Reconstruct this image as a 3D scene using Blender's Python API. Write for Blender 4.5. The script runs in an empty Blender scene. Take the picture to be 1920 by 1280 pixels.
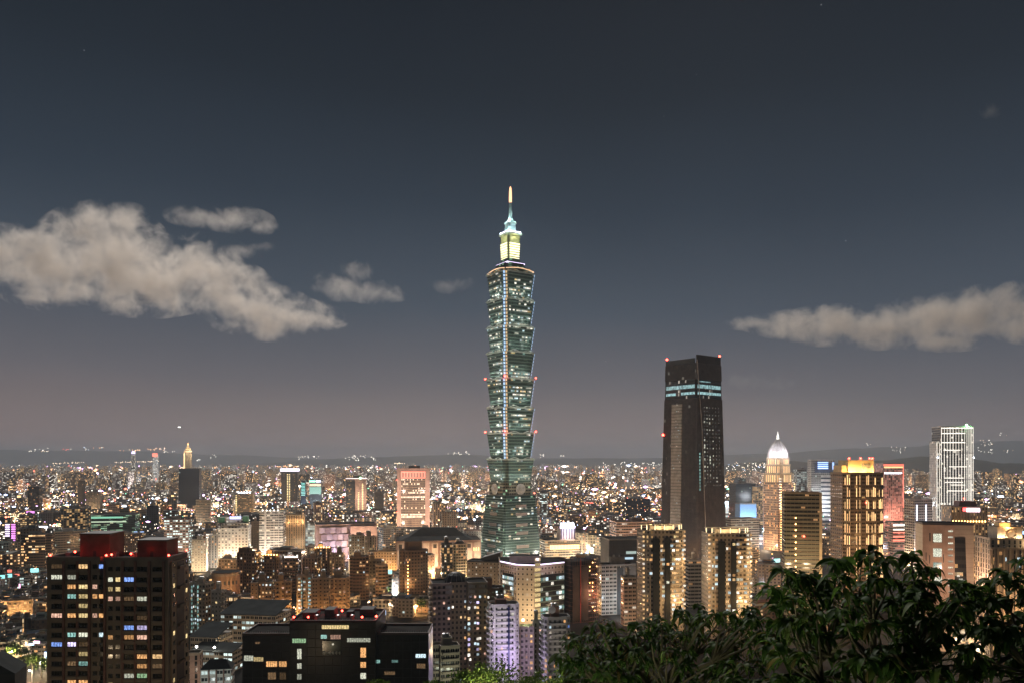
import bpy, bmesh, math, random
from mathutils import Vector, Matrix, noise
R = math.radians
rnd = random.Random(101)
C = bpy.context.scene.collection
S = bpy.context.scene

# ------------------------------------------------------------------ camera, sky, moon, exposure
F, H, HZ = 1450.0, 136.0, 862.0          # focal length in photo pixels, camera height (m), horizon row
cam_d = bpy.data.cameras.new('camera'); cam = bpy.data.objects.new('camera', cam_d); C.objects.link(cam)
cam.location = (0, 0, H); cam.rotation_euler = (R(90), 0, 0)
cam_d.sensor_width = 36; cam_d.lens = 36 * F / 1920; cam_d.shift_y = (HZ - 640) / 1920
cam_d.clip_start = .1; cam_d.clip_end = 120000
S.camera = cam
vs = S.view_settings; vs.view_transform = 'Standard'; vs.look = 'None'; vs.exposure = 0; vs.gamma = 1
cy = S.cycles
cy.max_bounces = 4; cy.diffuse_bounces = 2; cy.glossy_bounces = 2; cy.transmission_bounces = 3
cy.volume_bounces = 3; cy.transparent_max_bounces = 8
cy.sample_clamp_indirect = 2; cy.caustics_reflective = False; cy.caustics_refractive = False
cy.use_light_tree = True; cy.volume_step_rate = .6; cy.volume_max_steps = 192
cy.use_denoising = True

W = bpy.data.worlds.new('World'); S.world = W; W.use_nodes = True
nt = W.node_tree; nt.nodes.clear()
def N(nt, t, **k):
    n = nt.nodes.new(t)
    for a, b in k.items(): setattr(n, a, b)
    return n
def ramp(nt, stops, interp='LINEAR'):
    n = N(nt, 'ShaderNodeValToRGB'); e = n.color_ramp; e.interpolation = interp
    while len(e.elements) < len(stops): e.elements.new(.5)
    for el, (p, c) in zip(e.elements, stops):
        el.position = p; el.color = (*c, 1)
    return n
def s2l(*c):
    return tuple((x / 255 / 12.92 if x / 255 <= .04045 else ((x / 255 + .055) / 1.055) ** 2.4) for x in c)
tc = N(nt, 'ShaderNodeTexCoord'); sep = N(nt, 'ShaderNodeSeparateXYZ'); nt.links.new(tc.outputs['Generated'], sep.inputs[0])
glow = ramp(nt, [(0, s2l(152, 124, 121)), (.035, s2l(131, 115, 115)), (.10, s2l(96, 95, 103)), (.19, s2l(65, 77, 91)), (.31, s2l(40, 53, 67)), (.43, s2l(24, 35, 46)), (.56, s2l(14, 23, 33)), (1, s2l(14, 20, 28))])
# the glow of the city is a little stronger towards the west (left)
mx = N(nt, 'ShaderNodeMath', operation='MULTIPLY_ADD'); nt.links.new(sep.outputs[0], mx.inputs[0]); mx.inputs[1].default_value = .035; nt.links.new(sep.outputs[2], mx.inputs[2])
wnz = N(nt, 'ShaderNodeTexNoise'); wnz.inputs['Scale'].default_value = 3.2; wnz.inputs['Detail'].default_value = 4; nt.links.new(tc.outputs['Generated'], wnz.inputs['Vector'])
mz = N(nt, 'ShaderNodeMath', operation='MULTIPLY_ADD'); nt.links.new(wnz.outputs[0], mz.inputs[0]); mz.inputs[1].default_value = .05; nt.links.new(mx.outputs[0], mz.inputs[2])
mz2 = N(nt, 'ShaderNodeMath', operation='SUBTRACT'); nt.links.new(mz.outputs[0], mz2.inputs[0]); mz2.inputs[1].default_value = .02; nt.links.new(mz2.outputs[0], glow.inputs[0])
sky = N(nt, 'ShaderNodeTexSky', sky_type='NISHITA', sun_disc=False)
sky.sun_elevation = R(36); sky.sun_rotation = R(14)
b1 = N(nt, 'ShaderNodeBackground'); nt.links.new(sky.outputs[0], b1.inputs[0]); b1.inputs[1].default_value = .0003
b2 = N(nt, 'ShaderNodeBackground'); b2.inputs[1].default_value = .92
# a few faint stars
vo = N(nt, 'ShaderNodeTexVoronoi'); vo.inputs['Scale'].default_value = 34; nt.links.new(tc.outputs['Generated'], vo.inputs['Vector'])
st = N(nt, 'ShaderNodeMath', operation='LESS_THAN'); nt.links.new(vo.outputs['Distance'], st.inputs[0]); st.inputs[1].default_value = .026
sc_ = N(nt, 'ShaderNodeSeparateColor'); nt.links.new(vo.outputs['Color'], sc_.inputs[0])
s2 = N(nt, 'ShaderNodeMath', operation='LESS_THAN'); nt.links.new(sc_.outputs[0], s2.inputs[0]); s2.inputs[1].default_value = .16
s3 = N(nt, 'ShaderNodeMath', operation='GREATER_THAN'); nt.links.new(sep.outputs[2], s3.inputs[0]); s3.inputs[1].default_value = .12
m1 = N(nt, 'ShaderNodeMath', operation='MULTIPLY'); nt.links.new(st.outputs[0], m1.inputs[0]); nt.links.new(s2.outputs[0], m1.inputs[1])
m2 = N(nt, 'ShaderNodeMath', operation='MULTIPLY'); nt.links.new(m1.outputs[0], m2.inputs[0]); nt.links.new(s3.outputs[0], m2.inputs[1])
m3 = N(nt, 'ShaderNodeMath', operation='MULTIPLY'); nt.links.new(m2.outputs[0], m3.inputs[0]); m3.inputs[1].default_value = .22
ad = N(nt, 'ShaderNodeMix', data_type='RGBA', blend_type='ADD'); ad.inputs[0].default_value = 1
nt.links.new(glow.outputs[0], ad.inputs[6]); nt.links.new(m3.outputs[0], ad.inputs[7]); nt.links.new(ad.outputs[2], b2.inputs[0])
ads = N(nt, 'ShaderNodeAddShader'); nt.links.new(b1.outputs[0], ads.inputs[0]); nt.links.new(b2.outputs[0], ads.inputs[1])
wo = N(nt, 'ShaderNodeOutputWorld'); nt.links.new(ads.outputs[0], wo.inputs[0])

sun_d = bpy.data.lights.new('fill_moon', 'SUN'); sun = bpy.data.objects.new('fill_moon', sun_d); C.objects.link(sun)
SUN_S = 2.0
sun_d.energy = SUN_S; sun_d.angle = R(1); sun_d.color = (1, .94, .88)
sun.rotation_euler = (R(-54), 0, R(14))       # a high moon added to light clouds and haze, in place of the city's glow

def lamp(loc, power, color, radius=.6, parent=None, kind='POINT', name='lamp_light'):
    d = bpy.data.lights.new(name, kind); d.energy = power * 1.6; d.color = color; d.shadow_soft_size = radius
    o = bpy.data.objects.new(name, d); C.objects.link(o); o.location = loc
    if parent: o.parent = parent
    return o

# ------------------------------------------------------------------ helpers
def P(px, py, Y): return Vector(((px - 960) * Y / F, Y, H - (py - HZ) * Y / F))
def base_row(Y, z=0): return HZ + (H - z) * F / Y
def ground_z(x, y):
    s = 134.3 - .40 * y
    if y < 0: s = 134.3 - .12 * y
    w = 1.0
    return max(0.0, s)
def tag(o, label=None, cat=None, group=None, kind=None):
    if label: o['label'] = label
    if cat: o['category'] = cat
    if group: o['group'] = group
    if kind: o['kind'] = kind
    return o
def empty(name, loc=(0, 0, 0), rz=0):
    o = bpy.data.objects.new(name, None); C.objects.link(o); o.location = loc; o.rotation_euler = (0, 0, rz)
    o.empty_display_size = .1
    return o
def link(name, me, parent=None, loc=None, rz=None):
    o = bpy.data.objects.new(name, me); C.objects.link(o)
    if parent: o.parent = parent
    if loc is not None: o.location = loc
    if rz is not None: o.rotation_euler = (0, 0, rz)
    return o

class MB:
    def __init__(s): s.v = []; s.f = []; s.m = []; s.uv = []
    def add(s, vs, fs, mi=0, uvs=None):
        o = len(s.v); s.v += [tuple(p) for p in vs]
        for k, f in enumerate(fs):
            s.f.append([o + i for i in f]); s.m.append(mi)
            s.uv.append(uvs[k] if uvs else [(0, 0)] * len(f))
    def box(s, x0, x1, y0, y1, z0, z1, mi=0):
        s.add([(x0, y0, z0), (x1, y0, z0), (x1, y1, z0), (x0, y1, z0), (x0, y0, z1), (x1, y0, z1), (x1, y1, z1), (x0, y1, z1)],
              [(0, 1, 5, 4), (1, 2, 6, 5), (2, 3, 7, 6), (3, 0, 4, 7), (4, 5, 6, 7), (3, 2, 1, 0)], mi)
    def prism(s, poly, z0, z1, mi=0, top=1, cw=3.5, fh=3.3, poly2=None, off=0):
        """walls carry UVs counted in window bays and storeys; POLY counter-clockwise"""
        p2 = poly2 or poly; n = len(poly); nf = max(1, round((z1 - z0) / fh))
        for i in range(n):
            a, b = poly[i], poly[(i + 1) % n]; c, d = p2[(i + 1) % n], p2[i]
            L = math.hypot(b[0] - a[0], b[1] - a[1]); k = max(1, round(L / cw)); u0 = i * 41 + off
            s.add([(*a, z0), (*b, z0), (*c, z1), (*d, z1)], [(0, 1, 2, 3)], mi, [[(u0, 0), (u0 + k, 0), (u0 + k, nf), (u0, nf)]])
        s.add([(*p, z1) for p in p2], [tuple(range(n))], top)
        s.add([(*p, z0) for p in poly], [tuple(range(n))[::-1]], top)
    def ring(s, poly, t, z0, z1, mi=0):
        """a parapet: a wall of thickness t that runs inside POLY"""
        q = inset(poly, t); n = len(poly); vs = [(*p, z0) for p in poly] + [(*p, z0) for p in q] + [(*p, z1) for p in poly] + [(*p, z1) for p in q]
        fs = []
        for i in range(n):
            j = (i + 1) % n
            fs += [(i, j, 2 * n + j, 2 * n + i), (n + j, n + i, 3 * n + i, 3 * n + j), (2 * n + i, 2 * n + j, 3 * n + j, 3 * n + i), (j, i, n + i, n + j)]
        s.add(vs, fs, mi)
    def lathe(s, prof, n=16, mi=0, c=(0, 0)):
        vs = []; fs = []
        for r, z in prof:
            for k in range(n):
                a = 2 * math.pi * k / n; vs.append((c[0] + r * math.cos(a), c[1] + r * math.sin(a), z))
        for i in range(len(prof) - 1):
            for k in range(n):
                j = (k + 1) % n; fs.append((i * n + k, i * n + j, (i + 1) * n + j, (i + 1) * n + k))
        fs.append(tuple(range(n))[::-1]); fs.append(tuple(range((len(prof) - 1) * n, len(prof) * n)))
        s.add(vs, fs, mi)
    def tube(s, pts, rad, n=6, mi=0):
        vs = []; fs = []; pts = [Vector(p) for p in pts]
        if not hasattr(rad, '__len__'): rad = [rad] * len(pts)
        for i, p in enumerate(pts):
            d = (pts[min(i + 1, len(pts) - 1)] - pts[max(i - 1, 0)])
            d = d.normalized() if d.length > 1e-9 else Vector((0, 0, 1))
            u = d.cross(Vector((0, 0, 1)) if abs(d.z) < .9 else Vector((1, 0, 0))).normalized(); w = d.cross(u)
            for k in range(n):
                a = 2 * math.pi * k / n; vs.append(p + (u * math.cos(a) + w * math.sin(a)) * rad[i])
        for i in range(len(pts) - 1):
            for k in range(n):
                j = (k + 1) % n; fs.append((i * n + k, i * n + j, (i + 1) * n + j, (i + 1) * n + k))
        fs.append(tuple(range(n))[::-1]); fs.append(tuple(range((len(pts) - 1) * n, len(pts) * n)))
        s.add(vs, fs, mi)
    def ball(s, c, r, mi=0, n=8, sq=1):
        s.lathe([(max(r * math.sin(math.pi * k / (n // 2 + 1)), r * .02), c[2] - sq * r * math.cos(math.pi * k / (n // 2 + 1))) for k in range(n // 2 + 2)], n, mi, (c[0], c[1]))
    def octa(s, c, r, mi=0):
        x, y, z = c
        s.add([(x + r, y, z), (x - r, y, z), (x, y + r, z), (x, y - r, z), (x, y, z + r), (x, y, z - r)],
              [(0, 2, 4), (2, 1, 4), (1, 3, 4), (3, 0, 4), (2, 0, 5), (1, 2, 5), (3, 1, 5), (0, 3, 5)], mi)
    def mesh(s, name, mats, smooth=False):
        me = bpy.data.meshes.new(name); me.from_pydata(s.v, [], s.f)
        for m in (mats if isinstance(mats, (list, tuple)) else [mats]): me.materials.append(m)
        me.polygons.foreach_set('material_index', s.m)
        if any(u != (0, 0) for f in s.uv for u in f):
            l = me.uv_layers.new(name='UVMap'); l.data.foreach_set('uv', [c for f in s.uv for u in f for c in u])
        if smooth: me.polygons.foreach_set('use_smooth', [True] * len(s.f))
        me.update(); return me
    def build(s, name, mats, parent=None, loc=None, rz=None, smooth=False):
        return link(name, s.mesh(name, mats, smooth), parent, loc, rz)
def inset(poly, t):
    n = len(poly); out = []
    for i in range(n):
        a, b, c = Vector(poly[i - 1]), Vector(poly[i]), Vector(poly[(i + 1) % n])
        d1 = (b - a).normalized(); d2 = (c - b).normalized(); n1 = Vector((-d1.y, d1.x)); n2 = Vector((-d2.y, d2.x))
        k = n1 + n2; k = k / max(.2, k.dot(n1)) if k.length > 1e-6 else n1
        out.append(tuple(b + k * t))
    return out
def rect(w, d): return [(-w / 2, -d / 2), (w / 2, -d / 2), (w / 2, d / 2), (-w / 2, d / 2)]
PLANS = {
    'rect': [(-.5, -.5), (.5, -.5), (.5, .5), (-.5, .5)],
    'cross': [(-.5, -.3), (-.32, -.3), (-.32, -.5), (.32, -.5), (.32, -.3), (.5, -.3), (.5, .3), (.32, .3), (.32, .5), (-.32, .5), (-.32, .3), (-.5, .3)],
    'bays': [(-.5, -.5), (-.16, -.5), (-.16, -.36), (.14, -.36), (.14, -.5), (.5, -.5), (.5, .5), (.2, .5), (.2, .38), (-.2, .38), (-.2, .5), (-.5, .5)],
    'ell': [(-.5, -.5), (.5, -.5), (.5, -.05), (.08, -.05), (.08, .5), (-.5, .5)],
    'cut': [(-.5, -.36), (-.36, -.5), (.36, -.5), (.5, -.36), (.5, .36), (.36, .5), (-.36, .5), (-.5, .36)],
    'step': [(-.5, -.22), (-.2, -.22), (-.2, -.5), (.5, -.5), (.5, .3), (.22, .3), (.22, .5), (-.5, .5)],
}
def plan(kind, w, d): return [(x * w, y * d) for x, y in PLANS[kind]]
def fit(x0, x1, Y, rz=0, q=.7):
    """footprint w x d (d = q w) turned by rz whose silhouette spans photo columns x0..x1"""
    cx = ((x0 + x1) / 2 - 960) * Y / F; w = (x1 - x0) * Y / F * .8; c, s = math.cos(rz), math.sin(rz)
    for _ in range(30):
        pr = []
        for a, b in rect(w, w * q):
            X = cx + a * c - b * s; YY = Y + a * s + b * c; pr.append(960 + X * F / YY)
        lo, hi = min(pr), max(pr)
        w *= (x1 - x0) / (hi - lo); cx += ((x0 + x1) / 2 - (lo + hi) / 2) * Y / F
    return cx, w, w * q

# ------------------------------------------------------------------ materials
MATS = {}
def surf(name, col, rough=.7, metal=0, var=.25, scale=.15, spec=.5):
    if name in MATS: return MATS[name]
    m = bpy.data.materials.new(name); m.use_nodes = True; nt = m.node_tree; b = nt.nodes['Principled BSDF']
    b.inputs['Roughness'].default_value = rough; b.inputs['Metallic'].default_value = metal; b.inputs['Specular IOR Level'].default_value = spec
    tc = N(nt, 'ShaderNodeTexCoord'); no = N(nt, 'ShaderNodeTexNoise'); no.inputs['Scale'].default_value = scale; no.inputs['Detail'].default_value = 6
    nt.links.new(tc.outputs['Object'], no.inputs['Vector'])
    r = ramp(nt, [(.3, tuple(c * (1 - var) for c in col)), (.7, tuple(min(1, c * (1 + var)) for c in col))]); nt.links.new(no.outputs[0], r.inputs[0]); nt.links.new(r.outputs[0], b.inputs['Base Color'])
    MATS[name] = m; return m
def glowm(name, col, strength, sample=False, var=0.0):
    """something that gives off light: a lamp, an LED line, a sign"""
    if name in MATS: return MATS[name]
    m = bpy.data.materials.new(name); m.use_nodes = True; nt = m.node_tree; b = nt.nodes['Principled BSDF']
    b.inputs['Base Color'].default_value = (.3, .3, .3, 1); b.inputs['Emission Color'].default_value = (*col, 1); b.inputs['Emission Strength'].default_value = strength
    if var:
        oi = N(nt, 'ShaderNodeObjectInfo'); mr = N(nt, 'ShaderNodeMapRange'); nt.links.new(oi.outputs['Random'], mr.inputs[0])
        mr.inputs[3].default_value = strength * (1 - var); mr.inputs[4].default_value = strength * (1 + var); nt.links.new(mr.outputs[0], b.inputs['Emission Strength'])
    m.cycles.emission_sampling = 'AUTO' if sample else 'NONE'
    MATS[name] = m; return m
def winmat(name, col, strength, bars=3.0):
    """a lit window: mullions, curtains and lamps inside make it uneven"""
    if name in MATS: return MATS[name]
    m = bpy.data.materials.new(name); m.use_nodes = True; nt = m.node_tree; b = nt.nodes['Principled BSDF']
    b.inputs['Base Color'].default_value = (.03, .03, .03, 1); b.inputs['Roughness'].default_value = .15
    tc = N(nt, 'ShaderNodeTexCoord'); oi = N(nt, 'ShaderNodeObjectInfo')
    ad = N(nt, 'ShaderNodeVectorMath', operation='ADD'); nt.links.new(tc.outputs['Object'], ad.inputs[0]); nt.links.new(oi.outputs['Location'], ad.inputs[1])
    mpg = N(nt, 'ShaderNodeMapping'); mpg.inputs['Scale'].default_value = (1, 1, .45); nt.links.new(ad.outputs[0], mpg.inputs[0]); no = N(nt, 'ShaderNodeTexNoise'); no.inputs['Scale'].default_value = bars; no.inputs['Detail'].default_value = 2; nt.links.new(mpg.outputs[0], no.inputs['Vector'])
    mr = N(nt, 'ShaderNodeMapRange'); nt.links.new(no.outputs[0], mr.inputs[0]); mr.inputs[1].default_value = .3; mr.inputs[2].default_value = .7; mr.inputs[3].default_value = .2; mr.inputs[4].default_value = 1.4
    m2 = N(nt, 'ShaderNodeMapRange'); nt.links.new(oi.outputs['Random'], m2.inputs[0]); m2.inputs[3].default_value = strength * .4; m2.inputs[4].default_value = strength * 1.4
    mu = N(nt, 'ShaderNodeMath', operation='MULTIPLY'); nt.links.new(mr.outputs[0], mu.inputs[0]); nt.links.new(m2.outputs[0], mu.inputs[1])
    nt.links.new(mu.outputs[0], b.inputs['Emission Strength']); b.inputs['Emission Color'].default_value = (*col, 1)
    m.cycles.emission_sampling = 'NONE'; MATS[name] = m; return m
WIN = {
    'warm': winmat('lit window warm', (1, .62, .28), 1.1), 'orange': winmat('lit window orange', (1, .5, .19), .95), 'yellow': winmat('lit window yellow', (1, .74, .34), 1.0),
    'pale': winmat('lit window pale', (.85, .86, .68), .9), 'peach': winmat('lit window peach', (1, .58, .42), .9), 'cool': winmat('lit window cool', (.72, .92, 1), 1.1),
    'teal': winmat('lit window teal', (.42, .82, .74), .65), 'blue': winmat('lit window blue', (.25, .42, 1), 1.0), 'violet': winmat('lit window violet', (.72, .62, 1), 1.3),
    'dim': winmat('dim window', (1, .6, .3), .18), 'white': winmat('lit window white', (1, .93, .8), 1.6), 'green': winmat('lit window green', (.55, .9, .5), .8), 'faint': winmat('faint window', (.9, .86, .74), .16),
}
PAL = {
    'warm': [(.0, (1, .5, .2)), (.35, (1, .66, .34)), (.7, (1, .85, .6)), (.9, (.8, .95, 1))],
    'cool': [(.0, (.75, .95, .9)), (.4, (.85, 1, .95)), (.7, (1, .9, .7)), (.9, (.5, .8, 1))],
    'gold': [(.0, (1, .55, .2)), (.5, (1, .7, .34)), (.9, (1, .82, .5))],
    'green': [(.0, (.5, .95, .6)), (.5, (.75, 1, .6)), (.85, (1, .95, .6))],
    'red': [(.0, (1, .3, .22)), (.5, (1, .5, .36)), (.9, (1, .75, .6))],
    'white': [(.0, (1, .9, .75)), (.6, (1, .97, .9)), (.9, (.85, .95, 1))],
    'mix': [(.0, (1, .5, .18)), (.3, (1, .72, .4)), (.5, (1, .9, .72)), (.68, (.6, .95, .9)), (.84, (.5, .7, 1)), (.95, (1, .4, .8))],
}
WALL = {'tan': (.30, .22, .15), 'brown': (.15, .095, .06), 'beige': (.42, .35, .27), 'grey': (.27, .26, .25), 'white': (.58, .55, .5), 'dark': (.045, .042, .04),
        'pink': (.48, .34, .28), 'slate': (.09, .10, .11), 'navy': (.025, .035, .06), 'green': (.03, .075, .055), 'stone': (.34, .29, .23), 'black': (.012, .012, .012), 'olive': (.2, .18, .12)}
STY = {'punch': (.46, .5), 'wide': (.78, .5), 'strip': (1.1, .46), 'grid': (.7, .72), 'slot': (.34, .8), 'small': (.3, .36), 'glass': (.9, .86), 'blank': (0, 0)}
def facade(wall='tan', style='punch', prob=.15, pal='warm', power=1.0, glass=(.015, .018, .02), row=.0, rough=.75):
    key = ('facade', wall, style, prob, pal, power, row)
    if key in MATS: return MATS[key]
    m = bpy.data.materials.new('facade %s %s' % (wall, style)); m.use_nodes = True; nt = m.node_tree; b = nt.nodes['Principled BSDF']; L = nt.links.new
    def M(op, a, c=None, d=None):
        n = N(nt, 'ShaderNodeMath', operation=op)
        for i, x in enumerate((a, c, d)):
            if x is None: continue
            if isinstance(x, (int, float)): n.inputs[i].default_value = x
            else: L(x, n.inputs[i])
        return n.outputs[0]
    uv = N(nt, 'ShaderNodeUVMap'); se = N(nt, 'ShaderNodeSeparateXYZ'); L(uv.outputs[0], se.inputs[0]); u, v = se.outputs[0], se.outputs[1]
    oi = N(nt, 'ShaderNodeObjectInfo'); w, h = STY[style]
    fu, fv = M('FRACT', u), M('FRACT', v)
    mask = M('MULTIPLY', M('COMPARE', fu, .5, w / 2), M('COMPARE', fv, .55, h / 2))
    mul = M('COMPARE', fu, .5, .03)                                     # a mullion in the middle of each bay
    glassm = M('MULTIPLY', mask, M('SUBTRACT', 1.0, mul)) if style not in ('slot', 'small') else mask
    cid = N(nt, 'ShaderNodeCombineXYZ'); L(M('FLOOR', u), cid.inputs[0]); L(M('FLOOR', v), cid.inputs[1]); L(M('MULTIPLY', oi.outputs['Random'], 97.0), cid.inputs[2])
    wn = N(nt, 'ShaderNodeTexWhiteNoise', noise_dimensions='3D'); L(cid.outputs[0], wn.inputs['Vector'])
    sc = N(nt, 'ShaderNodeSeparateColor'); L(wn.outputs['Color'], sc.inputs[0])
    thr = prob
    if row:
        rid = N(nt, 'ShaderNodeCombineXYZ'); L(M('FLOOR', v), rid.inputs[1]); L(M('FLOOR', M('MULTIPLY', u, .17)), rid.inputs[0]); L(M('MULTIPLY', oi.outputs['Random'], 31.0), rid.inputs[2])
        wr = N(nt, 'ShaderNodeTexWhiteNoise', noise_dimensions='3D'); L(rid.outputs[0], wr.inputs['Vector'])
        thr = M('MULTIPLY', M('POWER', wr.outputs['Value'], 1 + 2 * row), prob * (1 + 2.4 * row))
    lit = M('LESS_THAN', wn.outputs['Value'], thr)
    no = N(nt, 'ShaderNodeTexNoise'); no.inputs['Scale'].default_value = 4.3; no.inputs['Detail'].default_value = 1; L(uv.outputs[0], no.inputs['Vector'])
    e = M('MULTIPLY', M('MULTIPLY', lit, glassm), M('MULTIPLY', M('MULTIPLY_ADD', sc.outputs[1], 1.1 * power, .25 * power), M('MULTIPLY_ADD', no.outputs[0], 1.2, .35)))
    pr = ramp(nt, PAL[pal]); L(sc.outputs[0], pr.inputs[0]); L(pr.outputs[0], b.inputs['Emission Color']); L(e, b.inputs['Emission Strength'])
    tc = N(nt, 'ShaderNodeTexCoord'); n2 = N(nt, 'ShaderNodeTexNoise'); n2.inputs['Scale'].default_value = .12; n2.inputs['Detail'].default_value = 5; L(tc.outputs['Object'], n2.inputs['Vector'])
    tone = M('ADD', M('MULTIPLY_ADD', n2.outputs[0], .7, .62), M('MULTIPLY_ADD', oi.outputs['Random'], .3, -.15))
    slab = M('MULTIPLY_ADD', M('LESS_THAN', fv, .07), -.28, 1.0)        # joint at each floor slab
    wc = N(nt, 'ShaderNodeMix', data_type='RGBA', blend_type='MULTIPLY'); wc.inputs[0].default_value = 1; wc.inputs[6].default_value = (*WALL[wall], 1); L(M('MULTIPLY', tone, slab), wc.inputs[7])
    mc = N(nt, 'ShaderNodeMix', data_type='RGBA'); L(glassm, mc.inputs[0]); L(wc.outputs[2], mc.inputs[6]); mc.inputs[7].default_value = (*glass, 1); L(mc.outputs[2], b.inputs['Base Color'])
    L(M('MULTIPLY_ADD', glassm, -(rough - .18), rough), b.inputs['Roughness'])
    m.cycles.emission_sampling = 'NONE'; MATS[key] = m; return m
ROOF = surf('roof slab', (.05, .047, .044), 1, spec=.03); ROOFG = surf('green roof sheet', (.05, .075, .06), .9, spec=.06); ROOFR = surf('rust roof sheet', (.11, .05, .035), .9, spec=.06)
CONC = surf('concrete', (.26, .24, .21), .85); STEEL = surf('galvanised steel', (.3, .3, .31), .45, .7); DARKM = surf('dark metal', (.03, .03, .032), .5, .3)
TANK = surf('steel tank', (.42, .42, .42), .35, .8); BEIGE = surf('beige render', (.42, .35, .27), .8); WHITE = surf('white render', (.62, .59, .54), .7); TAN = surf('tan tile', (.3, .22, .15), .7); BROWN = surf('brown tile', (.15, .095, .06), .7); PINKS = surf('pink stone', (.48, .34, .28), .7); DARKC = surf('dark tile', (.045, .042, .04), .6); GREY = surf('grey tile', (.27, .26, .25), .75)
STONE = surf('pale stone', (.34, .29, .23), .75); REDT = surf('maroon roof tile', (.12, .05, .04), .7)
L_W = glowm('white lamp', (1, .93, .82), 14); L_O = glowm('sodium lamp', (1, .5, .16), 12); L_B = glowm('blue white lamp', (.7, .82, 1), 14); L_R = glowm('red beacon', (1, .05, .03), 22)
LED_W = glowm('white light line', (1, .92, .8), 1.7, var=.25); LED_G = glowm('gold light line', (1, .6, .26), 1.7, True, var=.45); LED_P = glowm('lilac light line', (.82, .68, 1), 2.4); LED_B = glowm('blue light line', (.35, .55, 1), 2.2, var=.3)
LED_R = glowm('red light line', (1, .2, .13), 2.0, var=.2); LED_C = glowm('cyan light line', (.35, .95, .95), 1.4); LED_M = glowm('magenta light line', (.95, .3, 1), 2.0, var=.3); SIGN_W = glowm('white sign', (.85, .92, 1), 5)
WARMC, ORANGE, COOL = (1, .72, .42), (1, .5, .18), (.85, .92, 1)

# ------------------------------------------------------------------ building kit
VIS = []            # (x0, x1, Y, lowest visible row) of each placed building, so that the small blocks leave it free
FOOT = []           # plan circles
LAND = []
class B: pass
PANE = {}
def pane_mesh(w, h, mat, d=.12):
    k = (round(w, 1), round(h, 1), mat.name)
    if k not in PANE:
        b = MB(); w, h = k[0] / 2, k[1] / 2; fr = min(.15, w * .14)
        b.box(-w, w, -d, 0, -h, h, 0)
        n = max(1, round(2 * w / 1.0))
        for i in range(1, n): x = -w + 2 * w * i / n; b.box(x - fr * .4, x + fr * .4, -d - .04, -d, -h, h, 1)
        b.box(-w - fr, w + fr, -d - .06, 0, -h - fr, -h, 1)
        PANE[k] = b.mesh('window', [mat, DARKM])
    return PANE[k]
def bld(name, label, x0, x1, yt, Y, rz=0, q=.7, mat=None, plan_k='rect', fh=3.3, cw=3.4, cat='building', group=None, vb=None, z0=None, lit=0, pal=('warm',), wmax=90,
        win=(.5, .5), roof=ROOF, para=1.1, pmat=None, house=1, tank=1, hmat=None, foot=True, seed=None, balc=0, bmat=None):
    o = B(); rr = random.Random(seed if seed is not None else int(x0 * 7 + yt * 13))
    rz = R(rz); o.cx, o.w, o.d = fit(x0, x1, Y, rz, q); o.Y = Y; o.rz = rz
    gz = ground_z(o.cx, Y) if z0 is None else z0; o.z0 = gz
    o.h = H - (yt - HZ) * (Y - o.d * .3) / F - gz; o.poly = plan(plan_k, o.w, o.d); o.fh = fh; o.cw = cw
    o.root = empty(name, (o.cx, Y, gz), rz); tag(o.root, label, cat, group)
    mat = mat or facade(); pm = pmat or hmat or GREY
    o.mat = mat
    b = MB(); b.prism(o.poly, 0, o.h, 0, 1, cw, fh); b.build('wall', [mat, roof], o.root)
    if para:
        b = MB(); b.ring([(x * 1.008, y * 1.008) for x, y in o.poly], .4, o.h - .25, o.h + para, 0); b.build('parapet', [pm], o.root)
    if house:
        hw, hd, hh = o.w * rr.uniform(.22, .4), o.d * rr.uniform(.3, .5), rr.uniform(3, 6.5); hx, hy = o.w * rr.uniform(-.18, .18), o.d * rr.uniform(-.1, .2)
        b = MB(); b.prism([(x + hx, y + hy) for x, y in rect(hw, hd)], o.h + .02, o.h + hh, 0, 1, 3, 3); b.ring([(x + hx, y + hy) for x, y in rect(hw + .5, hd + .5)], .3, o.h + hh - .2, o.h + hh + .5, 0)
        b.build('roof_house', [hmat or pm, roof], o.root); o.hh = hh
        if tank:
            for k in range(2):
                b = MB(); r = rr.uniform(.8, 1.3); b.lathe([(r, 0), (r, 1.8), (r * .9, 2.1), (.1, 2.4)], 10); b.build('water_tank', [TANK], o.root, (hx - hw * .25 + k * hw * .4, hy, o.h + hh + .05), smooth=False)
    if lit: windows(o, lit, pal, wmax, win, rr)
    if balc: balconies(o, bmat or pm, balc)
    o.vb = vb if vb is not None else min(base_row(Y, gz), yt + .85 * (base_row(Y, gz) - yt))
    VIS.append((x0, x1, Y, o.vb)); FOOT.append((o.cx, Y, max(o.w, o.d) * .62)); LAND.append(((x0 + x1) / 2, Y, label))
    o.yt = yt; o.x0 = x0; o.x1 = x1
    return o
def faces(o):
    """walls of the footprint that face the camera: (edge index, a, b, bays, local angle, outward normal)"""
    out = []; n = len(o.poly); c, s = math.cos(o.rz), math.sin(o.rz)
    for i in range(n):
        a, b = Vector(o.poly[i]), Vector(o.poly[(i + 1) % n]); d = b - a; L = d.length; nn = Vector((d.y, -d.x)) / L; mid = (a + b) / 2
        wn = Vector((nn.x * c - nn.y * s, nn.x * s + nn.y * c)); wp = Vector((o.cx + mid.x * c - mid.y * s, o.Y + mid.x * s + mid.y * c))
        if wn.dot(wp) < -.06 * wp.length: out.append((i, a, b, max(1, round(L / o.cw)), math.atan2(d.y, d.x), nn, L))
    return out
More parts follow.
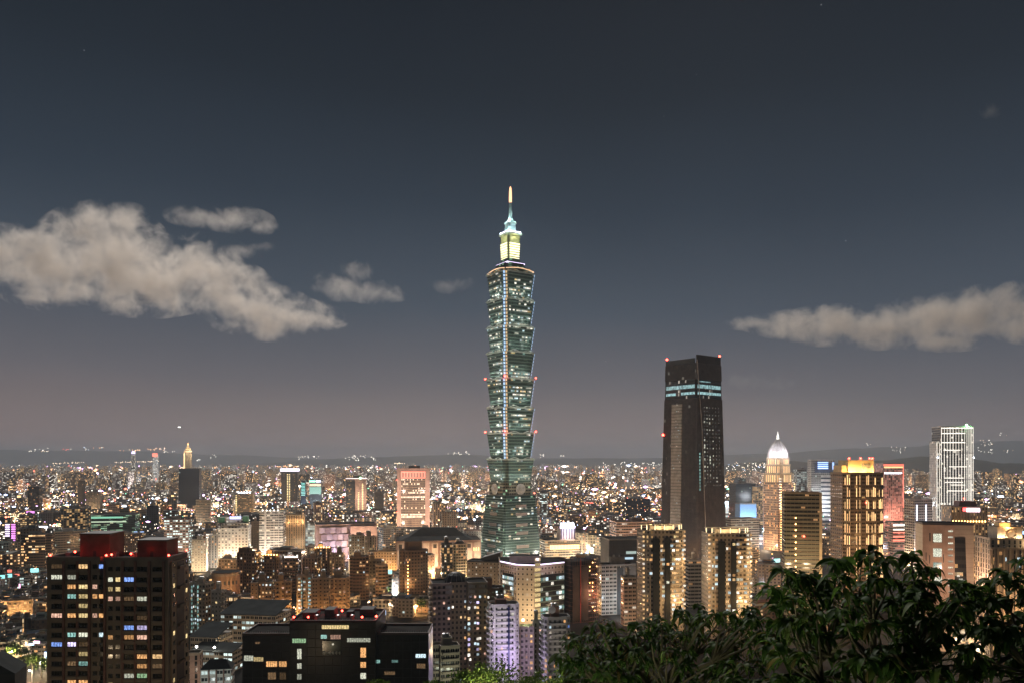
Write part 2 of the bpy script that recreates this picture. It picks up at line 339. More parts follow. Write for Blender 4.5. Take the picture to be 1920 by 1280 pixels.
def windows(o, prob, pal, wmax, win, rr, zmin=None):
    cells = []; nf = max(1, round(o.h / o.fh)); H0 = o.h / nf
    for (i, a, b, k, ang, nn, L) in faces(o):
        for c in range(k):
            colp = prob * (1.9 if rr.random() < .3 else .7)
            for f in range(nf):
                z = (f + .55) * H0
                p = a + (b - a) * ((c + .5) / k)
                wp = Vector((o.cx + p.x, o.Y)); row = HZ + (H - o.z0 - z) * F / o.Y
                if row > min(1290, o.vb if hasattr(o, 'vb') else 1290): continue
                if rr.random() < colp: cells.append((p + nn * .02, z, ang, L / k * win[0], H0 * win[1]))
    rr.shuffle(cells)
    for (p, z, ang, w, h) in cells[:wmax]:
        m = WIN[rr.choice(pal)]
        link('window', pane_mesh(w, h, m), o.root, (p.x, p.y, z), ang)
def balconies(o, mat, every):
    nf = max(1, round(o.h / o.fh)); H0 = o.h / nf; n = 0
    for (i, a, b, k, ang, nn, L) in sorted(faces(o), key=lambda t: -t[6])[:every]:
        bl = L * .8; key = ('balc', round(bl, 1), mat.name)
        if key not in PANE:
            m = MB(); w = bl / 2; m.box(-w, w, -1.3, 0, -.12, .06); m.box(-w, w, -1.3, -1.18, .06, .95); m.box(-w, -w + .12, -1.18, 0, .06, .95); m.box(w - .12, w, -1.18, 0, .06, .95)
            PANE[key] = m.mesh('balcony', [mat])
        for f in range(1, nf):
            row = HZ + (H - o.z0 - f * H0) * F / o.Y
            if row > 1295 or n > 95: continue
            p = a + (b - a) * .5; link('balcony', PANE[key], o.root, (p.x, p.y, f * H0), ang); n += 1
def part_box(o, name, x0, x1, y0, y1, z0, z1, mat):
    b = MB(); b.box(x0, x1, y0, y1, z0, z1); return b.build(name, [mat], o.root if hasattr(o, 'root') else o)
BEAC = {}
def beacon(parent, loc, r=.7, power=0, col=(1, .05, .03)):
    k = round(r, 2)
    if k not in BEAC:
        b = MB(); b.tube([(0, 0, 0), (0, 0, r * 1.2)], r * .3, 6, 1); b.ball((0, 0, r * 2), r, 0, 10); BEAC[k] = b.mesh('warning_lamp', [L_R, DARKM])
    e = link('warning_lamp', BEAC[k], parent, loc)
    if power: lamp((loc[0], loc[1] , loc[2] + r * 2.2), power, col, r * 1.3, parent)
    return e
def flood(o, power, col, frac=0, out=14, up=3, edge=None, n=2):
    """floodlights on the ground in front of the walls that face the viewer"""
    for (i, a, b, k, ang, nn, L) in sorted(faces(o), key=lambda t: -t[6])[:1 if edge is None else edge]:
        for j in range(n):
            p = a + (b - a) * ((j + .5) / n) + nn * out * 1.35; lamp((p.x, p.y, up + frac * o.h), power / n * .6, col, 1.0, o.root)

# ------------------------------------------------------------------ ground, hill, ridges, roads
def ground():
    b = MB(); xs = [-60000, -12000, -3000, -900, -500, -300, -200, -130, -90, -60, -40, -25, -14, -7, 0, 7, 14, 25, 40, 60, 90, 130, 200, 300, 500, 900, 3000, 12000, 60000]
    ys = [-3000, -600, -250, -100, -40, -15, -5, 0, 4, 8, 12, 18, 26, 36, 50, 70, 95, 125, 160, 200, 240, 280, 310, 335.75, 340, 420, 700, 1500, 4000, 12000, 30000, 60000]
    n = len(xs)
    for y in ys:
        for x in xs:
            z = ground_z(x, y)
            if z > 1: z += noise.noise(Vector((x * .05, y * .05, 3))) * min(1.2, z * .02)
            b.v.append((x, y, z))
    for j in range(len(ys) - 1):
        for i in range(n - 1):
            b.f.append([j * n + i, j * n + i + 1, (j + 1) * n + i + 1, (j + 1) * n + i]); b.m.append(0 if ys[j + 1] > 336 else 1); b.uv.append([(0, 0)] * 4)
    o = b.build('ground', [surf('city ground', (.04, .037, .033), 1, var=.5, scale=.02, spec=.02), surf('hill soil', (.028, .034, .014), 1, var=.6, scale=.5, spec=.02)])
    tag(o, 'dark city ground and the wooded hillside below the viewpoint', kind='structure')
ground()
HILLM = surf('wooded ridge', (.035, .042, .03), 1, var=.4, scale=.004, spec=.02)
def ridge(name, label, Y, pts, depth, seed):
    """a ridge whose crest follows PTS = [(column, row)]"""
    b = MB(); n = 90; x0, x1 = pts[0][0], pts[-1][0]; rows = 7
    for j in range(rows):
        t = j / (rows - 1)
        for i in range(n + 1):
            px = x0 + (x1 - x0) * i / n
            for k in range(len(pts) - 1):
                if pts[k][0] <= px <= pts[k + 1][0]: s = (px - pts[k][0]) / (pts[k + 1][0] - pts[k][0]); s = s * s * (3 - 2 * s); row = pts[k][1] + (pts[k + 1][1] - pts[k][1]) * s
            z = H - (row - HZ) * Y / F; z *= 1 + .07 * noise.noise(Vector((px * .03, seed, 0))) + .04 * noise.noise(Vector((px * .1, seed, 5)))
            prof = math.sin(math.pi * t) ** .8; yy = Y + depth * (t - .5) + depth * .08 * noise.noise(Vector((px * .02, t * 3, seed)))
            b.v.append(((px - 960) * Y / F, yy, max(-2, z * prof * (1 + .1 * noise.noise(Vector((px * .05, t * 4, seed)))) - 2)))
    m = n + 1
    for j in range(rows - 1):
        for i in range(n): b.f.append([j * m + i, j * m + i + 1, (j + 1) * m + i + 1, (j + 1) * m + i]); b.m.append(0); b.uv.append([(0, 0)] * 4)
    tag(b.build(name, [HILLM], smooth=True), label, kind='structure')
ridge('hills', 'long far ridge beyond the city on the west side', 22000, [(-500, 850), (-200, 838), (60, 843), (250, 845), (420, 852), (640, 860), (900, 861), (1250, 866)], 5000, 1)
ridge('hills', 'faint flat far ridge behind the bridge lights', 18000, [(500, 866), (700, 856), (860, 851), (1000, 858), (1200, 858), (1420, 850), (1650, 838), (1900, 826), (2300, 815)], 6000, 2)
ridge('hills', 'dark near hill dotted with house lights behind the domed tower', 6800, [(1290, 897), (1340, 878), (1400, 866), (1450, 862), (1520, 866), (1600, 868), (1680, 861), (1740, 853), (1800, 858), (1870, 867), (1930, 868), (2100, 852), (2400, 880)], 1800, 3)
ridge('hills', 'small dark wooded hill beyond the stadium roof', 3300, [(1150, 934), (1210, 922), (1250, 912), (1300, 910), (1400, 918), (1480, 940)], 500, 4)
def strip(name, pts, w, z, mat, label):
    b = MB(); L = []; Rr = []
    for i, p in enumerate(pts):
        d = Vector(pts[min(i + 1, len(pts) - 1)]) - Vector(pts[max(i - 1, 0)]); d.normalize(); nn = Vector((-d.y, d.x)) * w / 2
        L.append(Vector(p) + nn); Rr.append(Vector(p) - nn)
    for i in range(len(pts) - 1): b.add([(*L[i], z), (*Rr[i], z), (*Rr[i + 1], z), (*L[i + 1], z)], [(0, 1, 2, 3)])
    tag(b.build(name, [mat]), label, kind='structure')
ASPH = surf('asphalt', (.05, .05, .052), 1, var=.2, scale=.4, spec=.03)
def G(px, py): Y = H * F / (py - HZ); return ((px - 960) * Y / F, Y)
ROADS = [[G(1470, 1160), G(1445, 1090), G(1425, 1020), G(1410, 960), G(1400, 920)], [G(860, 1130), G(722, 1075), G(705, 1030), G(735, 990), G(760, 950), G(770, 925)],
         [G(60, 1270), G(25, 1150), G(170, 1085), G(400, 1050), G(640, 1045)], [G(330, 1180), G(440, 1150), G(620, 1160), G(800, 1130)], [G(1010, 1240), G(985, 1230), G(880, 1230)], [G(1085, 1060), G(1100, 1000), G(1130, 950), G(1150, 920)], [G(640, 1045), G(880, 1055), G(1090, 1055), G(1440, 1075)], [G(0, 985), G(200, 975), G(420, 985), G(600, 965), G(720, 960)]]
for k, r in enumerate(ROADS): strip('road', r, 22, .012 + .004 * k, ASPH, 'wide city street of dark asphalt between the blocks')

# ------------------------------------------------------------------ the supertall tower with eight flared tiers
def supertall():
    Y = 1052; rz = R(33); cx = (957 - 960) * Y / F
    root = empty('supertall_tower', (cx, Y, 0), rz); tag(root, 'supertall green glass tower of eight flared tiers with a glowing spire', 'skyscraper')
    zr = lambda py: H - (py - HZ) * Y / F
    K = Y / F / (math.cos(rz) + math.sin(rz))             # silhouette width in pixels -> side in metres
    GL = facade('green', 'glass', .0, 'green', 1, (.016, .034, .03)); GL2 = surf('sea green spandrel', (.21, .31, .265), .3, var=.2, scale=.05); LIP = surf('pale green lip', (.42, .47, .42), .4); 
    NOTCH = surf('notch glass', (.02, .04, .045), .2)
    def plan_n(a, n=.12):
        h = a / 2; k = a * n
        return [(-h + k, -h), (h - k, -h), (h - k, -h + k * .6), (h, -h + k * .6 ), (h, h - k), (h - k * .6, h - k), (h - k * .6, h), (-h + k, h), (-h + k, h - k * .6), (-h, h - k * .6), (-h, -h + k), (-h + k * .6, -h + k)]
    def plan_c(a, n=.13):
        h = a / 2; k = a * n
        return [(-h + k, -h), (h - k, -h), (h - k, -h + k * .7), (h - k * .7, -h + k), (h, -h + k), (h, h - k), (h - k * .7, h - k), (h - k, h - k * .7), (h - k, h), (-h + k, h), (-h + k, h - k * .7), (-h + k * .7, h - k), (-h, h - k), (-h, -h + k), (-h + k * .7, -h + k), (-h + k, -h + k * .7)]
    rr = random.Random(5)
    bounds = [905, 860, 812, 765, 712, 663, 616, 567, 517]
    litp = [.12, .1, .12, .2, .34, .4, .3, .42, .6]
    def wall_windows(parent, a0, a1, z0, z1, nfl, prob, cap):
        """lit office windows on the two walls the camera sees, as sub-parts of the tier"""
        cand = []
        for f in range(nfl):
            t = (f + .5) / nfl; a = a0 + (a1 - a0) * t; z = z0 + (z1 - z0) * t; run = rr.random()
            for face in (0, 1):
                ncol = 12; frun = prob * (2.2 if rr.random() < .35 else .45); wid = a * .74 / ncol
                on = False
                for c in range(ncol):
                    on = rr.random() < (frun + (.45 if on else 0))
                    if on: cand.append((face, (c + .5) / ncol - .5, a, z, wid))
        rr.shuffle(cand)
        tilt = math.atan2((a1 - a0) / 2, z1 - z0)
        for face, u, a, z, wid in cand[:cap]:
            m = WIN[rr.choice(['pale', 'pale', 'white', 'yellow', 'pale', 'cool', 'teal', 'white'])]
            x, y, rot = (u * a * .74, -a / 2 - .08, 0) if face == 0 else (-a / 2 - .08, -u * a * .74, -math.pi / 2)
            w = link('lit_window', pane_mesh(wid * .92, 2.1, m), parent, (x, y, z)); w.rotation_euler = Matrix.Rotation(rot, 3, 'Z').to_euler() if True else None
            e = (Matrix.Rotation(rot, 3, 'Z') @ Matrix.Rotation(tilt, 3, 'X')).to_euler(); w.rotation_euler = e
    # base: a truncated pyramid
    b = MB(); p0, p1 = rect(122 * K, 122 * K), rect(96 * K, 96 * K); zt = zr(927)
    cutp = lambda a: plan_c(a, .04)
    b.prism(cutp(121 * K), 0, zt, 0, 1, 4, 3.9, cutp(94 * K))
    for f in range(1, 25):
        t = f / 25; a = (121 + (94 - 121) * t) * K
        b.ring(rect(a + .5, a + .5), .4, zt * t - .25, zt * t + .25, 2)
    base = b.build('base', [facade('green', 'strip', .02, 'green', 1, (.02, .04, .034)), ROOF, GL2], root)
    wall_windows(base, 121 * K, 95 * K, 2, zt - 1, 24, .16, 90)
    for face in (0, 1):                                   # stone coloured panels with bright joints, on the middle of each wall
        for f in (3, 6, 11, 14, 18, 21):
            t = f / 25; a = (121 + (94 - 121) * t) * K
            m = MB(); m.box(-a * .16, a * .16, -.5, 0, -1.8, 1.8, 0); m.box(-a * .17, a * .17, -.7, 0, 1.8, 2.1, 1)
            e = link('stone_panel', m.mesh('stone_panel', [surf('dull pink stone', (.25, .19, .16), .7), surf('bright joint', (.6, .55, .48), .5)]), base, (0, -a / 2 - .1, zt * t) if face == 0 else (-a / 2 - .1, 0, zt * t), 0 if face == 0 else -math.pi / 2)
    # collar with the round coin ornaments
    b = MB(); b.prism(plan_c(88 * K), zt + .02, zr(903), 0, 1, 4, 4); collar = b.build('collar', [facade('olive', 'wide', .1, 'green'), ROOF], root)
    for face in (0, 1):
        m = MB(); m.lathe([(7.2, 0), (7.2, 1.4), (6.2, 1.6), (6.0, 1.2), (3.4, 1.2), (3.2, 1.7), (.1, 1.7)], 28)
        m.box(-2, 2, -2, 2, 1.7, 2.1)
        e = link('coin_ornament', m.mesh('coin_ornament', [surf('coin stone', (.4, .37, .33), .6)]), root); e.location = (0, -47 * K, zr(915)) if face == 0 else (-47 * K, 0, zr(915))
        e.rotation_euler = (R(90), 0, 0) if face == 0 else (R(90), 0, R(-90))
    LEDB = glowm('tower blue corner light', (.42, .66, 1), 1.25); LEDY = glowm('tower gold corner light', (1, .66, .3), .75)
    for i in range(8):
        z0, z1 = zr(bounds[i]) + .4, zr(bounds[i + 1]); a0, a1 = 81.5 * K, 98 * K
        b = MB(); b.prism(plan_c(a0), z0, z1, 0, 1, 3.6, (z1 - z0) / 8, plan_c(a1)); nfl = 8
        for f in range(1, 24):
            t = f / 24; a = a0 + (a1 - a0) * t; b.ring(plan_c(a + (.5 if f % 3 == 0 else .24)), .5, z0 + (z1 - z0) * t - (.5 if f % 3 == 0 else .16), z0 + (z1 - z0) * t + (.5 if f % 3 == 0 else .16), 2)
        tier = b.build('tier', [GL, ROOF, GL2], root)
        # lip: the curled eave over each tier, raised in an arc over the middle of every side
        a = a1 * 1.012
        for s in range(4):
            ang = s * math.pi / 2; c, sn = math.cos(ang), math.sin(ang)
            for half in (-1, 1):
                pts = []
                for k in range(9):
                    u = k / 8; x = half * (a * .05 + u * a * .34); up = 2.3 * math.sin(math.pi * min(1, u * 1.05)) - .9
                    y = -a / 2 - .7; pts.append((x * c - y * sn, x * sn + y * c, z1 + up + .6))
                m = MB(); m.tube(pts, .6, 5); m.build('eave', [LIP], tier)
        m = MB(); m.ring(plan_c(a1 * 1.012), 1.2, z1 - 1.6, z1 + .5); m.build('lip', [LIP], tier)
        wall_windows(tier, a0, a1, z0, z1, 8, litp[i + 1] * .62, 62)
        for fx, fy in ((0, -1), (-1, 0)):                  # uplights on the eave below wash each tier
            for off in (-.25, .25): lamp((fx * (a0 / 2 + 11) + fy * off * a0, fy * (a0 / 2 + 11) + fx * off * a0, z0 + 8), 1900, (.86, 1, .9), .6, tier)
        if i > 0:                                         # light lines in the corner notches: front, right and left
            for (sx, sy) in ((-1, -1), (1, -1)):
                h0, h1 = a0 / 2 * .905, a1 / 2 * .905; front = sx == -1 and sy == -1
                ww = 2.6 if front else .6
                m = MB(); d = Vector((sx, sy)).normalized(); t = Vector((-d.y, d.x))
                for n_, (off, mi) in enumerate(((-1, 0), (1, 1 if front else 0))):
                    q0 = Vector((sx * h0, sy * h0)) + d * .8; q1 = Vector((sx * h1, sy * h1)) + d * .8
                    for seg in range(8):
                        u0, u1 = seg / 8 + .012, (seg + 1) / 8 - .03
                        A, Bq = q0.lerp(q1, u0), q0.lerp(q1, u1); zA, zB = z0 + (z1 - z0) * u0, z0 + (z1 - z0) * u1
                        e0, e1 = t * off * ww * .15, t * off * ww
                        if off > 0: e0, e1 = e1, e0
                        vs = [(*(A + e1), zA), (*(A + e0), zA), (*(Bq + e0), zB), (*(Bq + e1), zB)]; vs += [(x - d.x * .3, y - d.y * .3, z) for x, y, z in vs]
                        m.add(vs, [(0, 1, 2, 3), (7, 6, 5, 4), (0, 4, 5, 1), (1, 5, 6, 2), (2, 6, 7, 3), (3, 7, 4, 0)], mi)
                m.build('corner_light', [LEDB, LEDY], tier)
        if bounds[i + 1] in (712, 812):
            for (sx, sy) in ((-1, -1), (1, -1), (-1, 1)): beacon(root, (sx * a1 / 2 * .97, sy * a1 / 2 * .97, z1 + .2), 1.0, 2500)
    # shoulders above the top tier
    z = zr(517)
    b = MB(); b.prism(plan_c(88 * K), z + .5, zr(508), 0, 1, 4, 3); sh = b.build('shoulder', [facade('green', 'wide', .35, 'gold', .8), ROOF], root)
    m = MB()
    for s in range(4):
        ang = s * math.pi / 2; c, sn = math.cos(ang), math.sin(ang); pts = []
        for k in range(13):
            u = k / 12; x = (u - .5) * 84 * K; y = -45 * K; pts.append((x * c - y * sn, x * sn + y * c, zr(513) + 2.6 * math.sin(math.pi * u)))
        m.tube(pts, .55, 5)
    m.build('roof_light_line', [glowm('peach light line', (1, .6, .35), 1.3)], root)
    b = MB(); b.prism(plan_c(60 * K), zr(508) + .02, zr(498), 0, 1, 4, 3); b.build('setback', [facade('green', 'wide', .3, 'green', .6), ROOF], root)
    m = MB(); m.ring(rect(54 * K, 54 * K), .8, zr(498.6), zr(496.4)); m.build('roof_light_line', [LED_P], root)
    b = MB(); b.prism(plan_c(40 * K), zr(498) + .02, zr(488), 0, 1, 4, 3); b.build('setback', [facade('green', 'wide', .1, 'green', .6), ROOF], root)
    b = MB(); b.prism(plan_c(35 * K, .1), zr(488) + .02, zr(441), 0, 1, 4, 3, plan_c(40 * K, .1)); lan = b.build('lantern', [surf('olive glass', (.3, .33, .2), .4), ROOF], root)
    for x, y in ((0, -1), (-1, 0)): lamp((x * 30 * K, y * 30 * K, zr(449)), 2300, (1, .95, .55), .6, root); lamp((x * 34 * K, y * 34 * K, zr(470)), 3600, (.95, 1, .55), .6, root)
    LB = glowm('lantern light bar', (1, .93, .55), 1.9)
    for face in (0, 1):
        for k in range(7):
            zz = zr(487.5 - k * 4.5); a = (36.5 + k * .5) * K
            m = MB(); m.box(-a * .4, a * .4, -.5, 0, -.8, .8); link('light_bar', m.mesh('light_bar', [LB]), lan, (0, -a / 2 - .2, zz) if face == 0 else (-a / 2 - .2, 0, zz), 0 if face == 0 else -math.pi / 2)
    m = MB(); m.ring(rect(43 * K, 43 * K), .8, zr(443), zr(439.5)); m.build('cornice', [LIP], root)
    m = MB(); m.ring(rect(39 * K, 39 * K), .8, zr(439), zr(436.6)); m.build('roof_light_line', [LED_P], root)
    PALE = surf('pale spire metal', (.5, .6, .58), .35, .2)
    b = MB(); b.prism(plan_c(24 * K), zr(441) + .02, zr(420), 0, 0, 4, 3, plan_c(21 * K)); b.prism(plan_c(27 * K), zr(420) + .02, zr(417), 0, 0, 4, 3, plan_c(23 * K)); b.build('crown', [PALE], root)
    m = MB(); m.lathe([(3.4, zr(417)), (5.2, zr(415)), (3.6, zr(413)), (2.9, zr(412)), (2.5, zr(400)), (1.9, zr(384)), (1.7, zr(381)), (2.0, zr(380.5)), (.4, zr(380))], 12); m.build('spire', [PALE], root, smooth=False)
    m = MB(); m.lathe([(1.9, zr(380)), (2.0, zr(372)), (1.8, zr(360)), (1.3, zr(353)), (.4, zr(350))], 10); m.build('beacon_mast', [glowm('spire lantern', (1, .5, .27), 2.2)], root)
    for k in range(4):
        a = k * math.pi / 2 + .78
        lamp((16 * math.cos(a), 16 * math.sin(a), zr(436)), 9500, (.6, .92, 1), .8, root); 
        lamp((7.5 * math.cos(a), 7.5 * math.sin(a), zr(414)), 4200, (.68, .97, 1), .5, root)
    lamp((0, -26 * K, zr(500)), 30000, (.9, 1, .45), .8, root); lamp((-26 * K, 0, zr(500)), 30000, (1, .9, .5), .8, root)
    for x, y in ((-.9, -1.3), (0, -1.5), (.9, -1.3), (-1.3, -.9), (-1.5, 0), (-1.3, .9), (-1.1, -1.1)): lamp((x * 45, y * 45, 14), 22000, (1, .95, .84), 2, root)
    VIS.append((895, 1018, Y, 1050)); FOOT.append((cx, Y, 50)); LAND.append((957, Y, 'the supertall tower'))
supertall()

# ------------------------------------------------------------------ the dark tapering tower
def tapered():
    Y = 1020; rz = R(38); root = None
    cx, w, d = fit(1238, 1362, Y, rz, 1.0); root = empty('tapered_tower', (cx, Y, 0), rz); tag(root, 'tall dark tapering office tower with two bands of cyan lights near its top', 'skyscraper')
    zr = lambda py: H - (py - HZ) * (Y - 20) / F
    zt = zr(682); k = .83
    def pl(t, g=0): a = 1 + (k - 1) * t; return [(x * a * (w + g), y * a * (w + g)) for x, y in [(-.5, -.46), (-.46, -.5), (.5, -.5), (.5, .5), (-.5, .5)]]
    b = MB(); b.prism(pl(0), 0, zt, 0, 1, 2.6, 4.1, pl(1)); b.build('wall', [facade('dark', 'glass', .035, 'white', .5, (.02, .02, .02)), ROOF], root)
    FIN = surf('bronze fin', (.115, .10, .093), .5, .1)
    for face in (0, 1):                                    # close-set vertical fins on both walls in view
        m = MB(); n = 34
        for i in range(n + 1):
            u = i / n - .5
            for (za, zb) in ((4, zr(747)), (zr(712), zt)):
                ta, tb = za / zt, zb / zt; A = (1 + (k - 1) * ta) * w; Bw = (1 + (k - 1) * tb) * w
                q = [(u * A - .28, -A / 2 - .75, za), (u * A + .28, -A / 2 - .75, za), (u * Bw + .28, -Bw / 2 - .75, zb), (u * Bw - .28, -Bw / 2 - .75, zb)]; q += [(x, y + .75, z) for x, y, z in q]
                if face: q = [(y, -x, z) for x, y, z in q]
                m.add(q, [(0, 1, 2, 3), (0, 4, 5, 1), (3, 2, 6, 7), (1, 5, 6, 2), (4, 0, 3, 7)])
        m.build('fin_screen', [FIN], root)
    # stone shaft with slots on the left wall
    m = MB(); n = 46; z0, z1 = 20, zr(757)
    for i in range(n):
        za, zb = z0 + (z1 - z0) * i / n, z0 + (z1 - z0) * (i + 1) / n
        A = (1 + (k - 1) * za / zt) * w
        m.box(-A / 2 - 1.2, -A / 2 - .1, -w * .06, w * .22, za + .5, zb, 0)
        m.box(-A / 2 - .9, -A / 2 - .1, -w * .06, w * .22, za, za + .5, 1)
    m.build('stone_shaft', [surf('stone shaft', (.36, .31, .25), .7), DARKM], root)
    rr = random.Random(9)
    for i in range(40):
        za = z0 + (z1 - z0) * (rr.randrange(n) + .8) / n; A = (1 + (k - 1) * za / zt) * w
        link('lit_window', pane_mesh(rr.choice([1.0, 2.0]), .9, WIN[rr.choice(['pale', 'cool', 'white'])]), root, (-A / 2 - 1.25, rr.uniform(-.02, .18) * w, za), -math.pi / 2)
    CY = winmat('cyan office light', (.5, .85, .88), .6, .6)
    for za, zb in ((zr(740), zr(734.5)), (zr(728.5), zr(721))):
        t = za / zt; A = (1 + (k - 1) * t) * w
        for face in (0, 1):
            m = MB(); nn = 17
            for i in range(nn):
                if face and 5 < i < 9 and za < zr(735): continue
                x0, x1 = -A * .46 + A * .92 * i / nn + .12, -A * .46 + A * .92 * (i + 1) / nn - .12
                m.box(x0 + .15, x1 - .15, -A / 2 - .5, -A / 2 - .02, za, zb - .5)
            m.build('lit_band', [CY], root, None, 0 if not face else -math.pi / 2)
    t = zr(716) / zt; A = (1 + (k - 1) * t) * w
    for i in range(11): m = MB(); m.box(-.9, .9, -.4, 0, -.7, .7); link('lit_window', m.mesh('lit_window', [CY]), root, (-A * .42 + A * .045 * i, -A / 2 - .3, zr(716)))
    for i in range(26):                                     # column of teal windows beside the folded edge
        z = zr(850 + 6 * i) if i < 12 else zr(rr.uniform(770, 900)); A = (1 + (k - 1) * z / zt) * w
        link('lit_window', pane_mesh(2.2, 2.6, WIN['teal' if i < 12 else 'pale']), root, ((-.40 if i < 12 else rr.choice([-.22, -.02, .1])) * A, -A / 2 - .8, z))
    for cx_ in (-.22, -.12, -.02, .1, .22, .34):
        for k_ in range(22):
            if rr.random() < .8:
                z = zr(764 + 6.9 * k_); A = (1 + (k - 1) * z / zt) * w; link('lit_window', pane_mesh(1.5, 1.6, WIN['pale' if rr.random() < (.4 if cx_ in (-.12, .1) else .06) else 'faint']), root, (cx_ * A, -A / 2 - .8, z))
    for lx_, ly_ in ((-.2, -1.25), (.4, -1.2), (-1.2, .1)): lamp((lx_ * w, ly_ * w, 40), 8000, (1, .88, .82), 2, root)  # lamps without fixtures, added to bring out the dark fins
    # folded edge: a light line that runs down the right wall at a slant
    A1 = k * w; pts = [(-A1 * .49, -A1 / 2 - 1.0, zt + 4), (-A1 * .36, -(w * .9) / 2 - 1.1, zr(800)), (-w * .2, -w / 2 - 1.2, 8)]
    m = MB(); m.tube(pts, .55, 6); m.build('folded_edge', [surf('pale edge', (.55, .5, .46), .5)], root)
    # open crown: two screens of unequal height
    b = MB(); a = k * w; b.box(-a * .47, a * .5, -a * .5, -a * .47, zt + .1, zr(667), 0)
    for i in range(24): x = -a * .47 + a * .97 * i / 24; b.box(x, x + .35, -a * .5 - .4, -a * .5 - .02, zt + .1, zr(667) + .3, 0)
    b.build('crown_screen', [surf('crown bronze', (.055, .04, .037), .5, .2)], root)
    b = MB(); b.box(-a * .5, -a * .47, -a * .44, a * .5, zt + .1, zr(673), 0); b.box(-a * .47, a * .5, a * .47, a * .5, zt + .1, zr(672), 0); b.box(a * .47, a * .5, -a * .46, a * .46, zt + .1, zr(671), 0); b.build('crown_screen', [DARKC], root)
    part = empty('x'); bpy.data.objects.remove(part)
    beacon(root, (-a * .48, a * .48, zr(673)), 1.3, 3000); beacon(root, (a * .48, -a * .48, zr(668)), 1.3, 3000)
    A = (1 + (k - 1) * zr(816) / zt) * w; beacon(root, (-A / 2 - 1.5, A * .5, zr(818)), 1.5, 2500)
    VIS.append((1238, 1362, Y, 1050)); FOOT.append((cx, Y, 48)); LAND.append((1300, Y, 'the tapering tower'))
tapered()

# ------------------------------------------------------------------ the tower with the lit dome
def domed():
    Y = 1180; rz = R(35); zr = lambda py: H - (py - HZ) * Y / F
    cx, w, d = fit(1427, 1490, Y, rz, 1.0); root = empty('domed_tower', (cx, Y, 0), rz); tag(root, 'stone tower crowned by a floodlit white dome with gold tiers below it', 'skyscraper')
    st = facade('pink', 'grid', .3, 'gold', 1.0, row=.4)
    b = MB(); b.prism(plan('cut', w, w), 0, zr(903), 0, 1, 2.6, 3.6); b.build('wall', [st, ROOF], root)
    for i, (sc, ya, yb) in enumerate(((.97, 902.9, 886), (.88, 885.9, 870), (.8, 869.9, 858))):
        b = MB(); b.prism(plan('cross', w * sc, w * sc), zr(ya), zr(yb), 0, 1, 2.4, 9); t = b.build('tier', [surf('gold stone', (.5, .4, .28), .6), ROOF], root)
        m = MB(); m.ring(plan('cross', w * sc * 1.03, w * sc * 1.03), 1, zr(yb) - .6, zr(yb) + .5); m.build('cornice', [surf('cornice stone', (.6, .52, .4), .6)], t)
        for face in (0, 1):
            for k in range(9):
                u = (k + .5) / 9 - .5; m = MB(); hh = (zr(yb) - zr(ya)) * .8; m.box(-.34, .34, -.4, 0, .5, hh)
                yy = -w * sc / 2 - .1 if abs(u) < .3 else -w * sc * .3 - .1
                link('light_strip', m.mesh('light_strip', [LED_G]), t, (u * w * sc * .96, yy, zr(ya)) if face == 0 else (yy, -u * w * sc * .96, zr(ya)), 0 if face == 0 else -math.pi / 2)
    DW = surf('white dome', (.75, .72, .7), .4); r = w * .42
    prof = [(r, zr(858) + .1), (r * 1.0, zr(853))] + [(r * (1 - t ** 1.75) , zr(853) + (zr(821) - zr(853)) * t) for t in [i / 9 for i in range(1, 9)]] + [(r * .12, zr(822)), (.3, zr(821.5))]
    m = MB(); m.lathe(prof, 24); dome = m.build('dome', [DW], root, smooth=False)
    m = MB()
    for i in range(12):
        a = 2 * math.pi * i / 12; m.tube([((q + .35) * math.cos(a), (q + .35) * math.sin(a), z) for q, z in prof[:-1]], .45, 5)
    m.build('dome_rib', [WHITE], dome)
    m = MB(); m.lathe([(2.2, zr(824)), (2.6, zr(821.5)), (1.6, zr(820)), (1.9, zr(817)), (.9, zr(814)), (.2, zr(808))], 10); m.build('finial', [glowm('finial light', (1, .95, .85), 1.6)], root)
    for i in range(8):
        a = 2 * math.pi * (i + .5) / 8; lamp((r * 2.1 * math.cos(a), r * 2.1 * math.sin(a), zr(846)), 11000, (.93, .9, 1), .6, root)
    for face in (0, 1):                                  # strings of lamps on the corners
        for k in range(30):
            m = BULB; u = -.47 if face == 0 else .47
            link('bulb', BULB, root, (u * w, -w / 2 - .3, zr(1040 - 4.6 * k)))
    for k in range(12):
        m = MB(); m.box(-1.6, 1.6, -.4, 0, -.5, .5); link('light_strip', m.mesh('light_strip', [LED_W]), root, (-w / 2 * .86, -w / 2 * .86, zr(896 + 5 * k)), R(-45))
    for ya, yb in ((1029, 1024), (1040, 1036), (1066, 1062)): m = MB(); m.box(-w * .42, w * .48, -w * .5 - .8, -w * .5 - .05, zr(ya), zr(yb)); m.build('red_light_line', [LED_R], root)
    lamp((w * .2, -w * .5 - 16, 6), 32000, WARMC, 1, root); lamp((-w * .5 - 16, 0, 6), 32000, WARMC, 1, root); lamp((w * .1, -w * .5 - 34, 80), 40000, (1, .75, .58), 1, root); lamp((-w * .5 - 34, 0, 80), 30000, WARMC, 1, root); lamp((-w * .1, -w * .5 - 12, 3), 26000, (1, .5, .45), 1, root)
    VIS.append((1427, 1490, Y, 1060)); FOOT.append((cx, Y, 34)); LAND.append((1458, Y, 'the domed tower'))
_b = MB(); _b.ball((0, 0, 0), .55, 0, 6); BULB = _b.mesh('bulb', [L_O])
_b = MB(); _b.ball((0, 0, 0), .6, 0, 6); BULBW = _b.mesh('bulb', [L_W])
domed()

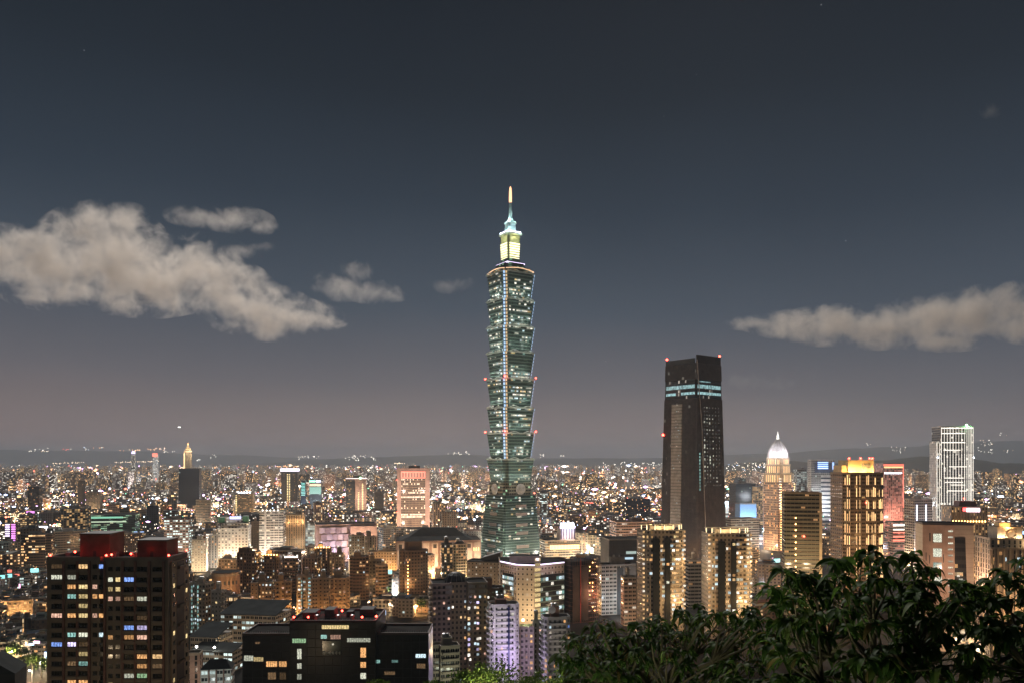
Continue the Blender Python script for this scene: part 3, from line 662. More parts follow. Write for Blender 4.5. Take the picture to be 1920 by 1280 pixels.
# ------------------------------------------------------------------ the other landmark buildings on the right
def zrow(o, row): return H - (row - HZ) * (o.Y - o.d * .3) / F - o.z0
def fbox(o, name, face, u0, u1, z0, z1, d0, d1, mat):
    """a box on the front (0), left (1) or right (2) wall; u in fractions of the wall, depth d0..d1 outwards"""
    w, d = (o.w, o.d) if face == 0 else (o.d, o.w); m = MB(); m.box((u0 - .5) * w, (u1 - .5) * w, -d / 2 - d1, -d / 2 - d0, z0, z1)
    return m.build(name, mat if isinstance(mat, (list, tuple)) else [mat], o.root, None, (0, -math.pi / 2, math.pi / 2)[face])
def golden():
    o = bld('hotel_tower', 'dark glass hotel tower striped with gold wall lights under an amber lit crown', 1553, 1661, 887, 700, 4, .8, facade('tan', 'wide', .05, 'gold', .5, (.05, .036, .022)), 'cut', vb=1040, para=1.2, house=0, hmat=TAN)
    rr = random.Random(2); zt = o.h; nseg = 9
    for i, u in enumerate([.045, .085, .12, .285, .325, .365, .535, .575, .66, .70, .735, .835, .875, .915, .96]):
        if i in (4,): continue
        for k in range(nseg):
            zb = zt - (k + 1) * 10.6; 
            if rr.random() < .1: continue
            m = MB(); m.box(-.19, .19, -.4, 0, .8, rr.choice([7, 8.6, 9.4])); yoff = -o.d / 2 if .14 < u < .86 else -o.d / 2 + o.d * (.14 - min(u, 1 - u)) * 1.0
            link('light_strip', m.mesh('light_strip', [LED_G]), o.root, ((u - .5) * o.w, yoff - .15, zb))
    for k in range(9): fbox(o, 'floor_band', 0, .14, .86, zt - k * 10.6 - .5, zt - k * 10.6 - .1, .02, .3, surf('gold trim', (.4, .28, .14), .4, .4))
    b = MB(); b.prism([(x - o.w * .02, y) for x, y in rect(o.w * .62, o.d * .6)], o.h + .02, zrow(o, 862), 0, 1, 4, 4); b.build('crown', [surf('amber render', (.62, .45, .24), .7), ROOF], o.root)
    b = MB(); b.prism([(x - o.w * .40, y + 1) for x, y in rect(o.w * .12, o.d * .5)], o.h + .02, zrow(o, 872), 0, 1, 4, 4); b.build('crown_wing', [surf('amber render', (.62, .45, .24), .7), ROOF], o.root)
    z0 = o.h + .02
    for i in range(5): part_box(o, 'grille', o.w * (.0 + .045 * i), o.w * (.03 + .045 * i), -o.d * .31, -o.d * .302, z0 + 2, z0 + 9, GREY)
    for x in (-.36, -.2, .05, .3): lamp((o.w * x, -o.d * .42, z0 + 1.4), 5200, (1, .62, .22), .5, o.root)
    zc = zrow(o, 862)
    for x_, z_ in ((-.3, 45), (.1, 60), (.35, 40), (-.1, 80)): lamp((o.w * x_, -o.d / 2 - 26, z_), 2400, (1, .62, .3), 1, o.root)  # wash lamps hung in the air, added so the hotel body glows
    for x in (-.3, -.02, .2, .27): beacon(o.root, (o.w * x, -o.d * .28, zc), .8, 900)
    beacon(o.root, (o.w * .02, -o.d * .5 - .3, zrow(o, 944)), .7, 0)
golden()
o = bld('office_slab', 'olive office slab with brown floor bands and sandy side wall below the gold lit hotel', 1466, 1541, 924, 640, -12, .55, facade('olive', 'strip', .06, 'warm', .6, (.03, .026, .02), row=.5), vb=1100, house=0, pmat=TAN)
for k in range(30):
    z = o.h - 2 - k * 3.5
    if k % 1 == 0: fbox(o, 'floor_band', 0, .3 if k > 3 else 0, .98, z - .35, z, .02, .45, surf('sand band', (.42, .32, .2), .6))
fbox(o, 'corner_pier', 0, .93, 1.0, 0, o.h, .5, 1.0, surf('sand pier', (.5, .38, .23), .7)); fbox(o, 'side_wall', 2, 0, 1, 0, o.h, .02, .3, surf('sand pier', (.5, .38, .23), .7))
for k in range(14): link('bulb', BULB, o.root, (-o.w * .2, -o.d / 2 - .5, o.h - 20 - 5 * k))
lamp((o.w * .62, -o.d * .2, 20), 30000, ORANGE, 1, o.root); lamp((o.w * .7, -o.d * .3, 70), 16000, ORANGE, 1, o.root); flood(o, 60000, (1, .72, .42), n=2, out=22, frac=.4); beacon(o.root, (o.w * .02, -o.d / 2 - .7, zrow(o, 1007)), .7)

def white_led():
    o = bld('led_tower', 'tall tower of white vertical light lines with a green lamp on its roof', 1747, 1825, 800, 1100, -6, .7, facade('grey', 'grid', .12, 'white', 1.1, row=.9), vb=945, house=0, pmat=WHITE)
    b = MB(); b.prism([(x - o.w * .545, y + o.d * .05) for x, y in rect(o.w * .09, o.d * .8)], 0, zrow(o, 826), 0, 1, 3, 3.4); b.build('stair_wing', [facade('white', 'slot', .2, 'white'), ROOF], o.root)
    ztop = o.h
    us = [.01, .10, .19, .28, .37, .46, .55, .64, .73] + [.80, .86, .90, .94, .99]
    for u in us:
        for k in range(5):
            z0, z1 = ztop * k / 5 + .4, ztop * (k + 1) / 5 - .4; fbox(o, 'light_line', 0, u - .0042, u + .0042, z0, z1, .05, .5, LED_W)
    for u in (.02, .95): m = MB(); m.box(o.w * (-.59 + .085 * (u > .5)), o.w * (-.575 + .085 * (u > .5)), -o.d * .36, -o.d * .35 + .6, 4, zrow(o, 828)); m.build('light_line', [LED_W], o.root)
    for yr, u0, u1 in ((802, .01, .99), (812, .02, .75), (829, .02, .75), (843, .08, .6), (874, .25, .8), (895, .1, .7), (903, .12, .68), (908, .3, .75), (919, .2, .8)): fbox(o, 'lit_floor', 0, u0, u1, zrow(o, yr) - .5, zrow(o, yr) + .5, .05, .3, LED_W)
    for k in range(11): u = .02 + k * .07; fbox(o, 'crown_louver', 0, u, u + .035, zrow(o, 811), zrow(o, 803), .05, .25, surf('lit white fin', (.7, .66, .6), .5))
    GRN = glowm('green roof lamp', (.25, 1, .35), 8); m = MB(); m.ball((o.w * .32, -o.d * .4, o.h + 2.6), 1.7, 0, 10); m.build('roof_lamp', [GRN], o.root); lamp((o.w * .32, -o.d * .55, o.h + 3), 9000, (.3, 1, .4), 1, o.root)
    for (u, yy) in ((-.6, 857), (.51, 857)): m = MB(); m.ball((u * o.w, -o.d * .5, zrow(o, yy)), 1.0, 0, 8); m.build('blue_lamp', [L_B], o.root)
    lamp((0, -o.d * .5 - 18, 30), 60000, (1, .93, .82), 2, o.root)
white_led()
o = bld('office_tower', 'white office tower with a bright blue sign panel beside the domed tower', 1514, 1565, 862, 1380, -10, .8, facade('white', 'grid', .08, 'cool', .6), vb=930, house=0, pmat=WHITE)
fbox(o, 'sign_panel', 0, .16, .98, zrow(o, 885), zrow(o, 866), .05, .5, surf('sign board', (.1, .13, .2), .6))
for k in range(4): fbox(o, 'sign_line', 0, .28, .72, zrow(o, 878 - 3.6 * k), zrow(o, 876 - 3.6 * k), .52, .9, LED_B)
fbox(o, 'sign_line', 0, .9, .97, zrow(o, 879), zrow(o, 866), .52, .9, LED_B)
fbox(o, 'dark_bay', 0, .42, 1.0, 4, zrow(o, 890), .05, .3, facade('navy', 'strip', .3, 'cool', .5)); lamp((-o.w * .3, -o.d * .5 - 16, 60), 60000, COOL, 2, o.root)
for k in range(16): fbox(o, 'floor_band', 0, .42, 1.0, zrow(o, 894 + 8 * k), zrow(o, 897.5 + 8 * k) + 8, .32, .6, WHITE)
o = bld('office_tower', 'office tower outlined in red light with coral lit floors', 1638, 1694, 869, 1300, 8, .7, facade('pink', 'grid', .72, 'red', .55), vb=970, house=0, pmat=PINKS)
fbox(o, 'red_light_line', 0, .02, 1.0, zrow(o, 872), zrow(o, 869.5), .05, .7, LED_R); fbox(o, 'red_light_line', 0, .97, 1.0, zrow(o, 950), zrow(o, 872.5), .05, .7, LED_R); fbox(o, 'gold_light_line', 0, .05, .96, zrow(o, 876.5), zrow(o, 873.5), .05, .6, LED_G)
for k in range(13): fbox(o, 'blue_lamp', 0, .08 + .067 * k, .1 + .067 * k, zrow(o, 887), zrow(o, 885), .05, .5, L_B)
lamp((0, -o.d * .5 - 20, 40), 60000, (1, .4, .3), 2, o.root)
o = bld('shopping_mall', 'low mall banded with white and red light at the foot of the red tower', 1660, 1702, 978, 1040, 6, .8, facade('pink', 'strip', .3, 'red', .8), vb=1015, house=0, foot=True)
for ya, yb, mm in ((985, 981, LED_W), (993, 990, LED_W), (998, 996, LED_R), (1006, 1003, LED_R), (1013, 1010, LED_R)): fbox(o, 'light_line', 0, .02, .98, zrow(o, ya), zrow(o, yb), .05, .6, mm)
o = bld('office_block', 'white office block with two vertical lilac light lines beside the white lit tower', 1696, 1748, 936, 980, 12, .7, facade('white', 'wide', .06, 'cool', .6), vb=985, pmat=WHITE)
for u in (.1, .62): fbox(o, 'light_line', 0, u, u + .035, 6, zrow(o, 945), .05, .7, glowm('lilac tube', (.72, .75, 1), 3))
lamp((0, -o.d * .5 - 16, 22), 40000, (.8, .8, 1), 2, o.root)
o = bld('grand_hotel', 'stone hotel with a maroon roof and a red and white rooftop sign', 1765, 1852, 950, 930, -8, .7, facade('stone', 'slot', .22, 'gold', .9), vb=995, house=0, pmat=STONE)
b = MB(); q = rect(o.w * .5, o.d * .6); b.prism([(x + o.w * .02, y) for x, y in q], o.h + .02, zrow(o, 939), 0, 0, 4, 4, [(x * .9 + o.w * .02, y * .9) for x, y in q]); b.build('roof', [REDT], o.root)
fbox(o, 'roof_sign', 0, .42, .78, zrow(o, 958), zrow(o, 951), .3, .9, glowm('white red sign', (1, .75, .85), 4)); fbox(o, 'roof_sign', 0, .32, .42, zrow(o, 957), zrow(o, 950.5), .3, .9, glowm('red sign', (1, .1, .1), 4))
for k in range(12): fbox(o, 'wall_lamp', 0, .04 + .08 * k, .06 + .08 * k, zrow(o, 977), zrow(o, 974), .05, .6, L_O)
for k in range(12): fbox(o, 'pilaster', 0, .02 + .083 * k, .04 + .083 * k, zrow(o, 975), zrow(o, 958), .03, .6, surf('pale stone', (.34, .29, .23)))
flood(o, 40000, (1, .66, .4), n=3, out=12); beacon(o.root, (0, 0, zrow(o, 937)), .8, 1500)
def stone_office():
    o = bld('stone_office', 'pinkish stone office with a tall slanted cut-out and a dark flat roof', 1716, 1826, 982, 560, -14, .6, facade('stone', 'blank', 0), vb=1090, house=0, pmat=surf('dark coping', (.06, .055, .06)))
    PK = surf('pinkish stone', (.36, .26, .2), .7); fbox(o, 'stone_wall', 0, 0, .62, 0, o.h - .3, .03, .5, PK)
    DG = facade('black', 'strip', .25, 'mix', .7, row=.5); 
    m = MB(); w, h = o.w, o.h; z0 = zrow(o, 1095)
    vs = [(.13 * w, -.7, 0), (.4 * w, -.7, 0), (.33 * w, -.7, h * .9), (.13 * w, -.7, h * .9)]; vs = [(x, -o.d / 2 + y, z) for x, y, z in vs]
    m.add(vs + [(x, y + .5, z) for x, y, z in vs], [(0, 1, 2, 3), (0, 4, 5, 1), (1, 5, 6, 2), (2, 6, 7, 3), (3, 7, 4, 0)], 0, [[(0, 0), (4, 0), (4, 14), (0, 14)]] + [[(0, 0)] * 4] * 4)
    m.build('cut_out', [DG], o.root)
    rr = random.Random(3)
    for k in range(22): link('lit_window', pane_mesh(rr.choice([1.6, 2.4]), 1.2, WIN[rr.choice(['warm', 'orange', 'pale', 'white'])]), o.root, (w * rr.uniform(.16, .31), -o.d / 2 - .75, h * rr.uniform(.02, .62)))
    for k in range(11): link('slot_window', pane_mesh(3.0, 1.0, WIN['pale']), o.root, (w * .045, -o.d / 2 - .52, h - 4.5 - k * 4.3))
    for (u, a, b_) in ((-.21, 14, 5), (-.21, 24, 16), (-.21, 34, 26), (-.21, 44, 36)): link('stair_window', pane_mesh(5.4, 6, WIN['pale' if a != 34 else 'teal']), o.root, (w * u, -o.d / 2 - .55, h - (a + b_) / 2))
    for (u, a) in ((-.36, 6), (-.37, 22), (-.44, 20), (-.1, 21), (-.37, 6), (-.3, 7)): fbox(o, 'slot', 0, u + .5, u + .515, h - a - 6, h - a, .52, .6, DARKM)
    lamp((w * .1, -o.d / 2 - 30, 55), 26000, (1, .6, .4), 2, o.root); lamp((w * .3, -o.d / 2 - 14, 6), 20000, WARMC, 2, o.root)
stone_office()
def classical():
    o = bld('classical_hotel', 'ornate stone hotel with floodlit piers and a round medallion behind the bush', 1828, 1960, 1010, 520, -6, .6, facade('stone', 'slot', .12, 'gold', .8), vb=1100, house=0, pmat=STONE)
    w, h = o.w, o.h; ST = surf('pale stone', (.34, .29, .23))
    b = MB(); b.prism([(x - w * .08, y) for x, y in rect(w * .46, o.d * .6)], h + .02, zrow(o, 987), 0, 1, 4, 4); b.build('attic', [ST, ROOF], o.root)
    b = MB(); q = rect(w * .2, o.d * .3); b.prism([(x - w * .13, y) for x, y in q], zrow(o, 987) + .02, zrow(o, 980), 0, 1, 3, 3); b.build('lantern', [surf('amber render', (.62, .45, .24)), ROOF], o.root); lamp((-w * .13, -o.d * .38, zrow(o, 985)), 3500, ORANGE, .5, o.root)
    m = MB(); m.lathe([(3.9, 0), (3.9, .7), (3.2, .9), (3.0, .4), (1.6, .4), (1.5, .9), (.1, .9)], 24); e = link('medallion', m.mesh('medallion', [ST]), o.root, (-w * .07, -o.d * .3 - .1, (h + zrow(o, 987)) / 2)); e.rotation_euler = (R(90), 0, 0)
    for u in (-.30, -.25, -.2, .05, .1, .16, .28, .38):
        fz = -o.d * .3 if -.31 < u < .15 else -o.d / 2
        part_box(o, 'pier', w * u - .8, w * u + .8, fz - 1.0, fz - .03, h - 3, h + 7.5 if -.31 < u < .15 else h + 1, ST); lamp((w * u, fz - 2.4, h - 2.2 if fz < -o.d * .4 else h + .8), 900, (1, .7, .4), .3, o.root)
    for k in range(9): fbox(o, 'pilaster', 0, .01 + .11 * k, .04 + .11 * k, 0, h - 6, .03, .8, surf('gold stone', (.5, .4, .28)))
    fbox(o, 'cornice', 0, 0, 1, h - 6, h - 5, .03, 1.4, ST)
    for k in range(26):
        rr = random.Random(k); link('lit_window', pane_mesh(1.8, 2.4, WIN[rr.choice(['warm', 'orange', 'peach', 'cool'])]), o.root, (w * (-.45 + .11 * rr.randrange(9) + rr.choice([0, .03])), -o.d / 2 - .05, h - 9 - 3.9 * rr.randrange(7)))
    flood(o, 26000, (1, .6, .3), n=3, out=10, frac=.45)
classical()
def twin(label, x0, x1, yt, seed):
    o = bld('apartment_tower', label, x0, x1, yt, 600, 6 if seed == 1 else 2, .75, facade('stone', 'punch', .04, 'gold', .8), 'cut', fh=3.4, cw=3.0, vb=1150, house=0, pmat=STONE, group='twin gold lit apartment towers', para=0, seed=seed)
    w, d, h = o.w, o.d, o.h; rr = random.Random(seed); nf = round(h / 3.4); fh = h / nf
    GLZ = facade('black', 'glass', .1, 'gold', .6); fbox(o, 'glass_bay', 0, .2, .36, 0, h - 6, .03, .8, surf('bay glass', (.03, .032, .032), .15)); fbox(o, 'glass_bay', 0, .5, .62, 0, h - 6, .03, .8, surf('bay glass', (.03, .032, .032), .15))
    # crown: a curved open canopy on lit posts
    m = MB(); pts = [(w * .5 * math.cos(a) , -d * .42 * math.sin(a) - d * .02, h + 3.6 + .8 * math.sin(a)) for a in [math.pi * k / 14 for k in range(15)]]; m.tube(pts, .5, 6); m.build('canopy', [surf('canopy', (.5, .45, .36), .5)], o.root)
    for k in range(1, 14, 2):
        p = pts[k]; m = MB(); m.box(p[0] - .25, p[0] + .25, p[1] - .25, p[1] + .25, h + .02, p[2] - .4); m.build('lit_post', [glowm('lit post', (1, .78, .45), 1.8)], o.root)
    b = MB(); b.prism(plan('cut', w * .6, d * .6), h + .02, h + 3, 0, 1); b.build('roof_house', [STONE, ROOF], o.root)
    for k in range(4): lamp((w * (-.36 + .24 * k), -d * .42, h + 1.2), 1300, (1, .7, .35), .4, o.root)
    key = 'corner_lamp'
    for f in range(nf):                                   # lit balcony columns at both corners and in the middle
        z = f * fh
        if base_row(600, z + o.z0) > 1160: continue
        for u in ((.02, .985, .79) if seed == 1 else (.03, .985, .885)):
            yoff = -d / 2 + d * (.14 - min(u, 1 - u)) if min(u, 1 - u) < .14 else -d / 2
            link('balcony', pane_mesh(2.2, 1.5, WIN['warm' if rr.random() < .8 else 'white']), o.root, ((u - .5) * w, yoff - .3, z + 2.0))
    b = MB()
    n = 0
    for f in range(nf - 1):
        z = f * fh
        if base_row(600, z + o.z0) > 1160: continue
        for u in (.1, .16, .42, .46, .56, .66, .7, .74, .84, .93):
            if rr.random() < (.27 if u < .6 else .36) and n < 99:
                n += 1; yoff = -d / 2 + (d * (.14 - min(u, 1 - u)) if min(u, 1 - u) < .14 else 0); g = -.85 if (.2 < u < .36 or .5 < u < .62) else -.06
                link('window', pane_mesh(2.0, 1.9, WIN[rr.choice(['warm', 'warm', 'yellow', 'orange', 'white', 'pale', 'cool'] if u > .3 else ['warm', 'orange', 'dim', 'cool'])]), o.root, ((u - .5) * w, yoff + g, z + 1.9))
    for k in range(0, nf, 1):
        if base_row(600, k * fh + o.z0) < 1160: fbox(o, 'balcony_slab', 0, .64, .9, k * fh - .2, k * fh + .75, .03, .9, STONE)
    lamp((w * .35, -d / 2 - 13, h * .35), 15000, (1, .62, .28), 1, o.root); lamp((w * .6, -d / 2 - 10, h * .7), 9000, (1, .62, .28), 1, o.root)
twin('gold lit apartment tower directly in front of the tapering tower', 1192, 1286, 992, 1)
twin('gold lit apartment tower standing between the tapering tower and the olive office slab', 1313, 1411, 998, 2)
o = bld('office_block', 'small grey office block filling the gap between the two gold apartment towers', 1285, 1314, 1050, 720, 6, .8, facade('grey', 'strip', .05, 'warm', .6), vb=1150)
o = bld('office_block', 'small beige office block touching the first gold apartment tower', 1164, 1193, 1082, 640, 10, .8, facade('pink', 'wide', .12, 'white', .9), vb=1150); flood(o, 9000, WARMC, n=1)
o = bld('office_block', 'pale grey office block with a glass corner next to the scaffolded building', 1116, 1192, 1058, 690, 14, .5, facade('white', 'wide', .08, 'cool', .8, row=.4), vb=1130, pmat=GREY)
fbox(o, 'glass_bay', 0, .45, .62, 0, o.h * .95, .03, .5, facade('slate', 'strip', .4, 'cool', .7)); fbox(o, 'grey_bay', 0, .63, 1, 0, o.h * .98, .03, .4, facade('grey', 'strip', .1, 'cool', .5)); flood(o, 22000, (.85, .95, 1), n=2, out=16, up=12)
def scaffold():
    o = bld('scaffolded_building', 'dark brown building under construction wrapped in scaffolding', 1052, 1120, 1050, 660, 24, .8, facade('black', 'blank', 0), vb=1150, house=0, para=0)
    w, d, h = o.w, o.d, o.h; SC = surf('scaffold', (.14, .065, .04), .7); NET = surf('brown netting', (.06, .045, .038), .9)
    for face in (0, 1):
        ww = w if face == 0 else d; dd = d if face == 0 else w
        m = MB()
        for i in range(13): x = (i / 12 - .5) * ww; m.box(x - .14, x + .14, -dd / 2 - 2, -dd / 2 - 1.7, 0, h + random.Random(i).uniform(0, 4.5))
        for k in range(int(h / 3.4)): m.box(-ww / 2, ww / 2, -dd / 2 - 2.05, -dd / 2 - .1, k * 3.4, k * 3.4 + .22)
        m.build('scaffold', [SC], o.root, None, 0 if face == 0 else -math.pi / 2)
        m = MB(); m.box(-ww * .5, ww * .1, -dd / 2 - 2.3, -dd / 2 - 2.2, 2, h - 4); m.build('netting', [NET], o.root, None, 0 if face == 0 else -math.pi / 2)
    rr = random.Random(4)
    for k in range(34): m = MB(); link('site_lamp', BULB if rr.random() < .3 else pane_mesh(2.4, .6, WIN['peach' if rr.random() < .6 else 'pale']), o.root, (w * rr.choice([.2, .3, .38, .46]), -d / 2 - .2, 3.4 * rr.randrange(2, int(h / 3.4)) + 2))
    fbox(o, 'red_hoist', 0, .27, .29, 0, h + 3, 2.3, 2.8, surf('red hoist', (.4, .06, .04), .6)); lamp((w * .3, -d / 2 - 8, 24), 9000, (1, .45, .25), 1, o.root)
scaffold()
def ell_office():
    Y = 640; rz = 0
    root = empty('corner_office', (((998) - 960) * Y / F, Y, 0)); tag(root, 'pale L-shaped office block edged along its roof by a lilac light line', 'building')
    X = lambda px: (px - 998) * Y / F; zt = H - (1058 - HZ) * Y / F
    A, Bc, Cc, Dd = (X(938), 10), (X(968), -10), (X(1000), -14), (X(1058), 4)
    ply = [A, Bc, Cc, Dd, (Dd[0] + 4, 44), (A[0] - 2, 44)]
    BE = surf('beige render', (.42, .35, .27)); b = MB(); b.prism(ply, 0, zt, 0, 1, 3.4, 4.1); b.build('wall', [facade('beige', 'small', .1, 'white', .8), ROOF], root)
    m = MB(); m.ring([(x * 1.01, y * 1.01) for x, y in ply], .5, zt - .2, zt + 1.2); m.build('parapet', [BE], root)
    def along(p, q, u0, u1, z0, z1, d0, d1, name, mat, uvk=None):
        p, q = Vector(p), Vector(q); d = q - p; L = d.length; m = MB(); m.box((u0 - .5) * L, (u1 - .5) * L, -d1, -d0, z0, z1)
        mid = (p + q) / 2; return m.build(name, [mat], root, (mid.x, mid.y, 0), math.atan2(d.y, d.x))
    for p, q in ((A, Bc), (Bc, Cc), (Cc, Dd)): along(p, q, -.0, 1.0, zt + 1.25, zt + 2.0, -.3, .5, 'roof_light_line', LED_P)
    rr = random.Random(8); GLS = surf('bay glass', (.03, .032, .032), .15); BL = [WIN[k] for k in ('cool', 'cool', 'white', 'pale', 'teal')]
    for (p, q, u0, u1, zb, ztp, ncol) in ((A, Bc, .16, .84, 4, zt - 7, 7), (Cc, Dd, .2, 1.0, 4, zt - 7, 9)):
        along(p, q, u0, u1, zb, ztp, .03, .3, 'curtain_wall', GLS)
        P0, Q0 = Vector(p), Vector(q); d = Q0 - P0; nf = int((ztp - zb) / 4.1); ang = math.atan2(d.y, d.x); nn = Vector((d.y, -d.x)).normalized()
        for f in range(nf):
            frun = rr.choice([.1, .2, .6, .85])
            for c in range(ncol):
                if rr.random() < frun: pos = P0 + d * (u0 + (u1 - u0) * (c + .5) / ncol) + nn * .33; link('lit_window', pane_mesh(d.length * (u1 - u0) / ncol * .9, 2.6, rr.choice(BL)), root, (pos.x, pos.y, zb + (f + .5) * 4.1), ang)
            along(p, q, u0, u1, zb + f * 4.1 - .3, zb + f * 4.1 + .35, .31, .6, 'floor_band', surf('sea green spandrel', (.09, .15, .125)))
    along(Cc, Dd, .02, .2, 4, zt - 18, .03, .5, 'lit_stair', facade('beige', 'strip', .9, 'white', .8))
    for k in range(13): along(Cc, Dd, .02, .2, 5 + 4.1 * k, 7.6 + 4.1 * k, .52, .7, 'stair_window', WIN['yellow'])
    b = MB(); b.prism([(-6 + x, 18 + y) for x, y in rect(26, 14)], zt + .02, zt + 6, 0, 1); b.build('roof_house', [BE, ROOF], root)
    lamp((X(985), -34, 10), 26000, WARMC, 2, root); lamp((X(950), -14, zt + 5), 1500, (.85, .7, 1), 1, root); lamp((X(1030), -16, zt + 5), 2000, (.85, .7, 1), 1, root)
    VIS.append((938, 1060, Y, 1165)); FOOT.append((root.location.x, Y + 10, 36)); LAND.append((998, Y, 'the lilac edged office'))
ell_office()
o = bld('office_block', 'beige office block under a dark wedge-shaped roof at the foot of the supertall tower', 876, 945, 1052, 720, -10, .6, facade('beige', 'small', .12, 'white', .8), vb=1085, house=0, pmat=DARKC)
b = MB(); w, d, h = o.w, o.d, o.h; b.add([(-w * .1, -d * .3, h + 1.2), (w * .48, -d * .3, h + 1.2), (w * .48, d * .4, h + 1.2), (-w * .1, d * .4, h + 1.2), (w * .48, -d * .3, h + 9), (w * .48, d * .4, h + 9), (-w * .1, -d * .3, h + 3.5), (-w * .1, d * .4, h + 3.5)], [(0, 1, 4, 6), (1, 2, 5, 4), (2, 3, 7, 5), (3, 0, 6, 7), (6, 4, 5, 7)]); b.build('wedge_roof', [DARKC], o.root); flood(o, 9000, WARMC, n=2)
def store():
    o = bld('department_store', 'department store with a glowing cornice and a brilliant blue white roof sign', 1012, 1088, 1012, 980, 12, .6, facade('white', 'strip', .2, 'gold', .8), vb=1050, house=0, pmat=STONE)
    w, d, h = o.w, o.d, o.h; z = zrow(o, 1028)
    for k in range(20): fbox(o, 'cornice_lamp', 0, .14 + .042 * k, .17 + .042 * k, z, z + 5.5, .05, .7, glowm('cornice lamp', (1, .62, .25), 2.6))
    fbox(o, 'cornice', 0, .1, 1, z + 5.7, z + 6.6, .03, 1.6, STONE)
    b = MB(); b.prism([(x + w * .2, y + d * .1) for x, y in rect(w * .44, d * .5)], h + .02, zrow(o, 990), 0, 1, 3, 20); t = b.build('tower', [surf('pink white stone', (.55, .46, .42)), ROOF], o.root)
    for k in range(6): m = MB(); x = w * (.0 + .075 * k); m.box(x, x + 1.6, -d * .15 - .6, -d * .15 - .03, h + 1, zrow(o, 991)); m.build('dark_bay', [surf('purple glass', (.06, .045, .07), .3)], t)
    zt = zrow(o, 990); rr = random.Random(1)
    m = MB(); m.box(w * -.02, w * .42, -d * .15, -d * .15 + 1, zt + .1, zt + 1.2); m.build('sign_base', [LED_M], t)
    for k in range(7):                                     # big block letters, too bright in the photograph to be read
        m = MB(); x = w * (-.01 + .062 * k); g = w * .046; sh = k % 4
        m.box(x, x + g * .3, -d * .15 - .6, -d * .15 - .02, zt + 1.4, zt + 6.6)
        if sh != 2: m.box(x + g * .3, x + g, -d * .15 - .6, -d * .15 - .02, zt + 5.4, zt + 6.6)
        if sh in (0, 3): m.box(x + g * .3, x + g, -d * .15 - .6, -d * .15 - .02, zt + 3.4, zt + 4.6)
        if sh != 3: m.box(x + g * .3, x + g, -d * .15 - .6, -d * .15 - .02, zt + 1.4, zt + 2.6)
        m.build('sign_letter', [glowm('sign letter', (.75, .88, 1), 9)], t)
    lamp((w * .2, -d * .4, zt + 4), 20000, (.45, .65, 1), 2, o.root); lamp((w * .2, -d * .5, h + 3), 8000, (1, .75, .7), 1, o.root); flood(o, 30000, (1, .8, .55), n=3, out=14)
store()
o = bld('exhibition_hall', 'large dark grey windowless hall with a pale band near its foot', 1126, 1232, 1010, 800, 10, .6, facade('slate', 'blank', 0), vb=1050, house=0); fbox(o, 'lit_band', 0, .35, .56, zrow(o, 1036), zrow(o, 1031), .03, .3, glowm('pale band', (.6, .8, .75), .6)); fbox(o, 'lit_band', 0, .25, .5, zrow(o, 1046), zrow(o, 1042), .03, .3, glowm('pale blue band', (.6, .85, 1), .9))
o = bld('government_hall', 'broad pinkish hall with horizontal slots left of the tapering tower', 1143, 1225, 978, 960, 8, .7, facade('pink', 'strip', .12, 'white', .8), vb=1006, pmat=PINKS); flood(o, 60000, (1, .75, .6), n=3, out=20, up=8)
o = bld('dark_office', 'dark bluish glass office block behind the pale blue box', 1367, 1417, 906, 1500, 8, .8, facade('slate', 'glass', .03, 'cool', .4, (.02, .035, .05)), vb=942)
o = bld('blue_box', 'plain windowless pale blue box building beside the tapering tower', 1378, 1418, 944, 1250, 6, .8, surf('pale blue panel', (.26, .40, .55), .6, var=.08), vb=970, house=0); lamp((-o.w * .4, -o.d / 2 - 16, 26), 80000, (.3, .58, 1), 2, o.root); lamp((o.w * .3, -o.d / 2 - 16, 26), 70000, (.35, .62, 1), 2, o.root)
o = bld('lit_pylon', 'slender pylon with a brilliant blue white lamp on top', 1359, 1366, 945, 1200, 0, .9, facade('white', 'strip', .8, 'cool', 1), vb=975, house=0, para=0); m = MB(); m.ball((0, 0, o.h + 2.5), 2.6, 0, 10); m.build('lamp_head', [L_B], o.root); lamp((0, -6, o.h + 3), 24000, (.5, .7, 1), 2, o.root)
o = bld('white_mall', 'long low white mall with a dark flat roof right of the tapering tower', 1352, 1424, 972, 1080, 14, .6, facade('white', 'strip', .1, 'cool', .6), vb=1030, house=0, pmat=WHITE); flood(o, 50000, (1, .85, .72), n=3, out=16, up=10)
o = bld('apartment_tower', 'gold speckled tower close beside the domed tower', 1410, 1432, 912, 1350, 20, .9, facade('stone', 'grid', .6, 'gold', .8), vb=990); flood(o, 20000, WARMC, n=1)
o = bld('office_tower', 'pale blue lit office tower between the domed tower and the blue sign tower', 1488, 1516, 880, 1480, 0, .8, facade('grey', 'wide', .6, 'cool', .7), vb=925)

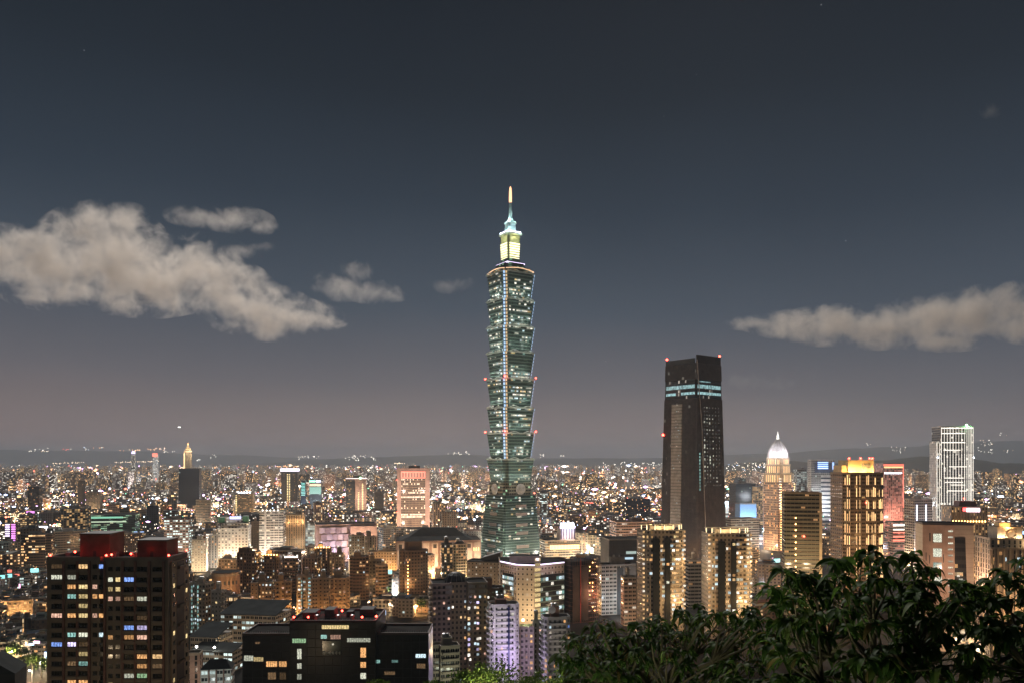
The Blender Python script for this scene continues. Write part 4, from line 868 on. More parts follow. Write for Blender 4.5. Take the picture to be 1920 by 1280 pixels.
# ------------------------------------------------------------------ left and middle: towers that stand out of the far city
def far_tower():
    Y = 4800; s = Y / F; zr = lambda py: H - (py - HZ) * s; cx = (352.5 - 960) * s
    root = empty('spired_tower', (cx, Y, 0), R(20)); tag(root, 'far gold spired tower rising behind the dark navy tower', 'skyscraper')
    ST = surf('gold stone', (.5, .4, .28)); w = 17 * s * .8
    b = MB(); b.prism(plan('cut', w, w), 0, zr(846), 0, 1, 5, 6); b.build('wall', [facade('stone', 'slot', .55, 'gold', .5), ROOF], root)
    b = MB(); b.prism(plan('cut', w * .72, w * .72), zr(846) + .1, zr(840), 0, 1, 5, 6); b.build('setback', [ST, ROOF], root)
    b = MB(); b.prism(rect(w * .5, w * .5), zr(840) + .1, zr(834), 0, 0, 5, 6, rect(w * .1, w * .1)); b.build('pyramid_roof', [glowm('gold roof light', (1, .62, .2), .9)], root)
    m = MB(); m.tube([(0, 0, zr(834)), (0, 0, zr(829))], [1.6, .3], 6); m.build('mast', [L_O], root)
    m = MB(); m.ring(plan('cut', w * 1.02, w * 1.02), 3, zr(847), zr(844)); m.build('cornice_light', [LED_G], root)
    for x, y in ((-.45, -.5), ): m = MB(); m.box(w * x - 3, w * x + 3, w * y - 2, w * y + 1, zr(878), zr(848)); m.build('corner_light', [LED_G], root)
    lamp((w, -w * 1.5, zr(846)), 400000, (1, .75, .45), 5, root); VIS.append((343, 363, Y, 876)); LAND.append((352, Y, 'the gold spired tower'))
far_tower()
o = bld('glass_tower', 'dark navy glass tower standing alone in front of the gold spired tower', 335, 378, 878, 2150, 14, .8, facade('navy', 'glass', .015, 'cool', .5, (.022, .034, .055)), fh=4, cw=4, vb=950, house=0, pmat=DARKC)
o = bld('office_tower', 'slim far tower with white floors and a red top left of the navy tower', 286, 297, 851, 4000, 10, .8, facade('white', 'strip', .9, 'white', 1.3), fh=7, vb=880, house=0); fbox(o, 'red_sign', 0, 0, 1, o.h - 12, o.h + 6, .1, 2, LED_R)
o = bld('lit_tower', 'far small tower with a violet white glowing head', 246, 254, 850, 4600, 10, .9, facade('white', 'strip', .5, 'white', 1.5), fh=7, vb=870, house=0, para=0); m = MB(); m.ball((0, 0, o.h + 6), 11, 0, 10); m.build('lit_head', [glowm('violet head', (.75, .62, 1), 3)], o.root)
o = bld('office_tower', 'striped beige office tower right of the navy tower', 367, 396, 937, 1600, 18, .9, facade('beige', 'strip', .1, 'warm', .5), vb=985, pmat=BEIGE); flood(o, 60000, (1, .85, .7), n=2, out=18)
o = bld('crown_tower', 'dark tower with two columns of gold windows and a glowing lilac crown', 527, 560, 882, 2300, 10, .8, facade('slate', 'wide', .05, 'gold', .7), vb=945, house=0)
m = MB(); m.ring(rect(o.w * 1.1, o.d * 1.1), 3, o.h - 1, o.h + 7); m.build('crown_light', [glowm('crown light', (.85, .8, 1), 2.6)], o.root)
for k in range(19):
    for u in (.36, .48): fbox(o, 'lit_window', 0, u, u + .07, o.h - 12 - k * 4.9, o.h - 9.4 - k * 4.9, .05, .5, glowm('gold window', (1, .76, .36), 1.6, var=.3))
o = bld('paired_tower', 'two toned tower, half dark glass and half pinkish stone with gold window columns', 648, 687, 897, 1950, 14, .7, facade('slate', 'strip', .2, 'gold', .9, row=.5), vb=962, house=1, pmat=DARKC)
fbox(o, 'stone_half', 0, .44, 1.0, 0, o.h - .5, .05, 1.5, surf('pink stone', (.48, .34, .28))); lamp((o.w * .2, -o.d / 2 - 40, 40), 60000, (1, .7, .5), 2, o.root)
for k in range(22):
    for u in ((.58, .78) if k > 4 else (.78,)): fbox(o, 'lit_window', 0, u, u + .06, o.h - 14 - k * 4.3, o.h - 11.4 - k * 4.3, 1.52, 1.8, glowm('gold window', (1, .76, .36), 1.6, var=.3))
fbox(o, 'roof_light_line', 0, -.02, 1.02, o.h + .4, o.h + 2.2, .5, 2.2, glowm('pink light line', (1, .72, .7), 2)); m = MB(); m.ball((o.w * .2, -o.d * .5, o.h + 2), 3, 0, 8); m.build('green_lamp', [glowm('green roof lamp', (.25, 1, .35), 8)], o.root)
def pink_office():
    o = bld('office_slab', 'broad pinkish stone office slab with a row of red framed openings at the top', 744, 806, 878, 1500, 8, .5, facade('pink', 'blank', 0), vb=995, house=0, pmat=PINKS)
    w, d, h = o.w, o.d, o.h; ncol, nrow = 17, 24; rr = random.Random(6); zt, zb = zrow(o, 896), zrow(o, 994); x0, x1 = .13, .86
    fh = (zt - zb) / nrow
    m = MB(); m.prism([((x0 - .5) * w, -d / 2 - .25), ((x1 - .5) * w, -d / 2 - .25), ((x1 - .5) * w, -d / 2 - .01), ((x0 - .5) * w, -d / 2 - .01)], zb, zt, 0, 0, w * (x1 - x0) / ncol, fh); m.build('window_field', [facade('tan', 'grid', 0)], o.root)
    lit = 0
    for r in range(nrow):
        full = r in (16, 17, 19, 22) or r == 8; runp = .95 if full else rr.choice([0, .05, .12, .3, .5])
        start = rr.choice([0, 0, 5, 8])
        for c in range(ncol):
            z = zt - (r + .5) * fh; lw = rr.random() < (runp if c >= start or full else .06)
            if lw and lit < 98: lit += 1; mt = glowm('slab window', (1, .8, .58), 1.5, var=.4); fbox(o, 'lit_window', 0, x0 + (x1 - x0) * (c + .2) / ncol, x0 + (x1 - x0) * (c + .8) / ncol, z - fh * .3, z + fh * .3, .27, .5, mt)
    for c in range(9): fbox(o, 'red_frame', 0, x0 + (x1 - x0) * c / 8.35, x0 + (x1 - x0) * (c + .28) / 8.35, zrow(o, 894), zrow(o, 884), .05, 1.0, LED_R)
    fbox(o, 'red_frame', 0, x0, x1, zrow(o, 885), zrow(o, 883), 1.02, 1.4, LED_R); fbox(o, 'red_frame', 0, x0, x1, zrow(o, 895.6), zrow(o, 894.2), 1.02, 1.4, LED_R)
    b = MB(); b.prism([(x + w * .03, y) for x, y in rect(w * .35, d * .5)], h + .02, h + 6, 0, 1); b.build('roof_house', [DARKC, ROOF], o.root)
    for y in (900, 930, 960): beacon(o.root, (-w / 2, -d / 2, zrow(o, y)), .7)
    for x in (-.3, .3): lamp((w * x, -d / 2 - 34, 14), 52000, (1, .68, .5), 2, o.root); lamp((w * x, -d / 2 - 44, 75), 50000, (1, .7, .55), 2, o.root)
pink_office()
def stepped_white():
    o = bld('stepped_office', 'white office block stepping back to a blue lit sign box, floodlit from the street', 408, 471, 990, 1000, 10, .7, facade('white', 'punch', .22, 'white', .8), vb=1045, house=0, pmat=WHITE, cw=4.2, fh=3.7)
    w, d, h = o.w, o.d, o.h; z = h
    for sc, row in ((.86, 980), (.6, 968)):
        b = MB(); b.prism([(x + w * .03, y + d * .05) for x, y in rect(w * sc, d * sc)], z + .02, zrow(o, row), 0, 1, 4.2, 3.7); b.build('upper_step', [facade('white', 'punch', .35, 'white', 1.0), ROOF], o.root); z = zrow(o, row)
    for k in range(5): fbox(o, 'sign_panel', 0, .38 + .075 * k, .445 + .075 * k, zrow(o, 972), zrow(o, 967), -d * .2, -d * .2 + .8, glowm('blue sign', (.5, .55, 1), 2))
    part_box(o, 'green_panel', -w * .5, -w * .3, -d * .3, d * .2, zrow(o, 979), zrow(o, 969), surf('green glass', (.06, .2, .12), .3)); part_box(o, 'green_panel', w * .3, w * .46, -d * .3, d * .2, zrow(o, 979), zrow(o, 967), surf('green glass', (.06, .2, .12), .3))
    flood(o, 85000, (1, .92, .78), n=3, out=22, up=5); lamp((-w * .1, -d / 2 - 10, 12), 12000, (1, .75, .45), 2, o.root)
    m = MB(); m.ball((-w * .08, -d / 2 - 12, 9), 2.2, 0, 10); m.build('floodlight', [L_W], o.root)
stepped_white()
o = bld('office_tower', 'white gridded office tower with every floor edged pale, floodlit from below', 486, 535, 958, 1050, 8, .7, facade('white', 'strip', .16, 'white', .9), vb=1035, fh=3.4, pmat=WHITE, house=0); flood(o, 85000, (1, .95, .82), n=2, out=20, up=6); fbox(o, 'pier', 0, .22, .3, 0, o.h, .03, .7, WHITE)
for u in (.45, .62, .8): fbox(o, 'pier', 0, u, u + .015, 0, o.h, .03, .5, WHITE)
for k in range(5): link('bulb', BULBW, o.root, (o.w * (-.35 + .16 * k), -o.d / 2, o.h + 1.8))
o = bld('apartment_tower', 'tan tower with an orange floodlit top beside the white gridded tower', 536, 573, 965, 1100, 12, .8, facade('tan', 'slot', .1, 'warm', .7), vb=1030, pmat=BEIGE); 
for x in (-.4, .1, .4): lamp((o.w * x, -o.d / 2 - 3, o.h - 9), 2200, (1, .62, .28), .6, o.root)
flood(o, 22000, WARMC, n=2, out=14)
o = bld('showroom', 'pale glowing glass showroom building left of the lilac stepped mall', 568, 592, 980, 1150, 8, .7, facade('white', 'glass', .75, 'cool', .7, (.3, .33, .33)), vb=1030, house=0); flood(o, 30000, COOL, n=1)
def stepped_mall():
    o = bld('stepped_mall', 'lilac lit department store with staggered checkered bays and a stone gable wing', 590, 706, 982, 1060, 16, .5, facade('pink', 'blank', 0), vb=1040, house=0, pmat=PINKS)
    w, d, h = o.w, o.d, o.h; LL = surf('pale lilac stone', (.5, .42, .45)); DK = surf('mauve recess', (.27, .21, .23), .5)
    for r in range(4):
        for c in range(5):
            u0 = .06 + c * .09 + (.03 if r % 2 else 0); fbox(o, 'bay', 0, u0, u0 + .085, h - 3 - (r + 1) * 9 + 1, h - 3 - r * 9, .03, 2.2 + (c + r) % 2 * 1.6, LL if (r + c) % 2 == 0 else DK)
    fbox(o, 'gable_wing', 0, .56, 1.0, 0, h - 2, .03, 5, surf('pink stone', (.48, .34, .28))); fbox(o, 'gable_recess', 0, .68, .9, 4, h - 12, 5.02, 5.3, DK)
    lamp((-w * .3, -d / 2 - 30, 8), 24000, (.86, .72, 1), 2, o.root); lamp((-w * .1, -d / 2 - 30, 8), 18000, (.86, .78, 1), 2, o.root); lamp((w * .25, -d / 2 - 30, 14), 70000, (1, .65, .42), 2, o.root)
    for k in range(4): fbox(o, 'blue_line', 0, .08 + .11 * k, .087 + .11 * k, h - 40, h - 30, 4, 4.5, LED_P)
stepped_mall()
def hip_hall():
    o = bld('memorial_hall', 'long pale hall under a broad dark hipped roof, lit warmly from below', 742, 902, 1011, 1000, 8, .5, facade('pink', 'blank', 0), vb=1045, house=0, para=0)
    w, d, h = o.w, o.d, o.h; RF = surf('dark roof tile', (.04, .043, .045), .9, spec=.06)
    b = MB(); a = .46; e = .42
    lo = [(-w * a, -d * .55, h + .3), (w * a * .9, -d * .55, h + .3), (w * a * .9, d * .55, h + .3), (-w * a, d * .55, h + .3)]; hi = [(-w * .2, -d * .08, zrow(o, 990)), (w * .2, -d * .08, zrow(o, 990)), (w * .2, d * .1, zrow(o, 990)), (-w * .2, d * .1, zrow(o, 990))]
    mid = [tuple((Vector(l) * .55 + Vector(hh_) * .45) - Vector((0, 0, 1.8))) for l, hh_ in zip(lo, hi)]
    fs = []
    for q in (0, 4):
        for i in range(4): j = (i + 1) % 4; fs.append((q + i, q + j, q + 4 + j, q + 4 + i))
    fs += [(8, 9, 10, 11), (3, 2, 1, 0)]; b.add(lo + mid + hi, fs); b.build('hip_roof', [RF], o.root)
    for k in range(10): fbox(o, 'bay_wall', 0, .02 + .1 * k, .09 + .1 * k, 2, h - 2.5, .03, 1.5 + (k % 3) * 1.5, surf('cream stone', (.6, .5, .42)))
    for k in range(9): fbox(o, 'dark_opening', 0, .035 + .1 * k, .075 + .1 * k, h - 9 - (k % 2) * 6, h - 4 - (k % 2) * 6, 1.6 + (k % 3) * 1.5, 1.8 + (k % 3) * 1.5, DARKC)
    for k in range(6): lamp((w * (-.42 + .17 * k), -d / 2 - 15, 4 + (k % 2) * 8), 6500, (1, .72, .5), 1, o.root)
    for k in range(7): m = MB(); m.box(w * (.3 + .028 * k) - .5, w * (.3 + .028 * k) + .5, -d / 2 - 3, -d / 2 - 2.5, h - 13, h - 9); m.build('wall_lamp', [glowm('cornice lamp', (1, .62, .25), 2.6)], o.root)
hip_hall()
o = bld('annex_block', 'pale annex block between the dark hipped roof and the supertall tower', 868, 902, 994, 1040, 8, .8, facade('white', 'small', .05, 'gold', .8), vb=1040, house=0, pmat=PINKS); flood(o, 22000, (1, .75, .6), n=2)
o = bld('office_block', 'green glass office block with pale green lit bands along its top', 171, 263, 964, 1400, 12, .5, facade('green', 'strip', .32, 'green', .7, row=.6), vb=1005, house=0, cw=5)
fbox(o, 'lit_band', 0, .0, .72, o.h - 6, o.h - 3, .05, .6, glowm('green band', (.35, .9, .6), .8)); fbox(o, 'lit_band', 0, .0, .8, o.h - 13, o.h - 11, .05, .6, glowm('pale green band', (.8, 1, .7), .8))
o = bld('office_block', 'olive block with a gridded grid of warm lit windows left of the green glass block', 114, 170, 953, 1420, 10, .6, facade('olive', 'grid', .4, 'gold', .8), vb=1000, cw=4.5)
o = bld('apartment_tower', 'slim tower striped with magenta light lines at the edge of the city', 9, 36, 980, 1250, 10, .8, facade('brown', 'punch', .2, 'warm', .8), vb=1022, house=0)
for k in range(11): fbox(o, 'magenta_line', 0, .62, .98, o.h - 3 - k * 3.6, o.h - 1.2 - k * 3.6, .05, .6, LED_M)
for k in range(6): fbox(o, 'magenta_line', 0, .05, .45, o.h - 3 - k * 3.6, o.h - 1.2 - k * 3.6, .05, .6, LED_P)
o = bld('office_block', 'small brown block with five rows of bright gold windows', 38, 70, 966, 1350, 8, .7, facade('brown', 'wide', .6, 'gold', 1.1, row=.2), vb=995)
o = bld('cream_block', 'cream block with a stepped roof standing above the dark quarter on the left', 161, 192, 922, 1900, 14, .7, facade('beige', 'punch', .1, 'warm'), vb=950); flood(o, 50000, WARMC, n=1)
o = bld('dark_tower', 'bulky dark windowless looking tower far left', 52, 80, 911, 2000, 10, .8, facade('dark', 'grid', .03, 'warm', .6), vb=945)
o = bld('dark_tower', 'slim dark grey tower left of the cream stepped block', 146, 160, 900, 2200, 6, .9, facade('slate', 'slot', .03, 'warm', .6), vb=940)
o = bld('lit_block', 'block with blue white roof lamps and a column of gold lamps, left of crown tower', 441, 478, 924, 1750, 8, .7, facade('stone', 'wide', .3, 'gold', .9), vb=960, house=0)
for k in range(5): link('bulb', bpy.data.meshes.get('big_bulb') or (lambda b: (b.ball((0, 0, 0), 1.7, 0, 6), b.mesh('big_bulb', [L_B]))[1])(MB()), o.root, (o.w * (-.3 + .16 * k), -o.d / 2, o.h + 2))
for k in range(9): fbox(o, 'column_lamp', 0, .02, .1, o.h - 6 - 4.2 * k, o.h - 3.6 - 4.2 * k, .05, .6, glowm('gold window', (1, .76, .36), 1.6, var=.3))
o = bld('screen_building', 'block with a big jade green screen between a red and a teal sign', 580, 604, 903, 2150, 8, .7, facade('slate', 'wide', .2, 'cool', .6), vb=930, house=0)
fbox(o, 'screen', 0, .02, .98, zrow(o, 925), zrow(o, 912), .05, 1, glowm('jade screen', (.2, .62, .45), .75)); fbox(o, 'sign', 0, 0, .5, o.h, o.h + 5, .05, 1, glowm('green sign', (.3, 1, .6), 3)); fbox(o, 'sign', 0, .55, .95, o.h, o.h + 5, .05, 1, glowm('violet sign', (.7, .7, 1), 3)); fbox(o, 'sign', 0, .03, .97, zrow(o, 910.5), zrow(o, 906), .05, 1, glowm('amber sign', (1, .75, .45), 1.2))
o = bld('sign_tower', 'slim dark tower with a ladder of teal light lines left of the jade screen', 564, 574, 900, 2100, 8, .9, facade('navy', 'strip', .1, 'cool'), vb=930, house=0)
for k in range(9): fbox(o, 'teal_line', 0, .1, .9, o.h - 8 - 4 * k, o.h - 6.4 - 4 * k, .05, .6, glowm('teal line', (.25, .85, .75), 1.4))
o = bld('beige_tower', 'small plain beige slab tower beside the pinkish office slab', 702, 720, 921, 1900, 8, .7, facade('beige', 'small', .1, 'gold', .5), vb=948); flood(o, 60000, WARMC, n=1)

# ------------------------------------------------------------------ apartment towers in the middle
T = [
 ('wide brown apartment tower with a comb of roof fins', 444, 489, 1036, 760, -8, .7, ('brown', 'punch', .05, 'warm', .8), 'bays', .14, 0),
 ('brown apartment tower with a gold floodlit rooftop', 489, 531, 1042, 770, -6, .7, ('brown', 'punch', .07, 'warm', .8), 'cross', .1, 1),
 ('brown apartment tower with white lamps lining its roof', 533, 562, 1046, 790, 6, .8, ('brown', 'wide', .1, 'warm', .8), 'cross', .12, 2),
 ('brown tower with lit stair columns behind the white lamped roof', 566, 604, 1046, 800, 8, .8, ('brown', 'slot', .12, 'gold', .8), 'cross', .16, 0),
 ('taller brown tower crowned by amber lamps', 588, 622, 1028, 840, 10, .8, ('brown', 'slot', .14, 'warm', .8), 'cross', .1, 1),
 ('tan tower with a pale stripe of windows down the middle', 618, 646, 1038, 830, 8, .8, ('tan', 'punch', .06, 'warm', .7), 'bays', .1, 0),
 ('dark brown tower with railed balconies in front of the lilac mall', 655, 692, 1044, 760, 10, .8, ('brown', 'wide', .05, 'warm', .7), 'cross', .06, 0),
 ('tan tower with a rounded roof hut right of the dark railed tower', 688, 716, 1050, 770, 10, .8, ('olive', 'punch', .05, 'warm', .7), 'bays', .08, 0),
 ('tan and beige tower with square balconies at the plaza', 704, 728, 1060, 740, 12, .8, ('tan', 'wide', .05, 'warm', .8), 'cross', .1, 0),
 ('pale green apartment block with teal lit stairwells beside the foreground tower', 350, 400, 1094, 610, -14, .6, ('stone', 'punch', .06, 'cool', .8), 'bays', .22, 3),
 ('plain grey end wall block right of the teal lit stairwells', 396, 425, 1108, 590, -12, .8, ('grey', 'small', .05, 'warm', .7), 'rect', .04, 0),
 ('orange lit apartment block with a teal stairwell, left of a pair', 470, 513, 1092, 640, 12, .7, ('tan', 'small', .06, 'warm', .8), 'bays', .2, 4),
 ('orange lit apartment block, right of a pair', 515, 547, 1090, 655, 14, .8, ('tan', 'small', .05, 'warm', .8), 'bays', .08, 4),
 ('pale apartment block with two teal lit stairwells', 556, 587, 1080, 660, 10, .7, ('stone', 'punch', .08, 'cool', .8), 'bays', .26, 3),
 ('tan end wall block joined to the teal stairwell block', 585, 618, 1084, 650, 12, .8, ('tan', 'small', .06, 'warm', .7), 'bays', .08, 4),
 ('narrow tan block with slot windows above the dark foreground block', 619, 656, 1084, 680, 12, .8, ('tan', 'small', .06, 'warm', .7), 'cross', .08, 4),
 ('tall brown tower with a gold lamp column down its corner', 747, 803, 1032, 740, 12, .8, ('brown', 'punch', .05, 'warm', .8), 'cross', .05, 5),
 ('grey rounded top tower with bright amber windows beside the plaza', 826, 852, 1020, 860, 14, .9, ('dark', 'grid', .15, 'gold', .8), 'cut', .22, 0),
 ('pale olive tower with a low dome on its roof', 847, 877, 1020, 850, 14, .9, ('olive', 'grid', .1, 'warm', .6), 'cut', .1, 6),
 ('small white tower block at the left end of the floodlit buildings', 359, 390, 1012, 950, 12, .7, ('white', 'small', .08, 'white', .8), 'rect', .1, 7),
 ('narrow grey tower between the white tower block and the stepped office', 391, 409, 1003, 980, 12, .8, ('grey', 'slot', .05, 'warm', .7), 'rect', .04, 0),
 ('grey brown tower between the two floodlit white buildings', 471, 487, 978, 1150, 10, .8, ('tan', 'slot', .04, 'warm', .6), 'rect', .04, 0),
 ('pale green apartment tower with jumbled roof huts before the stone gable', 653, 684, 1004, 960, 16, .8, ('stone', 'punch', .12, 'cool', .8), 'cross', .1, 7),
 ('cream tower with narrow windows beside the jumbled roof huts', 683, 706, 1006, 950, 16, .8, ('beige', 'slot', .1, 'warm', .7), 'bays', .06, 7),
 ('broad beige block glowing warmly behind the plaza', 690, 744, 1034, 900, 8, .5, ('beige', 'punch', .1, 'gold', .8), 'bays', .06, 4),
]
for k, (lab, x0, x1, yt, Y, rz, q, fa, pk, lp, sp) in enumerate(T):
    o = bld('apartment_tower' if Y < 900 else 'apartment_block', lab, x0, x1, yt, Y, rz, q, facade(*fa), pk, fh=3.2, cw=3.1, lit=lp * .95, pal=('warm', 'yellow', 'peach', 'white', 'cool') if sp != 3 else ('cool', 'teal', 'white', 'warm', 'pale'), wmax=85, win=(.42, .46), pmat={'brown': BROWN, 'tan': TAN, 'stone': STONE, 'olive': STONE, 'beige': BEIGE, 'grey': GREY, 'white': WHITE, 'dark': DARKC}[fa[0]], vb=min(base_row(Y), yt + 95), seed=k, balc=2 if Y < 700 else (1 if Y < 860 else 0))
    w, d, h = o.w, o.d, o.h
    if sp == 0 and k == 0:
        m = MB()
        for i in range(16): m.box(-w * .48 + i * w * .028, -w * .48 + i * w * .028 + .4, -d * .3, -d * .3 + .4, h + .02, h + 5)
        m.build('roof_comb', [BROWN], o.root)
    if sp == 1:
        for i in range(6): link('bulb', BULB, o.root, (w * (-.4 + .16 * i), -d * .42, h + 1.8)); 
        for i in range(3): lamp((w * (-.3 + .3 * i), -d * .46, h + 3), 1800, (1, .55, .18), .5, o.root)
    if sp == 2:
        for i in range(7): link('bulb', BULBW, o.root, (w * (-.42 + .14 * i), -d * .48, h + 1.9))
        lamp((0, -d * .5, h + 3), 1600, (.85, .85, 1), .5, o.root)
    if sp == 3: 
        for u in ((.26, .58) if w > 15 else (.3, .75)): 
            for f in range(int(h / 3.2)): 
                if base_row(Y, f * 3.2) < 1185: fbox(o, 'stair_light', 0, u, u + .05, f * 3.2 + .6, f * 3.2 + 2.5, .05, .3, WIN['teal' if f % 3 else 'cool'])
    if sp == 4: flood(o, 15000, (1, .48, .15), n=2, out=12, up=4)
    if sp == 5:
        for f in range(18): link('corner_lamp', BULB, o.root, (-w * .22, -d * .5 - .4, h - 6 - f * 3.4))
        lamp((-w * .22, -d * .5 - 5, h * .4), 4000, (1, .6, .25), .5, o.root); b = MB(); b.prism(plan('cut', w * .6, d * .6), h + .05, h + 9, 0, 1); b.build('roof_drum', [BROWN, ROOF], o.root)
    if sp == 6: m = MB(); m.lathe([(w * .36 * math.cos(a), h + .1 + w * .28 * math.sin(a)) for a in [i * 1.5 / 6 for i in range(7)]], 16); m.build('dome', [DARKC], o.root)
    if sp == 7: flood(o, 26000, WARMC, n=2, out=14)
def drum():
    Y = 690; x = (424 - 960) * Y / F; root = empty('drum_building', (x, Y, 0)); tag(root, 'round brown drum-shaped hall in front of the floodlit stepped office', 'building'); r = 25 * Y / F; zt = H - (1070 - HZ) * Y / F
    poly = [(r * math.cos(2 * math.pi * i / 28), r * math.sin(2 * math.pi * i / 28)) for i in range(28)]
    b = MB(); b.prism(poly, 0, zt, 0, 1, 4, 4); b.build('wall', [surf('orange brown tile', (.3, .17, .09)), ROOF], root); m = MB(); m.ring([(a * 1.05, c * 1.05) for a, c in poly], 1.4, zt - 3, zt - .5); m.build('cornice', [TAN], root)
    for k in range(9):
        a = R(200 + k * 17); m = MB(); m.box(-.7, .7, -.2, .1, -1.6, 1.6); link('slot_window', m.mesh('slot_window', [DARKC]), root, (r * math.cos(a), r * math.sin(a), zt - 9), a + math.pi / 2)
    for a in (210, 250, 290): lamp((r * 1.5 * math.cos(R(a)), r * 1.5 * math.sin(R(a)), 12), 3600, (1, .55, .25), 1, root)
    VIS.append((400, 448, Y, 1115)); FOOT.append((x, Y, 16))
drum()

# ------------------------------------------------------------------ foreground: the two near dark blocks, apartments, low school
def near_tower():
    Y = 245; x0p, x1p = 88, 317; yf = Y
    X = lambda px: (px - 960) * Y / F; Z = lambda py: H - (py - HZ) * Y / F
    gz = ground_z(0, Y + 14) - 4; cx = (X(x0p) + X(x1p)) / 2; root = empty('residential_tower', (cx, Y + 7, gz)); tag(root, 'dark brown residential tower with scattered lit windows and red lamps on its roof', 'building')
    lx = lambda px: X(px) - cx; lz = lambda py: Z(py) - gz; FR = -7
    WALLM = surf('dark brown tile', (.17, .14, .115), .75, var=.22, scale=.3); PIER = surf('red brown pier', (.15, .075, .06), .75); PALEW = surf('sand side wall', (.34, .25, .17), .75)
    ztop = lz(1050)
    b = MB(); ply = [(lx(88), FR), (lx(188), FR), (lx(188), FR + 2.2), (lx(196), FR + 2.2), (lx(196), FR - .6), (lx(317), FR - .6), (lx(317), 7), (lx(88), 7)]
    b.prism(ply, 0, ztop, 0, 1); b.build('wall', [WALLM, ROOF], root)
    m = MB(); m.ring(ply, .35, ztop, ztop + 1.2); m.build('parapet', [WALLM], root)
    cols = [(107, 21), (135, 16), (156, 17), (178, 8), (190, 8), (209, 8), (223, 8), (244, 18), (268, 18), (297, 18)]
    rows = [1061, 1081, 1099, 1117, 1135, 1153, 1171, 1189, 1207, 1225, 1243, 1261, 1278]
    LIT = {(0, 107): 'dim', (0, 156): 'warm', (0, 190): 'blue', (1, 107): 'pale', (1, 135): 'pale', (1, 209): 'pale', (1, 223): 'yellow', (1, 244): 'blue', (2, 135): 'orange', (2, 156): 'yellow', (2, 178): 'peach', (2, 209): 'yellow', (2, 223): 'yellow', (3, 135): 'teal', (3, 156): 'yellow', (3, 178): 'orange', (3, 190): 'orange', (3, 209): 'peach', (3, 223): 'peach', (3, 244): 'dim', (3, 268): 'pale',
           (4, 156): 'yellow', (5, 107): 'peach', (5, 135): 'orange', (5, 156): 'yellow', (5, 178): 'peach', (5, 190): 'orange', (6, 244): 'blue', (6, 268): 'violet', (7, 135): 'teal', (7, 156): 'pale', (7, 190): 'cool', (7, 209): 'orange', (7, 244): 'orange', (7, 268): 'peach', (8, 107): 'blue', (8, 135): 'violet', (8, 156): 'dim', (9, 156): 'yellow', (9, 268): 'orange', (9, 297): 'warm', (10, 135): 'dim', (10, 156): 'teal', (10, 268): 'orange', (11, 244): 'pale', (11, 268): 'green', (12, 135): 'orange', (12, 156): 'orange', (12, 209): 'yellow', (5, 268): 'dim', (10, 297): 'dim'}
    DK = surf('dark pane', (.012, .012, .014), .12, var=.3, scale=1)
    for ci, (c, wpx) in enumerate(cols):
        for ri, r in enumerate(rows):
            rr_ = r + (4 if c > 196 else 0); ww = wpx * Y / F; hh = 7.4 * Y / F; fy = FR - .6 if c > 196 else FR
            key = LIT.get((ri, c)); mt = WIN[key] if key else DK
            link('window', pane_mesh(ww, hh, mt, .05), root, (lx(c), fy - .01, lz(rr_)))
            if wpx > 12 and ri < 12: 
                kk = ('ledge', wpx)
                if kk not in PANE: m = MB(); m.box(-ww / 2 - .25, ww / 2 + .25, -.75, 0, -.1, .1); m.box(-ww / 2 - .25, ww / 2 + .25, -.75, -.62, .1, .75); PANE[kk] = m.mesh('window_ledge', [WALLM])
                link('window_ledge', PANE[kk], root, (lx(c), fy - .01, lz(rr_ + 6.6) - .5))
    for px in (120, 146, 168, 199, 233, 256, 282, 309): m = MB(); fy = FR - .6 if px > 196 else FR; m.box(lx(px) - .35, lx(px) + .35, fy - .55, fy - .02, 0, ztop - .1); m.build('pier', [PIER], root)
    # the sandy side wall with its stair strip
    b = MB(); b.box(lx(317) + .01, lx(317) + .5, -6, 6.9, 0, ztop - .5); b.build('side_wall', [PALEW], root)
    for ri, r in enumerate(rows):
        for yy, kk in ((-4.6, 'punch'), (4.9, 'punch')): m = MB(); link('side_window', pane_mesh(1.1, 1.3, DK if (ri * 7 + int(yy)) % 5 else WIN['yellow'], .05), root, (lx(317) + .52, yy, lz(r)), math.pi / 2)
        if ri % 2 == 0: m = MB(); m.box(lx(317) + .5, lx(317) + 1.4, -1.9, 2.4, lz(r) - 1.5, lz(r) - .6); m.build('side_balcony', [BROWN], root)
    m = MB(); m.box(lx(317) + .51, lx(317) + .6, -2.6, 3.0, 0, ztop - 1); m.build('stair_strip', [surf('brown recess', (.09, .06, .05), .7)], root)
    # roof houses
    RB = surf('red brown render', (.16, .07, .05), .8, scale=.4)
    for (a, c, yt_, yb_, y0, y1) in ((137, 193, 1003, 1050, -3, 6.5), (247, 303, 1015, 1050, -3.5, 5)):
        b = MB(); b.box(lx(a), lx(c), y0, y1, ztop + .01, lz(yt_)); h_ = b.build('roof_house', [RB], root); m = MB(); m.box(lx(a) - .2, lx(c) + .2, y0 - .2, y1 + .2, lz(yt_) + .01, lz(yt_) + .3); m.build('roof_slab', [DARKC], h_); m = MB(); m.box(lx((a + c) / 2) - .5, lx((a + c) / 2) + .5, y0 - .06, y0 - .01, ztop + .5, ztop + 2.6); m.build('door', [DARKC], h_)
    for (px, py, yy) in ((93, 1044, -6.6), (132, 1034, -4.4), (203, 1044, -5), (238, 1034, 2), (234, 1050, -3), (199, 1061, -6.9), (318, 1061, -6.8), (346, 1049, 6.6)):
        zz = max(ztop + 1.3, lz(py) - .6); x_ = min(lx(px), lx(317) - .2); beacon(root, (x_, yy, zz - .3), .33, 55)
    for x_, y_ in ((-6, -5), (3, -5.5), (12, -5)): lamp((x_, y_, ztop + 3), 22, (1, .08, .03), .4, root)
    m = MB()
